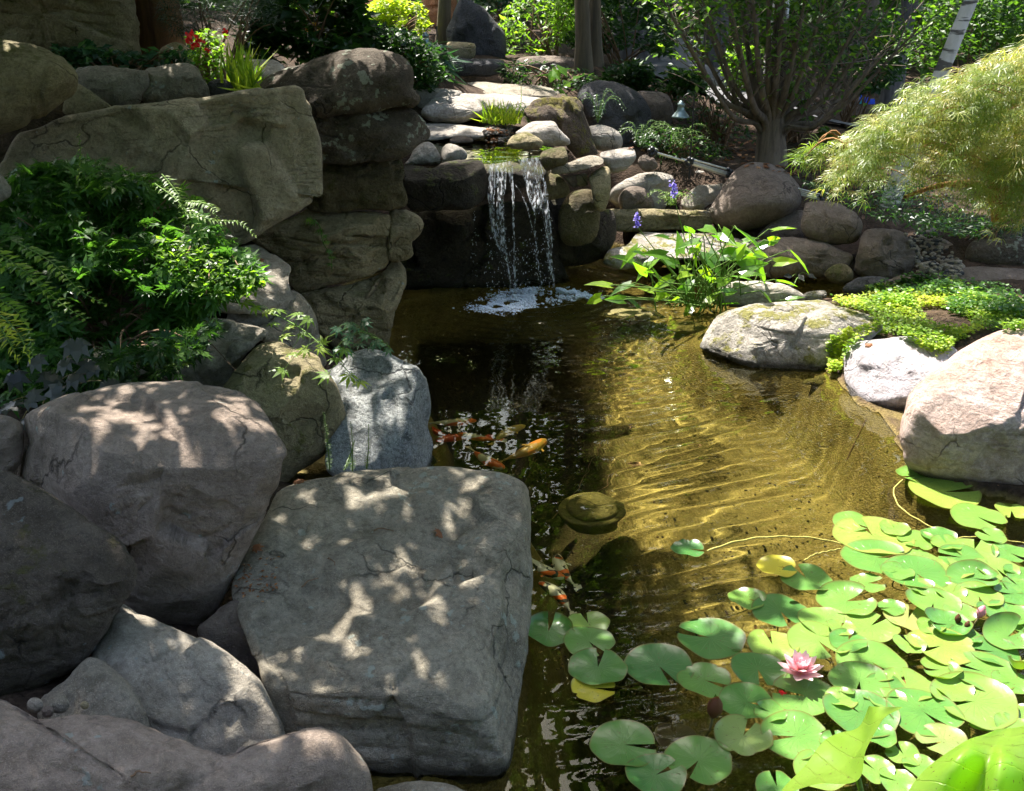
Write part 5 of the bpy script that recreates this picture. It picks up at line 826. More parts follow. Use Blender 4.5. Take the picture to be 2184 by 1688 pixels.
# background shrubs, each its own plant
BG = [
 ('dark drooping conifer branch with pale tips at the top left', 'conifer', [(330, -60), (560, -60), (600, 10), (585, 55), (540, 40), (500, 75), (420, 85), (360, 75), (340, 30)], 8.2, .8, 5200, .11, 'needle', 'needle', 4, -.3),
 ('low dark leafy plants along the top of the grey boulders', 'shrub', [(100, 110), (180, 95), (280, 120), (400, 100), (430, 140), (330, 150), (200, 145), (110, 140)], 7.8, .5, 500, .10, 'blue', 'oval', 3, -.1),
 ('sunlit rose bush carrying the red flowers', 'shrub', [(400, 80), (440, 62), (475, 75), (480, 150), (465, 195), (430, 170), (410, 130)], 7.4, .4, 620, .05, 'bright', 'oval', 0, 0),
 ('large dark shrub with broad leaves left of the capstone', 'shrub', [(530, 20), (620, -30), (760, -30), (790, 60), (760, 110), (640, 130), (560, 150), (520, 120)], 9.5, .9, 1300, .15, 'deep', 'oval', 2.5, -.2),
 ('dark leafy shrub rising behind the capstone', 'shrub', [(700, 60), (800, 50), (880, 70), (930, 110), (950, 170), (900, 200), (860, 120), (760, 105)], 9.8, .8, 1700, .08, 'deep', 'oval', 3, -.2),
 ('glowing yellow green shrub at the top left of the orange rock', 'shrub', [(780, 20), (830, -10), (900, 10), (915, 60), (880, 90), (820, 80), (770, 60)], 13.6, 1., 1500, .09, 'lime', 'oval', 3, -.1),
 ('mid green shrub below the glowing yellow green shrub', 'shrub', [(690, 55), (760, 30), (820, 70), (900, 80), (910, 120), (800, 120), (700, 110)], 12.2, 1., 1400, .10, 'mid', 'oval', 3, -.1),
 ('strap leaved dark green plants left of the stone ledge', 'shrub', [(880, 110), (930, 95), (960, 130), (960, 180), (900, 195), (880, 170)], 10.6, .6, 300, .22, 'blue', 'narrow', 0, 0),
 ('green shrub at the top left above the orange trunk', 'shrub', [(560, -60), (760, -60), (760, 10), (620, 30), (560, 10)], 12, 1.2, 900, .14, 'mid', 'oval', 2, -.2),
 ('rhododendron with glossy sunlit whorled leaves at the top centre', 'shrub', [(1060, 60), (1090, 0), (1160, -40), (1230, -30), (1220, 60), (1170, 110), (1110, 125), (1060, 110)], 13.4, 1.2, 1500, .13, 'bright', 'narrow', 3, -.05),
 ('grey green shrub behind the triangular boulder', 'shrub', [(1020, -50), (1130, -50), (1130, 20), (1090, 60), (1060, 40), (1010, 10)], 16, 1.2, 900, .13, 'blue', 'narrow', 3, -.05),
 ('leafy understorey around the pair of slim trunks', 'shrub', [(1180, -50), (1420, -50), (1440, 60), (1440, 120), (1330, 100), (1280, 110), (1200, 90)], 13.6, 2.5, 3400, .11, 'deep', 'oval', 2.2, 0.),
 ('dark green low shrubs in front of the gravel path', 'shrub', [(1290, 150), (1350, 130), (1430, 145), (1500, 160), (1500, 195), (1420, 200), (1340, 190), (1290, 180)], 11.6, .8, 1500, .10, 'deep', 'oval', 3, -.2),
 ('dark ground plants beneath the stone ledges', 'shrub', [(1050, 140), (1130, 130), (1230, 150), (1290, 165), (1290, 195), (1200, 190), (1080, 175)], 11.8, .5, 900, .10, 'deep', 'narrow', 3, -.2),
 ('sunlit pale green plants behind the many stemmed tree', 'shrub', [(1545, 110), (1600, 95), (1660, 120), (1670, 180), (1640, 230), (1570, 200), (1540, 160)], 13.2, .8, 1100, .10, 'bright', 'oval', 3, -.2),
 ('bright leafy shrub between the trunks right of the many stemmed tree', 'shrub', [(1660, 170), (1720, 180), (1730, 230), (1690, 245), (1655, 225)], 13.6, .6, 420, .10, 'mid', 'oval', 3, -.2),
 ('bare twiggy undergrowth left of the many stemmed tree', 'shrub', [(1440, 200), (1500, 190), (1600, 220), (1620, 300), (1540, 310), (1450, 280)], 10.9, .7, 420, .07, 'deep', 'oval', 0, 0),
 ('ferny dark groundcover around the lamp post foot', 'shrub', [(1360, 290), (1440, 270), (1520, 300), (1560, 330), (1480, 350), (1400, 340)], 9.9, .6, 900, .08, 'deep', 'narrow', 0, 0),
 ('leafy branches sparkling in the sun at the top right corner', 'shrub', [(1960, -60), (2260, -60), (2260, 100), (2120, 110), (2030, 130), (1950, 150), (1910, 90), (1960, 40)], 10.5, 1.3, 3800, .075, 'mid', 'oval', 3, -.12),
 ('dark leafy branches left of the leaning birch', 'shrub', [(1700, 60), (1830, 20), (1940, 60), (1920, 170), (1850, 200), (1780, 190), (1720, 130)], 12.5, 1.5, 2600, .09, 'deep', 'oval', 2.5, -.15),
 ('low green hedge in front of the wooden fence', 'shrub', [(1660, 240), (1730, 250), (1780, 290), (1720, 310), (1650, 290)], 11.5, .5, 620, .09, 'mid', 'oval', 3, -.2),
 ('low leafy clump under the right edge boulder', 'shrub', [(1900, 440), (2000, 460), (2100, 470), (2250, 450), (2250, 500), (2080, 510), (1960, 500)], 8.4, .4, 700, .05, 'maple', 'oval', 0, 0),
]
for (lb, cat, poly, Y, th, n, s, mt, kd, cl, thr) in BG:
    shrub(lb, cat, poly, Y, th, n, s, mt, kd, clump=cl, thr=thr, stems=16 if 'twiggy' not in lb else 60, name='conifer' if cat == 'conifer' else 'shrub')
# distant wood closing the view, and an unseen belt added to block skylight
def wood(n, x0, x1, y0, y1, z0, z1, s, mt, lb):
    P = np.c_[RNG.uniform(x0, x1, n), RNG.uniform(y0, y1, n), RNG.uniform(z0, z1, n)]; P = P[noise(P * .5, 60) > -.25]; n = len(P)
    return link('distant_wood', leaf_mesh('distant_wood', 'oval', P, sunny(n), rnd(n), s * RNG.uniform(.6, 1.3, n), RNG.random(n), LM[mt]), None, lb, 'wood', None, 'stuff')
wood(20000, -16, 26, 22, 34, .6, 4.4, .55, 'deep', 'mass of woodland foliage closing the view behind the garden')
wood(14000, -18, 18, -14, -5, .3, 9, .7, 'deep', 'unseen belt of trees added behind the viewpoint to block skylight')
wood(9000, -30, 45, 38, 50, .5, 12, 1.3, 'deep', 'dark mass of far trees beyond the woodland foliage')
# red and yellow flowers
for i, (x, y, s, mt, nm, lb) in enumerate([(408, 78, 7, 'red', 'rose', 'larger red flower at the left of the sunlit bush'), (424, 86, 6, 'red', 'rose', 'red flower just right of the larger one'), (411, 97, 5, 'red', 'rose', 'small red flower below the pair of red flowers'), (441, 107, 3, 'red', 'rose', 'tiny red flower lower in the sunlit bush'), (479, 70, 4, 'red', 'rose', 'small pinkish red flower on a stem right of the bush'), (672, 60, 9, 'yellowf', 'blossom', 'patch of yellow flowers in the dark shrub'), (748, 68, 5, 'yellowf', 'blossom', 'single yellow flower right of the yellow patch')]):
    c = PY(x, y, 7.3 if mt == 'red' else 10.5); k = 16; P = c + RNG.normal(size=(k, 3)) * .012 * s / 5; o = link(nm, leaf_mesh(nm, 'round', P, rnd(k), rnd(k), .0045 * s * (1 if mt == 'red' else 1.5), RNG.random(k), LM[mt]), None, lb, 'flower', 'flowers in the shrubs'); recenter(o)
blades('tall fine green grass in the sun beside the red flowers', PY(515, 195, 7.2), 70, .34, .10, 'grass', jit=.05)
blades('arching grass clump spilling over the pale flat rock', PY(530, 190, 7.0), 40, .26, .7, 'grass', jit=.04)
# around the upper pool
blades('fine pale grass tuft left on the pebbles of the upper pool', PZ(1055, 262, 1.1), 110, .22, .7, 'grass', jit=.06)
blades('second brighter grass tuft on the pebbles of the upper pool', PZ(1085, 265, 1.1), 90, .2, .6, 'lime', jit=.05)
radial_fern('bright green fern growing beside the mossy stump rock', PZ(1130, 270, 1.12), 13, .24, .055, 14, 'bright', H=.75)
fern('single upright sunlit fern frond above the long white slab', [[PY(1110, 235, 8.8), PY(1112, 205, 8.8), PY(1111, 172, 8.8)]], .04, 12, 'bright', name='fern_frond', droop=-.5)
radial_fern('small grey green fern behind the smooth tan boulder', PY(1275, 262, 9.6), 9, .26, .05, 14, 'blue', H=.9)
radial_fern('dark fern right of the smooth tan boulder', PY(1365, 315, 9.7), 12, .28, .06, 14, 'deep', H=.7)
radial_fern('leafy fern in front of the grey stone on the step', PY(1430, 440, 9.1), 12, .2, .06, 10, 'bright', H=.6)
radial_fern('feathery fern patch below the lamp post', PY(1450, 315, 9.8), 12, .3, .06, 14, 'mid', H=.6)
def broad(label, base, leaves, mat, name='hosta', size=.16, cat='plant', kind='oval'):
    o = thing(name, base, label, cat); Lp = np.array(leaves); st = [(arc(base + RNG.normal(size=3) * [.03, .03, 0], q, .04), .004, .003) for q in Lp]
    part('stalks', tubes('stalks', st, BK['stem'], 5), o); part('leaves', leaf_mesh('leaves', kind, Lp, unit(rnd(len(Lp)) * .5 + [0, -.5, .8]), unit(rnd(len(Lp)) * .6 + [0, 0, .5]), size, RNG.random(len(Lp)), LM[mat]), o); return o
bs = PY(1190, 190, 11.4); broad('small bright hosta with upright leaves in front of the slim trunks', bs, [PY(x, y, 11.4) for x, y in [(1172, 178), (1182, 165), (1195, 172), (1178, 190), (1200, 185), (1210, 165), (1220, 172)]], 'pick', size=.2)
bs = PY(1610, 600, 7.8)
broad('small dark red leaved seedling right of the pickerel plant', PZ(1700, 600, .02), [PZ(x, y, .1) for x, y in [(1680, 570), (1690, 590), (1705, 580), (1715, 600), (1695, 605), (1720, 585)]], 'heuch', 'seedling', .09)
# pickerel plant
pb = PZ(1500, 665, -.05); o = thing('pickerel_plant', pb, 'tall sunlit pickerel plant with arrow shaped leaves at the far pond edge', 'water plant')
LP = [(1470, 495, 1), (1500, 487, 1), (1540, 495, 1), (1530, 510, 1.3), (1575, 492, 1.4), (1650, 492, .9), (1640, 515, .8), (1690, 540, 1.1), (1490, 515, .9), (1425, 508, .7), (1360, 530, 1.1), (1395, 555, 1.2), (1420, 545, 1), (1350, 560, 1.1), (1440, 565, .8), (1382, 583, .9), (1450, 540, 1), (1480, 540, 1), (1510, 540, 1.3), (1540, 545, 1.2), (1555, 520, 1.1), (1580, 570, 1.2), (1615, 570, 1.1), (1430, 595, .9), (1470, 610, .8), (1530, 605, .8), (1300, 610, 1), (1345, 607, 1), (1280, 635, .9), (1400, 630, 1.1), (1360, 655, 1), (1545, 625, .9), (1510, 645, .9), (1545, 650, 1), (1655, 560, .9), (1660, 600, .8), (1330, 640, .8), (1440, 640, .9), (1475, 655, .8), (1680, 640, .7), (1580, 545, .9), (1610, 540, .8), (1500, 575, .9), (1560, 590, .9), (1405, 600, .7), (1630, 628, .7)]
hv = np.array([(0, 0, 0), (-.16, .20, .02), (.25, .25, .05), (.62, .15, .02), (1, 0, -.1), (.62, -.15, .02), (.25, -.25, .05), (-.16, -.20, .02), (.5, 0, -.03)]); hf = [(0, 1, 2), (0, 2, 8), (2, 3, 8), (3, 4, 8), (8, 4, 5), (8, 5, 6), (0, 8, 6), (0, 6, 7)]
stems = []
LP += [(1500 + RNG.normal() * 85, 565 + RNG.normal() * 38, RNG.uniform(.6, 1.0)) for _ in range(14)]
for i, (x, y, s) in enumerate(LP):
    q = PY(x, y, 7.35 + RNG.uniform(-.25, .25)); out = unit(np.array([(x - 1500) / 150, RNG.uniform(-.6, .3), RNG.uniform(-.25, .5)])); b0 = pb + RNG.normal(size=3) * [.16, .1, 0]
    nrm = unit(RNG.normal(size=3) * .5 + [0, -.35, .8]); X_ = unit(out - (out @ nrm) * nrm); Y_ = np.cross(nrm, X_); L = .185 * s
    V = q + L * (hv[:, :1] * X_ + hv[:, 1:2] * Y_ + hv[:, 2:] * nrm)
    part('leaf', mesh_arrays('leaf', V, np.array(hf), LM['pick'], False, {'tint': np.full(9, RNG.random())}), o)
    P = catmull([b0, b0 + (q - b0) * [.25, .3, .5], q - out * .04 + [0, 0, .01], q], 14, False); stems.append((P, .0065, .0035))
for i in range(26):
    b0 = pb + RNG.normal(size=3) * [.16, .08, 0]; q = b0 + [RNG.normal() * .18, RNG.normal() * .1, RNG.uniform(.25, .55)]; stems.append((arc(b0, q, 0), .006, .003))
part('stems', tubes('stems', stems, BK['stem'], 6), o)
for (x, y, y1, lb) in [(1436, 388, 420, 'purple'), (1357, 455, 483, 'p')]:
    a = PY(x + 1, y1, 7.4); b_ = PY(x, y, 7.4); k = 90; t = RNG.random(k)[:, None]; P = a + (b_ - a) * t + RNG.normal(size=(k, 3)) * .010
    part('flower_spike', leaf_mesh('flower_spike', 'round', P, rnd(k), rnd(k), .014, RNG.random(k), LM['violet']), o)
    part('flower_stalk', tubes('flower_stalk', [(catmull([pb, pb + (a - pb) * .5, a], 12, False), .005, .003)], BK['stem'], 6), o)
# creeping jenny ground cover
def cover(label, poly, n, size, mat, zoff=.03, name='ground_cover', cat='ground cover', clump=5., thr=-.25, kind='round', thick=.05):
    poly = np.asarray(poly, float); x0, y0 = poly.min(0); x1, y1 = poly.max(0); out = []
    while len(out) < n:
        q = RNG.random((n, 2)) * [x1 - x0, y1 - y0] + [x0, y0]; q = q[inpoly(q, poly)]
        for (x, y) in q[:n - len(out)]:
            p, nn = hit(x, y)
            if p[1] > 15 or (clump and noise((p * clump)[None], 5)[0] < thr): continue
            out.append(p + np.array([0, 0, RNG.random() * thick + zoff * .3 + .05 * max(0, noise((p * 4)[None], 6)[0])]))
    P = np.array(out)
    return link(name, leaf_mesh(name, kind, P, sunny(n, 1.6), rnd(n), size * RNG.uniform(.6, 1.2, n), np.clip(.3 + .5 * RNG.random(n) + .5 * noise(P * 5, 7), 0, 1), LM[mat]), None, label, cat, None, 'stuff')
cover('yellow green creeping ground cover between the pale boulders on the right', [(1770, 648), (1860, 620), (1960, 610), (2080, 640), (2184, 660), (2260, 700), (2180, 712), (2100, 708), (2040, 735), (2010, 770), (1960, 745), (1900, 715), (1820, 735), (1790, 790), (1765, 790), (1775, 760), (1830, 720), (1870, 705), (1850, 680), (1800, 665)], 9000, .020, 'jenny', clump=3, thr=-.5)
cover('darker green creeping plants in the shade above the yellow green cover', [(1850, 630), (1950, 600), (2060, 615), (2184, 650), (2260, 660), (2260, 700), (2100, 680), (1950, 670), (1870, 655)], 3000, .03, 'maple', thick=.09)
cover('trailing tufts of yellow green ground cover hanging over the water edge', [(1765, 735), (1800, 715), (1830, 735), (1800, 770), (1795, 800), (1765, 800)], 420, .026, 'jenny', clump=0)
# ------------------------------------------------------------ lily pads
def pad_mat(name, a, b_, vein, trans=.2, rough=.30):
    m, nt, b, out = newmat(name); A = lambda n: nd(nt, 'Attribute', attribute_name=n).outputs['Fac']
    ang, rad, tint = A('ang'), A('rad'), A('tint'); geo = nd(nt, 'NewGeometry')
    n = nd(nt, 'TexNoise', {'Vector': geo.outputs['Position'], 'Scale': 14., 'Detail': 4.}).outputs['Fac']; n2 = nd(nt, 'TexNoise', {'Vector': geo.outputs['Position'], 'Scale': 90., 'Detail': 3.}).outputs['Fac']
    v = math_(nt, 'ABSOLUTE', math_(nt, 'SINE', math_(nt, 'ADD', math_(nt, 'MULTIPLY', ang, 9.), math_(nt, 'MULTIPLY', n2, .5)))); vm = math_(nt, 'SUBTRACT', 1., ramp(nt, v, [(0., 0.), (.13, 1.)]))
    vm = math_(nt, 'MULTIPLY', vm, ramp(nt, rad, [(.0, 1.), (.85, .0)]))
    col = ramp(nt, math_(nt, 'ADD', tint, math_(nt, 'MULTIPLY', math_(nt, 'SUBTRACT', n, .5), .7)), [(.1, a), (.9, b_)])
    col = mix(nt, math_(nt, 'MULTIPLY', vm, .6), col, vein)
    col = mix(nt, math_(nt, 'MULTIPLY', ramp(nt, n2, [(.66, 0.), (.7, 1.)]), .8), col, (.10, .07, .02))
    col = mix(nt, ramp(nt, rad, [(.93, 0.), (1., .75)]), col, (.14, .10, .025))
    nt.links.new(col, b.inputs['Base Color']); b.inputs['Roughness'].default_value = rough; b.inputs['Specular IOR Level'].default_value = .45
    bp = nd(nt, 'Bump', {'Height': math_(nt, 'SUBTRACT', math_(nt, 'MULTIPLY', n, .5), math_(nt, 'MULTIPLY', vm, .35)), 'Strength': .8, 'Distance': .010}); nt.links.new(bp.outputs[0], b.inputs['Normal'])
    tr = nd(nt, 'BsdfTranslucent', {'Color': mix(nt, 1., col, (1.8, 1.9, .5), 'MULTIPLY')}); mx = nd(nt, 'MixShader', {0: trans, 1: b.outputs[0], 2: tr.outputs[0]}); nt.links.new(mx.outputs[0], out.inputs[0]); return m
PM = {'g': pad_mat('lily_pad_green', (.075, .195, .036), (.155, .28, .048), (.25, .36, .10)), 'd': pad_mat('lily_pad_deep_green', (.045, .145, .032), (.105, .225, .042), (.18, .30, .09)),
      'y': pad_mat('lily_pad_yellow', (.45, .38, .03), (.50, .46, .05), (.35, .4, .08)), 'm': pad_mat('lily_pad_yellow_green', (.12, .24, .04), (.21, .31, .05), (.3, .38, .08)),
      'r': pad_mat('lily_pad_reddish', (.18, .26, .07), (.28, .25, .09), (.3, .34, .1)), 'b': pad_mat('lily_pad_brown', (.07, .045, .02), (.16, .10, .04), (.2, .12, .05), .1, .6),
      'lotus': pad_mat('lotus_leaf', (.17, .30, .035), (.24, .38, .045), (.36, .46, .09), .6, .4)}
PADS = []
def pad(x, y, w, notch, kind, label, tx=0., ty=0., torn=0., curl=0., lift=0., gap=9):
    X0, Y0 = T(6, [(x, y)])[0]; c = PZ(X0, Y0, 0.); t = (c - CAM) @ FW; r = w * .535 / 2 * t / F; i = len(PADS); rg = np.random.default_rng(900 + i)
    z0 = .004; 
    for (pc, pr, pz) in PADS:
        if np.hypot(*(pc[:2] - c[:2])) < (pr + r) * .93: z0 = max(z0, pz + .0035)
    z0 = min(z0, .03); PADS.append((c, r, z0)); z0 += lift
    NA, NR = 60, 9; a = np.linspace(R(gap), 2 * math.pi - R(gap), NA) + R(notch); s = np.linspace(0, 1, NR + 1)[1:] ** .85
    edge = 1 + .02 * np.sin(a * 3 + i) + .012 * np.sin(a * 7 + 2 * i)
    edge *= 1 - .06 * np.exp(-((np.abs(a - R(notch)) - R(gap)) / .15) ** 2) - .06 * np.exp(-((2 * math.pi - np.abs(a - R(notch)) - R(gap)) / .15) ** 2)
    if torn:
        for k in range(3): edge -= torn * (.5 + rg.random()) * np.exp(-((a - R(notch) - rg.uniform(.6, 5.6)) / .12) ** 2) * (1 + .5 * np.sin(a * 40))
    U = s[:, None] * edge[None] * r; xx = U * np.cos(a); yy = U * np.sin(a); ss = s[:, None] + 0 * a[None]
    zz = .006 * ss ** 2 * np.sin(2 * a + i) + .0035 * np.sin(5 * a + i * 2) * ss ** 3 + (.004 + .006 * rg.random() ** 3 * np.clip(np.sin(a * 1.0 + i * 1.7), 0, 1) + curl * (.5 + .5 * np.cos(a - 1.9 - i))) * ss ** 5
    V = np.vstack([[0, 0, 0], np.stack([xx, yy, zz], -1).reshape(-1, 3)]); V[:, 2] += V[:, 0] * tx + V[:, 1] * ty
    V[:, 2] = np.maximum(V[:, 2], -.003 - .0 * V[:, 2]); V += [c[0], c[1], z0]
    I = 1 + np.arange(NR * NA).reshape(NR, NA); Q = np.stack([I[:-1, :-1], I[1:, :-1], I[1:, 1:], I[:-1, 1:]], -1).reshape(-1, 4); Q0 = np.stack([np.zeros(NA - 1, int), I[0, :-1], I[0, 1:], I[0, 1:]], -1)
    me = bpy.data.meshes.new('lily_pad'); me.from_pydata(V.tolist(), [], [tuple(q) for q in Q.tolist()] + [tuple(q[:3]) for q in Q0.tolist()]); me.polygons.foreach_set('use_smooth', [True] * len(me.polygons))
    for nm, av in (('ang', np.r_[0, np.tile(a - R(notch), NR)]), ('rad', np.r_[0, ss.ravel()]), ('tint', np.full(len(V), rg.random()))):
        at = me.attributes.new(nm, 'FLOAT', 'POINT'); at.data.foreach_set('value', av.astype(np.float32))
    me.materials.append(PM[kind]); o = link('lily_pad', me, None, label, 'lily pad', 'lily pads floating on the pond'); recenter(o)
    b0 = c + [rg.normal() * .12, .12 + rg.random() * .15, -.42]; st = link('stem', tubes('stem', [(catmull([c + [0, 0, z0 - .004], c + [0, .02, -.12], b0], 12, False) - np.array(o.location), .003, .003)], BK['petiole'], 5), o); st.cycles.is_caustics_receiver = True
    return o
extra = []
pad(1720, 22, 150, 200, 'm', 'yellowed lily pad tucked behind another below the salmon boulder', curl=.01)
pad(1845, 95, 275, 5, 'm', 'large yellow green lily pad nearest the salmon boulder')
pad(2130, 172, 130, 250, 'm', 'small lily pad overlapping a large one at the right edge, top')
pad(1985, 205, 212, -60, 'g', 'broad lily pad with a lower right notch below the salmon boulder')
pad(1455, 222, 160, -55, 'g', 'small round lily pad at the top left corner of the pad mass')
pad(1540, 285, 312, 100, 'm', 'large yellowish lily pad under the small round one')
pad(1725, 305, 150, 200, 'm', 'pale lily pad behind the yellow one, ragged edge', torn=.06)
pad(1818, 290, 140, -100, 'g', 'small lily pad at the top of the mass beside a floating stem')
pad(1970, 350, 178, 60, 'g', 'lily pad at the upper right of the mass with a bitten rim', torn=.07)
pad(2122, 368, 150, -60, 'g', 'light lily pad at the upper right beside the frame edge')
pad(1748, 388, 165, 180, 'g', 'lily pad mostly covered by the big left pad, upper middle')
pad(1915, 388, 190, 160, 'g', 'lily pad with one dark hole, upper middle of the mass')
pad(1552, 380, 272, 8, 'g', 'very large lily pad below the large yellowish one')
pad(1518, 482, 140, 2, 'g', 'small lily pad with an open notch to the right', gap=16, torn=.05)
pad(2062, 438, 175, -80, 'g', 'lily pad with a torn lower edge, right of the holed one', torn=.05)
pad(2160, 462, 130, 180, 'g', 'lily pad cut by the right edge, second row')
pad(1880, 440, 150, 100, 'm', 'partly hidden lily pad between the holed one and the curled one')
pad(1960, 482, 200, -20, 'd', 'lily pad with a curled upper rim near the right', curl=.03)
pad(1720, 460, 258, -75, 'g', 'large lily pad with a notch toward the viewer, upper centre of the mass')
pad(1735, 520, 120, 90, 'g', 'lily pad peeping out below the large upper centre pad', torn=.05)
pad(1860, 540, 130, 180, 'm', 'yellowish lily pad crossed by a brown stem')
pad(2150, 515, 120, 100, 'g', 'small lily pad at the right edge, above the twin tipped pad')
pad(2135, 552, 160, 175, 'g', 'lily pad with a thin dark slit at the right edge')
pad(1985, 560, 185, -100, 'g', 'lily pad just above the pink flower bud')
pad(1425, 560, 235, 20, 'g', 'lily pad with an upright folded right lobe', curl=.02, gap=14)
pad(1690, 632, 192, 60, 'r', 'reddish olive lily pad with a white shine')
pad(1792, 592, 212, -115, 'g', 'lily pad overlapping the reddish one, puckered surface', curl=.015)
pad(1850, 690, 182, 180, 'g', 'tilted lily pad with a raised brown rim left of the bud', curl=.03, ty=.1, lift=.008)
pad(2110, 640, 190, 130, 'g', 'large lily pad right of the pink flower bud', curl=.02)
pad(2165, 690, 90, 20, 'g', 'lily pad folded up against the right edge')
pad(2105, 745, 185, 30, 'd', 'lily pad standing with its dark edge up, right side', curl=.04, ty=.15, lift=.01)
pad(2050, 800, 200, 170, 'd', 'lily pad behind the pad with the tan leaf')
pad(1825, 775, 255, 200, 'm', 'wide yellow green lily pad left of the tan leaf, torn left tip', torn=.05)
pad(1690, 765, 130, 100, 'g', 'small jagged lily pad below the reddish one', torn=.12)
pad(1530, 668, 218, 40, 'g', 'round lily pad with a star of light at its centre')
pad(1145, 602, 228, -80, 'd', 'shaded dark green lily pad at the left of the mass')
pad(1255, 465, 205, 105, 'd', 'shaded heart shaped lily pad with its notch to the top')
pad(1130, 418, 162, -10, 'y', 'yellow lily pad half in shade beside the heart shaped one')
pad(1002, 552, 152, -25, 'm', 'yellow and green blotched lily pad at the left of the mass', torn=.05)
pad(1330, 652, 208, -22, 'g', 'lily pad with a sharp notch and two red dots, left of centre')
pad(1110, 745, 205, 90, 'm', 'lily pad with a yellow upper tip, behind the pink flower')
pad(1305, 738, 245, -70, 'g', 'large lily pad directly behind the pink flower')
pad(1530, 832, 276, -60, 'g', 'big lily pad with dried flower debris on it')
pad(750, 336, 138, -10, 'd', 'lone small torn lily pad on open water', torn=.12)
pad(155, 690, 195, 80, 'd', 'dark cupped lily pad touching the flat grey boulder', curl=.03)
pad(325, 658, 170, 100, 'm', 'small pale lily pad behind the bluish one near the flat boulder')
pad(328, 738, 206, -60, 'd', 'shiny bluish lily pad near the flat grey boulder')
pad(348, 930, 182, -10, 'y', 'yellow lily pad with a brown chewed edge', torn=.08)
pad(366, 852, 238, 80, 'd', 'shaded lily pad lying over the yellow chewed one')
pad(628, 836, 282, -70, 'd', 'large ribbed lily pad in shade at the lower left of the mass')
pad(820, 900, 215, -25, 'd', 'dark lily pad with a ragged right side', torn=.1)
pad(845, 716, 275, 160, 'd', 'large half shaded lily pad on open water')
pad(1048, 852, 222, -90, 'd', 'shaded round lily pad left of the pink flower')
pad(1820, 878, 160, 180, 'm', 'glossy lily pad with a yellow left part', curl=.02)
pad(1680, 935, 220, 90, 'g', 'lily pad under the glossy one, lower middle')
pad(1590, 945, 160, 60, 'd', 'dark lily pad peeking out right of the debris pad')
pad(1478, 925, 240, -110, 'd', 'dark lily pad half in shadow right of the pink flower')
pad(2000, 885, 262, 150, 'g', 'lily pad carrying the tan dead leaf')
pad(2172, 1030, 100, 160, 'g', 'lily pad at the right edge above the lotus leaf')
pad(2150, 870, 90, 60, 'm', 'upright brownish lily pad at the right edge', curl=.05, lift=.01)
pad(1248, 970, 272, 165, 'd', 'glossy lily pad directly below the pink flower', curl=.01)
pad(1002, 998, 228, -15, 'g', 'lily pad with a red dead petal on its rim')
pad(2020, 1050, 230, 200, 'g', 'lily pad under the very large one at the lower right')
pad(1965, 1012, 332, 190, 'g', 'very large shiny lily pad at the lower right', curl=.015)
pad(1480, 1065, 295, 120, 'd', 'lily pad behind the small folded lotus leaf', curl=.01)
pad(1750, 1058, 296, -60, 'g', 'large bright lily pad between the two lotus leaves')
pad(985, 1145, 232, 60, 'r', 'worn olive lily pad with a nibbled edge', torn=.06)
pad(1210, 1152, 286, 182, 'g', 'lily pad with big bites out of its right side', torn=.12)
pad(1670, 1215, 142, 100, 'g', 'small notched lily pad above the tan strip')
pad(1830, 1185, 205, 200, 'r', 'olive lily pad left of the big lotus leaf')
pad(1545, 1278, 155, 120, 'g', 'long lily pad hidden by the folded lotus leaf')
pad(1640, 1330, 150, 160, 'g', 'lily pad at the bottom edge beside the lotus stem')
pad(1320, 1300, 230, 90, 'g', 'lily pad under the folded lotus leaf at the bottom')
pad(1130, 1352, 170, 90, 'g', 'lily pad cut off by the bottom edge')
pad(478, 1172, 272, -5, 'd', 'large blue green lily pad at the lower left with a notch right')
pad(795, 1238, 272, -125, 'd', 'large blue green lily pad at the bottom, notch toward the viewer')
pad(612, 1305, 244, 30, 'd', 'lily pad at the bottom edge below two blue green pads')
pad(700, 1130, 175, 90, 'b', 'brown decayed lily pad just under the water', torn=.08, lift=-.02)
for (x, y, w, nt__, kd, lb) in [(1630, 255, 120, 100, 'g', 'small lily pad above the big yellow one, on its far side'), (1640, 455, 130, 200, 'g', 'lily pad showing in the gap left of the large upper centre pad'), (1850, 330, 120, 90, 'm', 'light lily pad between the stem end and the holed pad'), (2040, 300, 120, 120, 'g', 'lily pad at the upper right, just under the broad notched pad'),
    (1615, 590, 110, 190, 'g', 'lily pad between the folded lobe pad and the reddish one'), (1905, 630, 130, 100, 'g', 'lily pad filling the gap right of the puckered pad'), (2035, 620, 110, 220, 'd', 'dark lily pad behind the pink flower bud'), (1430, 745, 150, 60, 'g', 'lily pad in the gap between the flower and the star lit pad'), (1930, 730, 130, 80, 'g', 'lily pad between the tilted pad and the upright dark edged pad'),
    (1400, 1000, 130, 200, 'g', 'lily pad edge showing right of the glossy pad under the flower'), (1600, 1010, 150, 110, 'g', 'lily pad behind the bright pad between the lotus leaves'), (1880, 960, 150, 60, 'm', 'lily pad left above the very large shiny pad'), (2120, 930, 150, 200, 'g', 'lily pad between the leaf bearing pad and the right edge'), (2120, 1110, 130, 100, 'g', 'lily pad close to the right edge above the cupped lotus leaf'),
    (1100, 1050, 130, 150, 'g', 'lily pad squeezed between the petal pad and the bitten pad'), (1380, 1180, 130, 90, 'g', 'lily pad left of the folded lotus leaf'), (1560, 1160, 140, 70, 'g', 'lily pad just right of the folded lotus leaf'), (1740, 1270, 140, 100, 'g', 'lily pad at the foot of the big lotus leaf'), (1400, 690, 110, 60, 'm', 'yellowish lily pad between the dotted pad and the star lit pad'), (1780, 690, 110, 40, 'g', 'small lily pad under the tilted brown rimmed pad')]: pad(x, y, w, nt__, kd, lb)
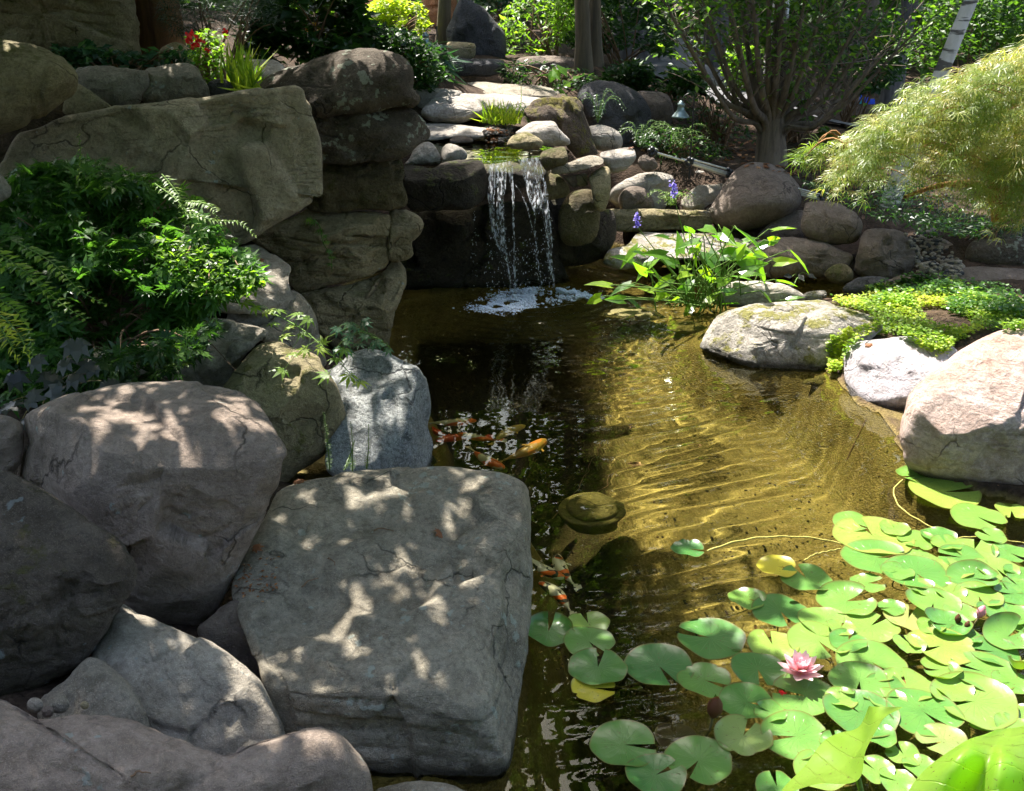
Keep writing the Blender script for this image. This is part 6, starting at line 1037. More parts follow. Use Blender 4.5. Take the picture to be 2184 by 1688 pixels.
# lily leaf stems floating on the water
def cable(name, label, pts, r, mat, z=.004, cat='plant stem', group=None):
    P = catmull([list(PZ(x, y, zz if False else z)) for x, y in pts], 40, False); P[:, 2] += .002 * np.sin(np.arange(40) * .9)
    return recenter(link(name, tubes(name, [(P, r, r * .8)], BK[mat], 6), None, label, cat, group))
cable('floating_lily_stem', 'long yellow lily stem curving over open water to the lone pad', [(1508, 1176), (1560, 1158), (1620, 1147), (1690, 1145), (1750, 1150), (1800, 1162)], .0045, 'ystem')
cable('floating_lily_stem', 'curved yellow stem hanging below the yellowed pad on the right', [(1925, 1024), (1906, 1045), (1918, 1080), (1960, 1110), (2015, 1138)], .004, 'ystem')
cable('floating_lily_stem', 'short yellow stem left of the very large pad', [(1715, 1196), (1740, 1182), (1792, 1171)], .0035, 'ystem')
cable('floating_lily_stem', 'yellow stem running to the right edge between the upper pads', [(2012, 1178), (2040, 1150), (2100, 1146), (2190, 1160)], .0035, 'ystem')
# water lily flower
fc = PZ(1707, 1436, .045); o = thing('water_lily_flower', fc, 'open pink water lily flower among the pads', 'flower')
pv, pf = [], []
for i, s in enumerate(np.linspace(0, 1, 7)):
    wd = .30 * math.sin(math.pi * min(1, s * .92 + .06)) ** .8 * (1 - s * .35); pv += [(s, -wd, .10 * s * s + .10 * wd), (s, 0, .10 * s * s - .02), (s, wd, .10 * s * s + .10 * wd)]
    if i: k = 3 * (i - 1); pf += [(k, k + 3, k + 4, k + 1), (k + 1, k + 4, k + 5, k + 2)]
pm = mesh_arrays('petal', np.array(pv), np.array(pf), LM['pinkp'], True, {'tint': np.repeat(np.linspace(.2, 1, 7), 3)})
for ring, (m, el, l) in enumerate([(9, 14, .088), (9, 34, .082), (8, 54, .070), (6, 72, .054)]):
    for k in range(m):
        q = link('petal', pm, o); q.scale = (l, l * .9, l); q.rotation_euler = (0, -R(el + RNG.uniform(-6, 6)), 2 * math.pi * (k + ring * .5) / m + RNG.uniform(-.1, .1)); q.location = (0, 0, .004 * ring)
P = fc + np.c_[RNG.normal(size=(60, 2)) * .006, np.full(60, .01)]; part('stamens', leaf_mesh('stamens', 'blade', P, rnd(60), unit(rnd(60) * .5 + [0, 0, 1]), .03, RNG.random(60), LM['yellowf']), o)
part('stalk', tubes('stalk', [(catmull([fc, fc + [.0, .01, -.1], fc + [.02, .05, -.4]], 8, False), .004, .004)], BK['petiole'], 6), o)
def bud(x, y, z, h, label, mat='pinkp', lean=(.35, .1)):
    b = PZ(x, y, z); o = thing('lily_bud', b, label, 'flower bud'); ax_ = unit(np.array([lean[0], lean[1], 1.])); t = np.linspace(0, 1, 9)
    part('bud', tubes('bud', [(b + ax_ * h * t[:, None], .30 * h * np.sin(np.clip(t * 2.7 + .25, 0, math.pi)) + .0008, 0)], LM[mat], 8), o); part('sepals', leaf_mesh('sepals', 'oval', np.repeat(b[None], 4, 0), np.array([[1, 0, .1], [-1, 0, .1], [0, 1, .1], [0, -1, .1]], float), np.repeat((ax_)[None], 4, 0), h * .95, np.full(4, .3), LM['mid']), o)
    part('stalk', tubes('stalk', [(catmull([b, b - ax_ * .06, b + [-.03, .03, -.25]], 8, False), .0045, .004)], BK['petiole'], 6), o)
bud(2086, 1318, .06, .055, 'pink tipped lily bud leaning right among the pads'); bud(2042, 1330, .035, .04, 'small closed green lily bud left of the pink tipped bud', 'dry', (.0, .1)); bud(2060, 1342, .03, .035, 'short reddish lily bud between the two larger buds', 'dry', (.2, .1))
bud(1520, 1530, .06, .09, 'tall brown wilted lily bud rising from dark water at the bottom', 'dry', (.08, -.1))
# lotus leaves in the foreground
def lotus(label, curves, depth, stem):
    C = [catmull([PY(x, y, Y) for x, y, Y in c], 48, False) for c in curves]; K = 10; rows = []
    t = np.linspace(0, len(C) - 1, (len(C) - 1) * K + 1)
    CC = np.stack(C); rows = catmull(CC.reshape(len(C), -1), len(t), False).reshape(len(t), 48, 3) if len(C) > 2 else np.stack([C[0] * (1 - u) + C[1] * u for u in t])
    V = rows.reshape(-1, 3); V = V + .006 * np.stack([noise(V * 9, 1), noise(V * 9, 2), noise(V * 12, 3)], -1)
    I = np.arange(len(t) * 48).reshape(len(t), 48); Q = np.stack([I[:-1, :-1], I[1:, :-1], I[1:, 1:], I[:-1, 1:]], -1).reshape(-1, 4)
    b = V.mean(0); o = thing('lotus_leaf', [b[0], b[1], 0], label, 'lotus leaf')
    jj, ii = np.meshgrid(np.linspace(0, 1, 48), t); me = mesh_arrays('blade', V, Q, PM['lotus'], True, {'ang': (jj * 2.4).ravel(), 'rad': (.12 + 0 * ii).ravel(), 'tint': np.full(len(V), .6)}); part('blade', me, o)
    part('stem', tubes('stem', [(catmull(stem, 16, False), .008, .009)], BK['stem'], 8), o)
lotus('folded lotus leaf with a pale upper side standing above the pads at the bottom', [[(1672, 1686, 2.32), (1712, 1640, 2.4), (1756, 1584, 2.5), (1790, 1562, 2.5), (1830, 1552, 2.5), (1852, 1508, 2.5)], [(1674, 1688, 2.3), (1730, 1668, 2.32), (1790, 1640, 2.36), (1835, 1590, 2.4), (1858, 1540, 2.42), (1868, 1506, 2.46)], [(1673, 1690, 2.28), (1740, 1672, 2.24), (1826, 1662, 2.22), (1850, 1600, 2.3), (1885, 1535, 2.38), (1925, 1510, 2.42)]], 0, [PY(1829, 1655, 2.3), PY(1840, 1700, 2.34), PY(1870, 1800, 2.4)])
lotus('very large cupped lotus leaf filling the bottom right corner', [[(1900, 1760, 1.9), (1935, 1690, 1.95), (1985, 1630, 2.0), (2060, 1580, 2.05), (2110, 1560, 2.1), (2150, 1556, 2.12)], [(1990, 1790, 1.85), (2010, 1700, 1.9), (2035, 1640, 1.92), (2055, 1600, 1.96), (2080, 1575, 2.05), (2120, 1556, 2.1)], [(2075, 1800, 1.86), (2080, 1720, 1.92), (2095, 1660, 1.95), (2108, 1610, 1.99), (2125, 1575, 2.07), (2145, 1553, 2.12)], [(2140, 1800, 1.82), (2135, 1720, 1.86), (2138, 1650, 1.9), (2140, 1610, 1.95), (2150, 1580, 2.05), (2160, 1552, 2.12)], [(2290, 1820, 1.9), (2270, 1720, 1.95), (2240, 1640, 2.0), (2215, 1590, 2.05), (2200, 1560, 2.1), (2190, 1545, 2.15)]], 0, [PY(2085, 1700, 2.0), PY(2090, 1800, 2.05), PY(2100, 1900, 2.1)])

# ------------------------------------------------------------ fish
def fish_mat(name, a, b_, thr, c=None):
    m, nt, b, out = newmat(name); tc = nd(nt, 'TexCoord'); n = nd(nt, 'TexNoise', {'Vector': tc.outputs['Object'], 'Scale': 11., 'Detail': 1.}).outputs['Fac']
    col = ramp(nt, n, [(thr - .01, a), (thr + .01, b_)])
    if c: n2 = nd(nt, 'TexNoise', {'Vector': tc.outputs['Object'], 'Scale': 17., 'Detail': 1., 'Distortion': 1.}).outputs['Fac']; col = mix(nt, ramp(nt, n2, [(.55, 0.), (.57, 1.)]), col, c)
    nt.links.new(col, b.inputs['Base Color']); b.inputs['Roughness'].default_value = .4; return m
FM = {'wo': fish_mat('koi_white_orange', (.50, .45, .30), (.55, .11, .02), .52), 'r': fish_mat('koi_red', (.45, .05, .01), (.6, .08, .02), .5), 'g': fish_mat('koi_gold', (.28, .16, .03), (.48, .17, .03), .55), 'k': fish_mat('koi_three_colour', (.75, .72, .62), (.80, .15, .03), .57, (.03, .03, .03)), 'dg': fish_mat('koi_dark_gold', (.28, .22, .05), (.42, .30, .05), .5)}
def koi(hx, hy, tx, ty, depth, bend, mat, label):
    depth = depth * 1.9 + .02
    a, b_ = PZ(hx, hy, -depth * .76), PZ(tx, ty, -depth * .76); a[2] = b_[2] = -depth; L_ = np.linalg.norm(b_ - a); d = unit(b_ - a); sd = np.array([-d[1], d[0], 0]); t = np.linspace(0, 1, 18); S_ = a + d * (t * L_)[:, None] + sd * (np.sin(t * math.pi) * bend * L_)[:, None]
    w_ = L_ * .14 * np.clip(np.sin(np.clip(t * 1.25 + .10, 0, 1.25) * math.pi * .78) ** .7, .0, 1) * (1 - .25 * t); w_[-1] = L_ * .02; w_[0] = L_ * .02; tg = unit(np.gradient(S_, axis=0)); nn = np.stack([-tg[:, 1], tg[:, 0], 0 * t], -1); th = np.arange(12) * 2 * math.pi / 12
    V = S_[:, None] + w_[:, None, None] * (np.cos(th)[None, :, None] * nn[:, None] + 1.1 * np.sin(th)[None, :, None] * np.array([0, 0, 1.])); I = np.arange(18 * 12).reshape(18, 12); Q = np.stack([I[:-1], np.roll(I[:-1], -1, 1), np.roll(I[1:], -1, 1), I[1:]], -1).reshape(-1, 4)
    o = thing('koi', S_[8], label, 'fish', 'koi carp in the pond'); p = [part('body', mesh_arrays('body', V.reshape(-1, 3), Q, FM[mat]), o)]
    def fin(base, dr, dn, l, wd, nm):
        V = np.array([base, base + dr * l * .5 + dn * wd, base + dr * l + dn * wd * .7, base + dr * l * .9, base + dr * l - dn * wd * .7, base + dr * l * .5 - dn * wd * .5]); p.append(part(nm, mesh_arrays(nm, V, np.array([(0, 1, 2), (0, 2, 3), (0, 3, 4), (0, 4, 5)]), FM[mat], False), o))
    fin(S_[-1], tg[-1], nn[-1] * .8 + [0, 0, .5], L_ * .22, L_ * .11, 'tail_fin')
    for s in (1, -1): fin(S_[5] + nn[5] * w_[5] * s * .8, unit(nn[5] * s + tg[5] * .8), tg[5] * .5 + [0, 0, -.2], L_ * .15, L_ * .05, 'pectoral_fin')
    fin(S_[7] + [0, 0, w_[7] * .9], unit(tg[7] + [0, 0, .5]), np.array([0, 0, 1.]), L_ * .2, L_ * .03, 'dorsal_fin')
    for q in p: q.cycles.is_caustics_receiver = True
koi(1016, 910, 915, 915, 0.050, .05, 'wo', 'white koi with an orange band behind its yellow head, farthest of the group')
koi(978, 940, 1062, 954, 0.060, -.05, 'wo', 'white and orange koi facing left beside the blue grey boulder')
koi(930, 965, 1030, 955, 0.100, .1, 'r', 'deep red koi half hidden by the blue grey boulder')
koi(1163, 956, 1075, 1000, 0.080, .06, 'g', 'golden koi with an orange head, rightmost of the group')
koi(1120, 935, 1055, 968, 0.120, -.08, 'dg', 'dull gold koi behind the golden one')
koi(1076, 1014, 1008, 975, 0.060, .05, 'wo', 'white koi with an orange head beside the flat grey boulder')
koi(920, 940, 965, 962, 0.130, -.12, 'r', 'slim dark red koi at the left of the group')
koi(1205, 1245, 1130, 1200, 0.050, .1, 'k', 'white and black koi with a red spot beside the flat boulder')
koi(1187, 1200, 1222, 1262, 0.080, -.06, 'k', 'dark koi with a pale head right of the red spotted one')
koi(1150, 1255, 1215, 1315, 0.060, .08, 'k', 'black and white koi with an orange flank, lowest of the three')
# sunken pot
def lathe(name, prof, c, mat, seg=40, wob=0.):
    pr = np.array(prof, float); th = np.arange(seg) * 2 * math.pi / seg; V = np.stack([pr[:, 0, None] * np.cos(th), pr[:, 0, None] * np.sin(th), pr[:, 1, None] + 0 * th], -1) + c
    I = np.arange(len(pr) * seg).reshape(len(pr), seg); Q = np.stack([I[:-1], np.roll(I[:-1], -1, 1), np.roll(I[1:], -1, 1), I[1:]], -1).reshape(-1, 4); return mesh_arrays(name, V.reshape(-1, 3), Q, mat)
pc = PZ(1262, 1098, -.24); pc[2] = -.56
o = thing('sunken_planter', pc, 'round algae covered planter standing on the pond bed', 'planter')
for nm, pf_ in (('pot', [(.0, 0), (.14, 0), (.16, .06), (.165, .10), (.175, .105), (.175, .125), (.165, .13), (.001, .13)]), ('lid', [(.001, .128), (.13, .131), (.135, .15), (.12, .17), (.05, .185), (.001, .187)])):
    q = part(nm, lathe(nm, pf_, pc, RM['algae']), o); q.cycles.is_caustics_receiver = True
for i, pts in enumerate([[(1180, 1010), (1230, 985), (1290, 930), (1350, 925)], [(1270, 1020), (1330, 985), (1420, 985), (1500, 950)], [(1800, 1030), (1830, 990), (1870, 950), (1900, 935)]]):
    P = catmull([list(PZ(x, y, -.3) * [1, 1, 0] + [0, 0, ground_z(PZ(x, y, -.3)[None], False)[0] + .02]) for x, y in pts], 30, False); q = recenter(link('sunken_twig', tubes('sunken_twig', [(P, .004, .002)], BK['twig'], 5), None, ['thin dark root curving over the pond bed near the shadow edge', 'fine twig lying across the middle of the pond bed', 'dark forked twig under water left of the salmon boulder'][i], 'twig')); q.cycles.is_caustics_receiver = True

# ------------------------------------------------------------ falling water
m, nt, b, out = newmat('falling_water'); gl = nd(nt, 'BsdfGlass', {'IOR': 1.33, 'Roughness': .02}); geo = nd(nt, 'NewGeometry'); tl = nd(nt, 'BsdfTranslucent', {'Color': (.9, .93, 1, 1)}); df = nd(nt, 'BsdfDiffuse', {'Color': (.85, .9, .95, 1)}); tp = nd(nt, 'BsdfTransparent', {'Color': (.97, .98, .98, 1)})
nz_ = nd(nt, 'TexNoise', {'Vector': nd(nt, 'Mapping', {'Vector': geo.outputs['Position'], 'Scale': (1, 1, .45)}).outputs[0], 'Scale': 55., 'Detail': 3.}).outputs['Fac']
w1 = nd(nt, 'MixShader', {0: .5, 1: tl.outputs[0], 2: df.outputs[0]}); w2 = nd(nt, 'MixShader', {0: .5, 1: gl.outputs[0], 2: tp.outputs[0]}); f = ramp(nt, nz_, [(.46, .03), (.68, .75)])
w3 = nd(nt, 'MixShader', {0: f, 1: w2.outputs[0], 2: w1.outputs[0]}); nt.links.new(w3.outputs[0], out.inputs[0]); FALL = m
m, nt, b, out = newmat('water_drops'); b.inputs['Base Color'].default_value = (.9, .93, .97, 1); b.inputs['Roughness'].default_value = .05; b.inputs['Transmission Weight'].default_value = .6; b.inputs['IOR'].default_value = 1.33; DROP = m
m, nt, b, out = newmat('white_foam'); b.inputs['Base Color'].default_value = (.50, .57, .66, 1); b.inputs['Roughness'].default_value = .3; b.inputs['Subsurface Weight'].default_value = 0; FOAM = m
def fallpts(pts):
    D_ = T(10, pts); out = []
    for (x, y) in D_: s = np.clip((y - 335) / 290, 0, 1); out.append(PY(x, y, 8.0 - .22 * s ** .6))
    return np.array(out)
wf = thing('waterfall', PZ(1110, 628, 0), 'thin veils and strands of water falling from the stone lip into the pond', 'waterfall')
SIDES = [([(150, 195), (160, 450), (175, 760), (235, 920), (330, 1110), (365, 1380)], [(325, 170), (320, 400), (300, 560), (310, 860), (345, 1080), (385, 1380)]), ([(340, 165), (350, 300), (372, 420), (380, 700), (385, 900), (400, 1370)], [(385, 160), (392, 300), (395, 420), (398, 700), (405, 900), (418, 1370)]), ([(430, 150), (490, 330), (530, 500), (610, 700), (640, 800), (650, 960)], [(635, 125), (665, 330), (700, 500), (725, 700), (742, 880), (742, 960)]), ([(655, 960), (690, 1020), (705, 1100), (730, 1200), (740, 1290), (745, 1340)], [(742, 960), (745, 1040), (750, 1100), (752, 1200), (770, 1290), (778, 1340)])]
for sd_i, (a, b_) in enumerate(SIDES):
    A, Bq = catmull(fallpts(a), 90, False), catmull(fallpts(b_), 90, False); K = 22; u = np.linspace(0, 1, K)[None, :, None]; V = (A[:, None] * (1 - u) + Bq[:, None] * u); sh = V.shape; V = V.reshape(-1, 3)
    V[:, 1] += .022 * noise(V * [40, 1, 3.5], 5 + sd_i) + .010 * noise(V * [90, 1, 14], 9); V[:, 0] += .008 * noise(V * [20, 1, 9], 11); I = np.arange(len(V)).reshape(sh[:2])
    Q = np.stack([I[:-1, :-1], I[1:, :-1], I[1:, 1:], I[:-1, 1:]], -1); keepq = noise(V[Q[..., 0].ravel()] * [30, 1, 4], 44 + sd_i).reshape(Q.shape[:2]) > (-.35 + .5 * np.linspace(0, 1, Q.shape[0])[:, None])
    part('water_veil', mesh_arrays('water_veil', V, Q[keepq], FALL), wf)
ST = [[(170, 200), (190, 500), (190, 760), (240, 920), (340, 1120), (370, 1370)], [(215, 205), (210, 600), (230, 800), (330, 1050), (372, 1380)], [(300, 200), (300, 560), (310, 860), (330, 1100), (380, 1340)], [(355, 170), (380, 400), (385, 700), (395, 900), (405, 1150), (410, 1370)], [(400, 380), (480, 500), (540, 680), (580, 850), (605, 1000), (630, 1200), (665, 1380)], [(440, 150), (500, 330), (530, 480), (590, 650), (585, 850), (610, 1100), (670, 1370)], [(520, 140), (560, 300), (600, 420), (660, 640), (700, 900), (700, 950)], [(600, 130), (640, 320), (680, 400), (710, 600), (735, 860), (740, 1050), (770, 1330)], [(560, 135), (610, 330), (640, 480), (680, 660), (712, 820)], [(620, 130), (655, 300), (690, 520), (720, 700), (738, 900)], [(690, 960), (710, 1080), (740, 1200), (765, 1340)], [(240, 210), (250, 420), (265, 640), (290, 880)]]
for p_ in ST:
    P = catmull(fallpts(p_), 150, False); P[:, :2] += .007 * np.stack([noise(P * [1, 1, 22], 3), noise(P * [1, 1, 25], 4)], -1); t = np.linspace(0, 1, 150)
    rr = .0034 * (.45 + 1.0 * np.abs(noise(np.c_[t * 60, t * 0, t * 0 + len(p_) + p_[0][0]], 6)) ** 1.3) * (1 - .3 * t); part('water_strand', tubes('water_strand', [(P, rr, 0)], FALL, 6), wf)
# drops
ico = np.array([(0, 0, 1), (.89, 0, .45), (.28, .85, .45), (-.72, .53, .45), (-.72, -.53, .45), (.28, -.85, .45), (.72, .53, -.45), (-.28, .85, -.45), (-.89, 0, -.45), (-.28, -.85, -.45), (.72, -.53, -.45), (0, 0, -1)], float)
icf = np.array([(0, 1, 2), (0, 2, 3), (0, 3, 4), (0, 4, 5), (0, 5, 1), (1, 6, 2), (2, 7, 3), (3, 8, 4), (4, 9, 5), (5, 10, 1), (2, 6, 7), (3, 7, 8), (4, 8, 9), (5, 9, 10), (1, 10, 6), (11, 7, 6), (11, 8, 7), (11, 9, 8), (11, 10, 9), (11, 6, 10)])
def balls(name, P, r, mat, st=None):
    r = np.broadcast_to(np.asarray(r, float), (len(P),)); s = np.ones((len(P), 3)) if st is None else st; V = P[:, None] + ico[None] * r[:, None, None] * s[:, None]; return mesh_arrays(name, V.reshape(-1, 3), (icf[None] + (np.arange(len(P)) * 12)[:, None, None]).reshape(-1, 3), mat)
dp = []
for p_ in ST:
    P = catmull(fallpts(p_), 60, False); k = RNG.integers(8, 60, 34); dp.append(P[k] + RNG.normal(size=(34, 3)) * [.022, .02, .03] * (k[:, None] / 60))
x_ = RNG.uniform(120, 720, 260); y_ = 1380 - 520 * RNG.random(260) ** 1.6; dp.append(fallpts(np.c_[x_, y_])); x_ = RNG.normal(30, 18, 40); y_ = RNG.uniform(480, 1400, 40); dp.append(fallpts(np.c_[x_, y_]))
dp = np.vstack(dp); part('drops', balls('drops', dp, .0018 + .0028 * RNG.random(len(dp)) ** 2, DROP, np.c_[np.ones(len(dp)), np.ones(len(dp)), RNG.uniform(1, 2.4, len(dp))]), wf, kind='stuff')
# foam
fp = []
for (x, y, sx, sy, n) in [(1155, 634, 60, 9, 3600), (1110, 644, 56, 10, 3000), (1192, 627, 34, 7, 3000), (1085, 655, 46, 9, 1900), (1235, 633, 50, 6, 1300), (1040, 657, 40, 8, 500)]:
    q = RNG.normal(size=(n, 2)) * [sx * .6, sy * .6] + [x, y]; fp.append(PZ(q[:, 0], q[:, 1], 0))
fp = np.vstack(fp); dens = noise(fp * [9, 12, 1], 4); fp = fp[dens + .5 * noise(fp * [26, 34, 1], 14) > -.22]; rr = np.exp(-((fp[:, 0] - .2) / .28) ** 2 - ((fp[:, 1] - 7.85) / .16) ** 2)
fp[:, 2] = waves(fp[:, 0], fp[:, 1]) + .07 * rr * RNG.random(len(fp)) ** .7 ; part('foam', balls('foam', fp, .0022 + .007 * RNG.random(len(fp)) ** 3, FOAM, np.c_[np.ones((len(fp), 2)) * 1.3, np.full(len(fp), .6)]), wf, kind='stuff')

# ------------------------------------------------------------ pebbles and gravel
def pebble_field(label, pts, r0, r1, mats, name='pebbles'):
    k = len(pts); st = RNG.uniform(.6, 1.3, (k, 3)) * [1, 1, .6]; me = balls(name, pts, RNG.uniform(r0, r1, k), RM[mats[0]], st); nf = len(icf)
    for m_ in mats[1:]: me.materials.append(RM[m_])
    me.polygons.foreach_set('material_index', np.repeat(RNG.integers(0, len(mats), k), nf).astype(np.int32)); return link(name, me, None, label, 'gravel', None, 'stuff')
def scatter(poly, n, off=.004):
    poly = np.asarray(poly, float); x0, y0 = poly.min(0); x1, y1 = poly.max(0); o_ = []
    while len(o_) < n:
        q = RNG.random(2) * [x1 - x0, y1 - y0] + [x0, y0]
        if inpoly(q[None], poly)[0]: p, nn = hit(q[0], q[1]); o_.append(p + [0, 0, off])
    return np.array(o_)
pebble_field('mixed small pebbles at the back of the upper pool', np.vstack([scatter([(1030, 285), (1050, 262), (1085, 268), (1095, 285), (1080, 305), (1045, 300)], 170, .01), PZ(RNG.uniform(1035, 1090, 90), RNG.uniform(268, 305, 90), 1.02)]), .012, .028, ['pale', 'grey', 'brown', 'orange'])
pebble_field('grey gravel between the rocks at the back of the inlet', scatter([(1930, 500), (1990, 490), (2050, 560), (2060, 600), (1990, 620), (1880, 630), (1900, 600), (1960, 590)], 420), .012, .03, ['grey', 'palegrey', 'char'])
pebble_field('small gravel on the stone step beside the fern', scatter([(1500, 447), (1525, 443), (1525, 455), (1500, 458)], 40), .008, .014, ['palegrey', 'grey'])
pebble_field('coarse grit scattered on the shallow pond bed', np.array([[x, y, z + .004] for x, y, z in zip(*(lambda P: (P[:, 0], P[:, 1], ground_z(P, True)))(PZ(RNG.uniform(1150, 2100, 900), RNG.uniform(1050, 1450, 900), -.35)[:, :2]))]), .003, .009, ['olive', 'palegrey', 'brown', 'orange']).cycles.is_caustics_receiver = True
# ------------------------------------------------------------ fallen leaves and twigs
for i, (x, y, s, lb, mt) in enumerate([(928, 1142, .055, 'curled brown dead leaf on top of the flat grey boulder', 'dry'), (635, 1032, .045, 'reddish dead leaf in the cleft behind the flat grey boulder', 'dry'), (545, 1175, .04, 'dark dead leaf at the left side of the flat grey boulder', 'dry'), (2095, 1440, .10, 'large tan dead leaf lying on a lily pad', 'dry'), (1665, 1485, .03, 'shrivelled red petal on a lily pad rim', 'red'), (1900, 1440, .05, 'dried flower remains on a big lily pad', 'dry'), (1925, 1462, .04, 'second dried flower scrap on the same lily pad', 'dry'), (548, 557, .06, 'brown curled leaf on the sunlit ledge stone', 'dry'), (1850, 740, .05, 'orange dead leaf between the mauve boulder and the ground cover', 'dry'), (1370, 535, .05, 'yellow leaf lying on the mossy slab tip', 'lime'), (355, 135, .07, 'brown dead leaf on the squarish grey boulder', 'dry')]):
    p, n_ = hit(x, y); P = p + n_ * .012; o = link('dead_leaf', leaf_mesh('dead_leaf', 'lobed', np.array([P]), np.array([n_ + [.2, -.1, .1]]), np.array([[.8, .3 - .6 * (i % 2), 0]]), s, np.array([.9 if 'tan' in lb else .4]), LM[mt]), None, lb, 'leaf'); recenter(o)
for i, (x0, y0, x1, y1, lb) in enumerate([(643, 1258, 678, 1240, 'short dark twig on the left part of the flat boulder'), (800, 1134, 840, 1140, 'thin twig near the middle of the flat boulder'), (700, 1195, 715, 1212, 'tiny bent twig on the flat boulder'), (283, 1660, 320, 1657, 'small twig on the reddish boulder at the bottom'), (430, 715, 560, 860, 'long bare twig arching from the shrub over the wedge rock')]):
    a, _ = hit(x0, y0); b_, _ = hit(x1, y1); o = recenter(link('twig', tubes('twig', [(arc(a + [0, 0, .008], b_ + [0, 0, .01], .01, 7) + RNG.normal(size=(7, 3)) * .002, .003, .0015)], BK['twig'], 5), None, lb, 'twig'))
P = scatter([(1300, 300), (1700, 300), (2000, 420), (1850, 450), (1720, 380), (1550, 350), (1380, 330)], 420, .01); link('leaf_litter', leaf_mesh('leaf_litter', 'lobed', P, sunny(420, 2.), rnd(420), .045 * RNG.uniform(.6, 1.3, 420), RNG.random(420), LM['dry']), None, 'brown leaf litter on the soil around the many stemmed tree', 'leaf litter', None, 'stuff')
P = scatter([(520, 1190), (600, 1190), (590, 1260), (540, 1300), (500, 1260)], 60, .006); link('leaf_litter', leaf_mesh('leaf_litter', 'oval', P, sunny(60, 2.), rnd(60), .018, RNG.random(60), LM['dry']), None, 'brown debris caught at the left side of the flat boulder', 'leaf litter', None, 'stuff')

# ------------------------------------------------------------ garden objects
def plain(name, col, rough=.5, metal=0.):
    m, nt, b, out = newmat(name); geo = nd(nt, 'NewGeometry'); n = nd(nt, 'TexNoise', {'Vector': geo.outputs['Position'], 'Scale': 40., 'Detail': 4.}).outputs['Fac']
    nt.links.new(mix(nt, ramp(nt, n, [(.4, 0.), (.7, .5)]), col, [c * .5 for c in col]), b.inputs['Base Color']); b.inputs['Roughness'].default_value = rough; b.inputs['Metallic'].default_value = metal; return m
VERD = plain('lamp_grey_green_metal', (.22, .28, .28), .4, .7); BLK = plain('black_plastic', (.015, .015, .017), .4); SIL = plain('silver_tube', (.62, .60, .56), .3, .9); WOOD = plain('fence_wood', (.28, .16, .10), .8); WIRE = plain('pale_metal_rod', (.35, .34, .32), .5, .5)
def lamp(x, y, Y, footy, label):
    c = PY(x, y, Y); s = 1.; o = thing('path_lamp', PY(x + 26, footy, Y), label, 'garden lamp')
    part('shade', lathe('shade', [(.005, .105), (.02, .10), (.022, .085), (.034, .08), (.036, .062), (.030, .058), (.034, .045), (.034, .02), (.05, .0), (.075, -.03), (.085, -.045), (.078, -.045), (.045, -.01), (.02, 0)], c, VERD, 24), o)
    part('bulb', lathe('bulb', [(.001, -.05), (.016, -.045), (.022, -.03), (.018, -.01), (.01, 0)], c, plain('lamp_glass', (.7, .7, .66), .2), 12), o)
    pt = c + [.115, 0, .0]; ft = pt * [1, 1, 0] + [0, 0, ground_z(pt[None], False)[0] - .05]
    part('post', tubes('post', [(np.array([ft, (ft + pt) / 2, pt + [0, 0, .16]]), .008, .007), (catmull([pt + [0, 0, .12], pt + [-.03, 0, .17], c + [.03, 0, .15], c + [0, 0, .10]], 14, False), .005, .005)], BLK, 8), o)
lamp(1452, 240, 9.8, 340, 'verdigris bell shaped garden lamp on a thin post below the many stemmed tree')
lamp(908, 92, 11.0, 150, 'bluish bell shaped garden lamp half hidden in the shrubs behind the capstone')
# silver tripod lying on the rocks
o = thing('tripod', PY(1480, 355, 9.45), 'silver and black folded tripod lying on the rocks below the lamp', 'tripod'); g = lambda x, y, Y=9.45: PY(x, y, Y)
part('upper_tube', tubes('upper_tube', [(np.array([g(1402, 327), g(1470, 347)]), .011, .011), (np.array([g(1452, 340), g(1475, 348)]), .016, .016)], SIL, 10), o)
for k, (a0, a1, r_) in enumerate([((1475, 340), (1553, 362), .010), ((1478, 350), (1552, 374), .018), ((1478, 346), (1550, 368), .008)]): part('leg', tubes('leg', [(np.array([g(*a0, 9.45 + .02 * k), g(*a1, 9.45 + .02 * k)]), r_, r_)], SIL, 10), o)
def lump(name, pts, r, o): part(name, balls(name, np.array([g(x, y) for x, y in pts]), r, BLK), o)
lump('head', [(1386, 322), (1391, 318), (1394, 328), (1397, 324), (1388, 330)], .028, o); lump('collar', [(1463, 345), (1470, 340), (1474, 347), (1468, 352), (1476, 342)], .026, o); lump('foot', [(1553, 362), (1557, 370), (1552, 375), (1560, 366)], .024, o)
o = thing('rod_bundle', PY(1730, 418, 9.0), 'bundle of pale rods poking out right of the big round boulder', 'rods')
for k in range(4): part('rod', tubes('rod', [(np.array([PY(1700, 402 + 4 * k, 9.), PY(1748, 415 + 4 * k, 9.)]), .008, .008)], SIL, 8), o)
part('end_cap', balls('end_cap', np.array([PY(1750, 418, 9.), PY(1752, 426, 9.)]), .024, BLK), o)
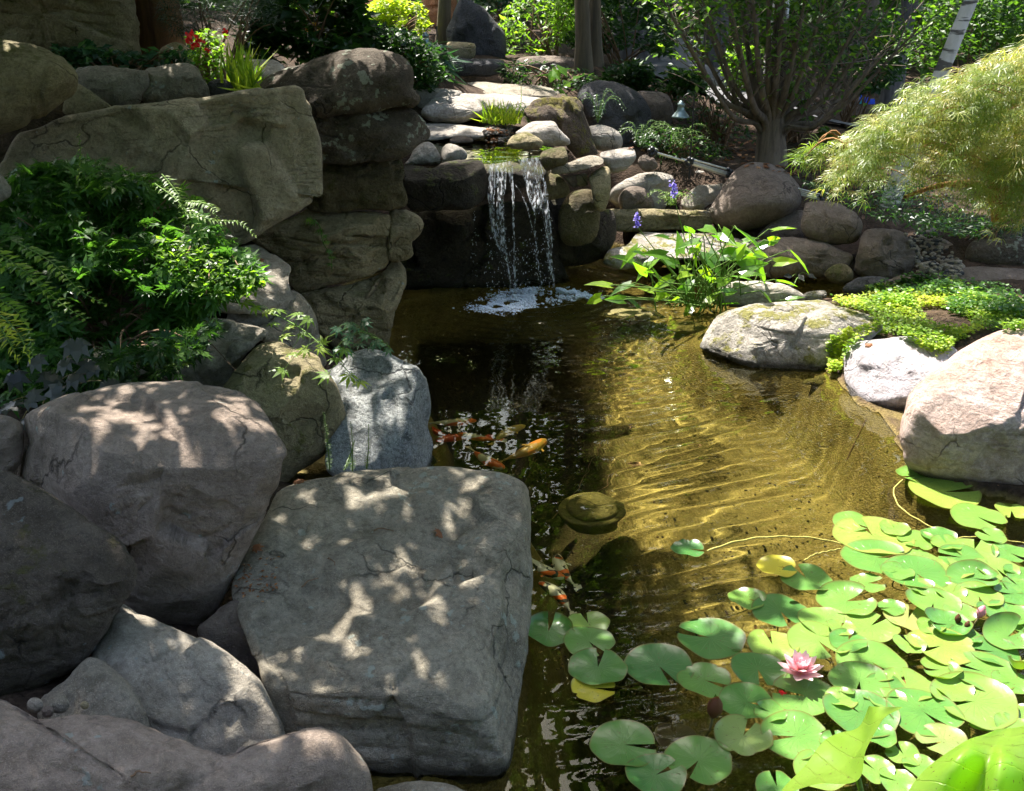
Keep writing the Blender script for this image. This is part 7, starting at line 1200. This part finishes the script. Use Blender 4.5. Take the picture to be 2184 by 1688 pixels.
# wooden fence
fx = lambda x, y, Y=15.: PY(1703.5 + .12 * x, 131 + .12 * y, Y)
o = thing('wooden_fence', fx(540, 980), 'low wooden railing with thin metal balusters behind the lace leaf maple', 'fence')
TOPR = [(-150, 500), (40, 580), (210, 640), (480, 745), (600, 790), (850, 880), (1050, 985)]; BOT = [(-150, 660), (40, 690), (300, 790), (540, 900), (630, 905), (850, 990), (1050, 1085)]
for a, b_ in zip(TOPR[:-1], TOPR[1:]): part('rail', tubes('rail', [(np.array([fx(*a), fx(*b_)]), .035, .035)], WOOD, 6), o)
for a, b_ in zip(BOT[:-1], BOT[1:]): part('rail', tubes('rail', [(np.array([fx(*a), fx(*b_)]), .022, .022)], WIRE, 6), o)
for xx in (-80, 200, 540, 860): ty = np.interp(xx, [p[0] for p in TOPR], [p[1] for p in TOPR]); part('post', tubes('post', [(np.array([fx(xx, ty + 240), fx(xx, ty + 10)]), .06, .06)], WOOD, 4), o)
for xx in range(-130, 1050, 38): ty = np.interp(xx, [p[0] for p in TOPR], [p[1] for p in TOPR]); by = np.interp(xx, [p[0] for p in BOT], [p[1] for p in BOT]); part('baluster', tubes('baluster', [(np.array([fx(xx, by), fx(xx, ty)]), .008, .008)], WIRE, 5), o)
def quad(name, c0, c1, c2, c3, mat, th=.03):
    A = np.array([c0, c1, c2, c3]); n_ = unit(np.cross(A[1] - A[0], A[3] - A[0])) * th; V = np.vstack([A, A + n_]); return mesh_arrays(name, V, np.array([(0, 1, 2, 3), (7, 6, 5, 4), (0, 4, 5, 1), (1, 5, 6, 2), (2, 6, 7, 3), (3, 7, 4, 0)]), mat, False)
BLU = plain('blue_sheet', (.03, .10, .75), .4); TEAL = plain('teal_sheet', (.03, .35, .40), .4); PBL = plain('pale_blue_sheet', (.35, .5, .95), .4)
o = thing('blue_sheeting', fx(1100, 860, 19.), 'bright blue and teal sheeting seen far back between the trunks', 'sheeting')
for (x0, y0, x1, y1, mt) in [(830, 630, 915, 720, BLU), (990, 600, 1115, 690, BLU), (990, 694, 1110, 765, TEAL), (980, 770, 1145, 830, PBL), (1160, 640, 1250, 765, BLU), (1165, 770, 1255, 840, PBL), (1262, 670, 1345, 765, BLU), (1265, 770, 1345, 840, PBL)]: part('panel', quad('panel', fx(x0, y1, 19.), fx(x1, y1, 19.), fx(x1, y0, 19.), fx(x0, y0, 19.), mt), o)
# gravel path
m, nt, b, out = newmat('grey_gravel_path'); geo = nd(nt, 'NewGeometry'); n = nd(nt, 'TexNoise', {'Vector': geo.outputs['Position'], 'Scale': 30., 'Detail': 6.}).outputs['Fac']; nt.links.new(ramp(nt, n, [(.3, (.06, .058, .062)), (.7, (.15, .147, .155))]), b.inputs['Base Color']); b.inputs['Roughness'].default_value = .9; GRAV = m
def strip(label, pts, wd):
    P = catmull(pts, 60, False); tg = unit(np.gradient(P, axis=0)); sd = np.stack([-tg[:, 1], tg[:, 0]], -1); V = []
    for u in np.linspace(-.5, .5, 9): q = P[:, :2] + sd * wd * u; V.append(np.c_[q, ground_z(q) + .05])
    V = np.stack(V, 1); I = np.arange(540).reshape(60, 9); Q = np.stack([I[:-1, :-1], I[1:, :-1], I[1:, 1:], I[:-1, 1:]], -1).reshape(-1, 4); link('path', mesh_arrays('path', V.reshape(-1, 3), Q, GRAV), kind='structure')
strip('', [PY(1500, 175, 13.5)[:2], PY(1460, 145, 16)[:2], PY(1440, 120, 20)[:2], PY(1420, 80, 30)[:2]], 1.7)
strip('', [PY(1500, 175, 13.)[:2], PY(1640, 230, 13.2)[:2], PY(1760, 275, 13.)[:2], PY(1900, 330, 12.6)[:2]], 1.0)
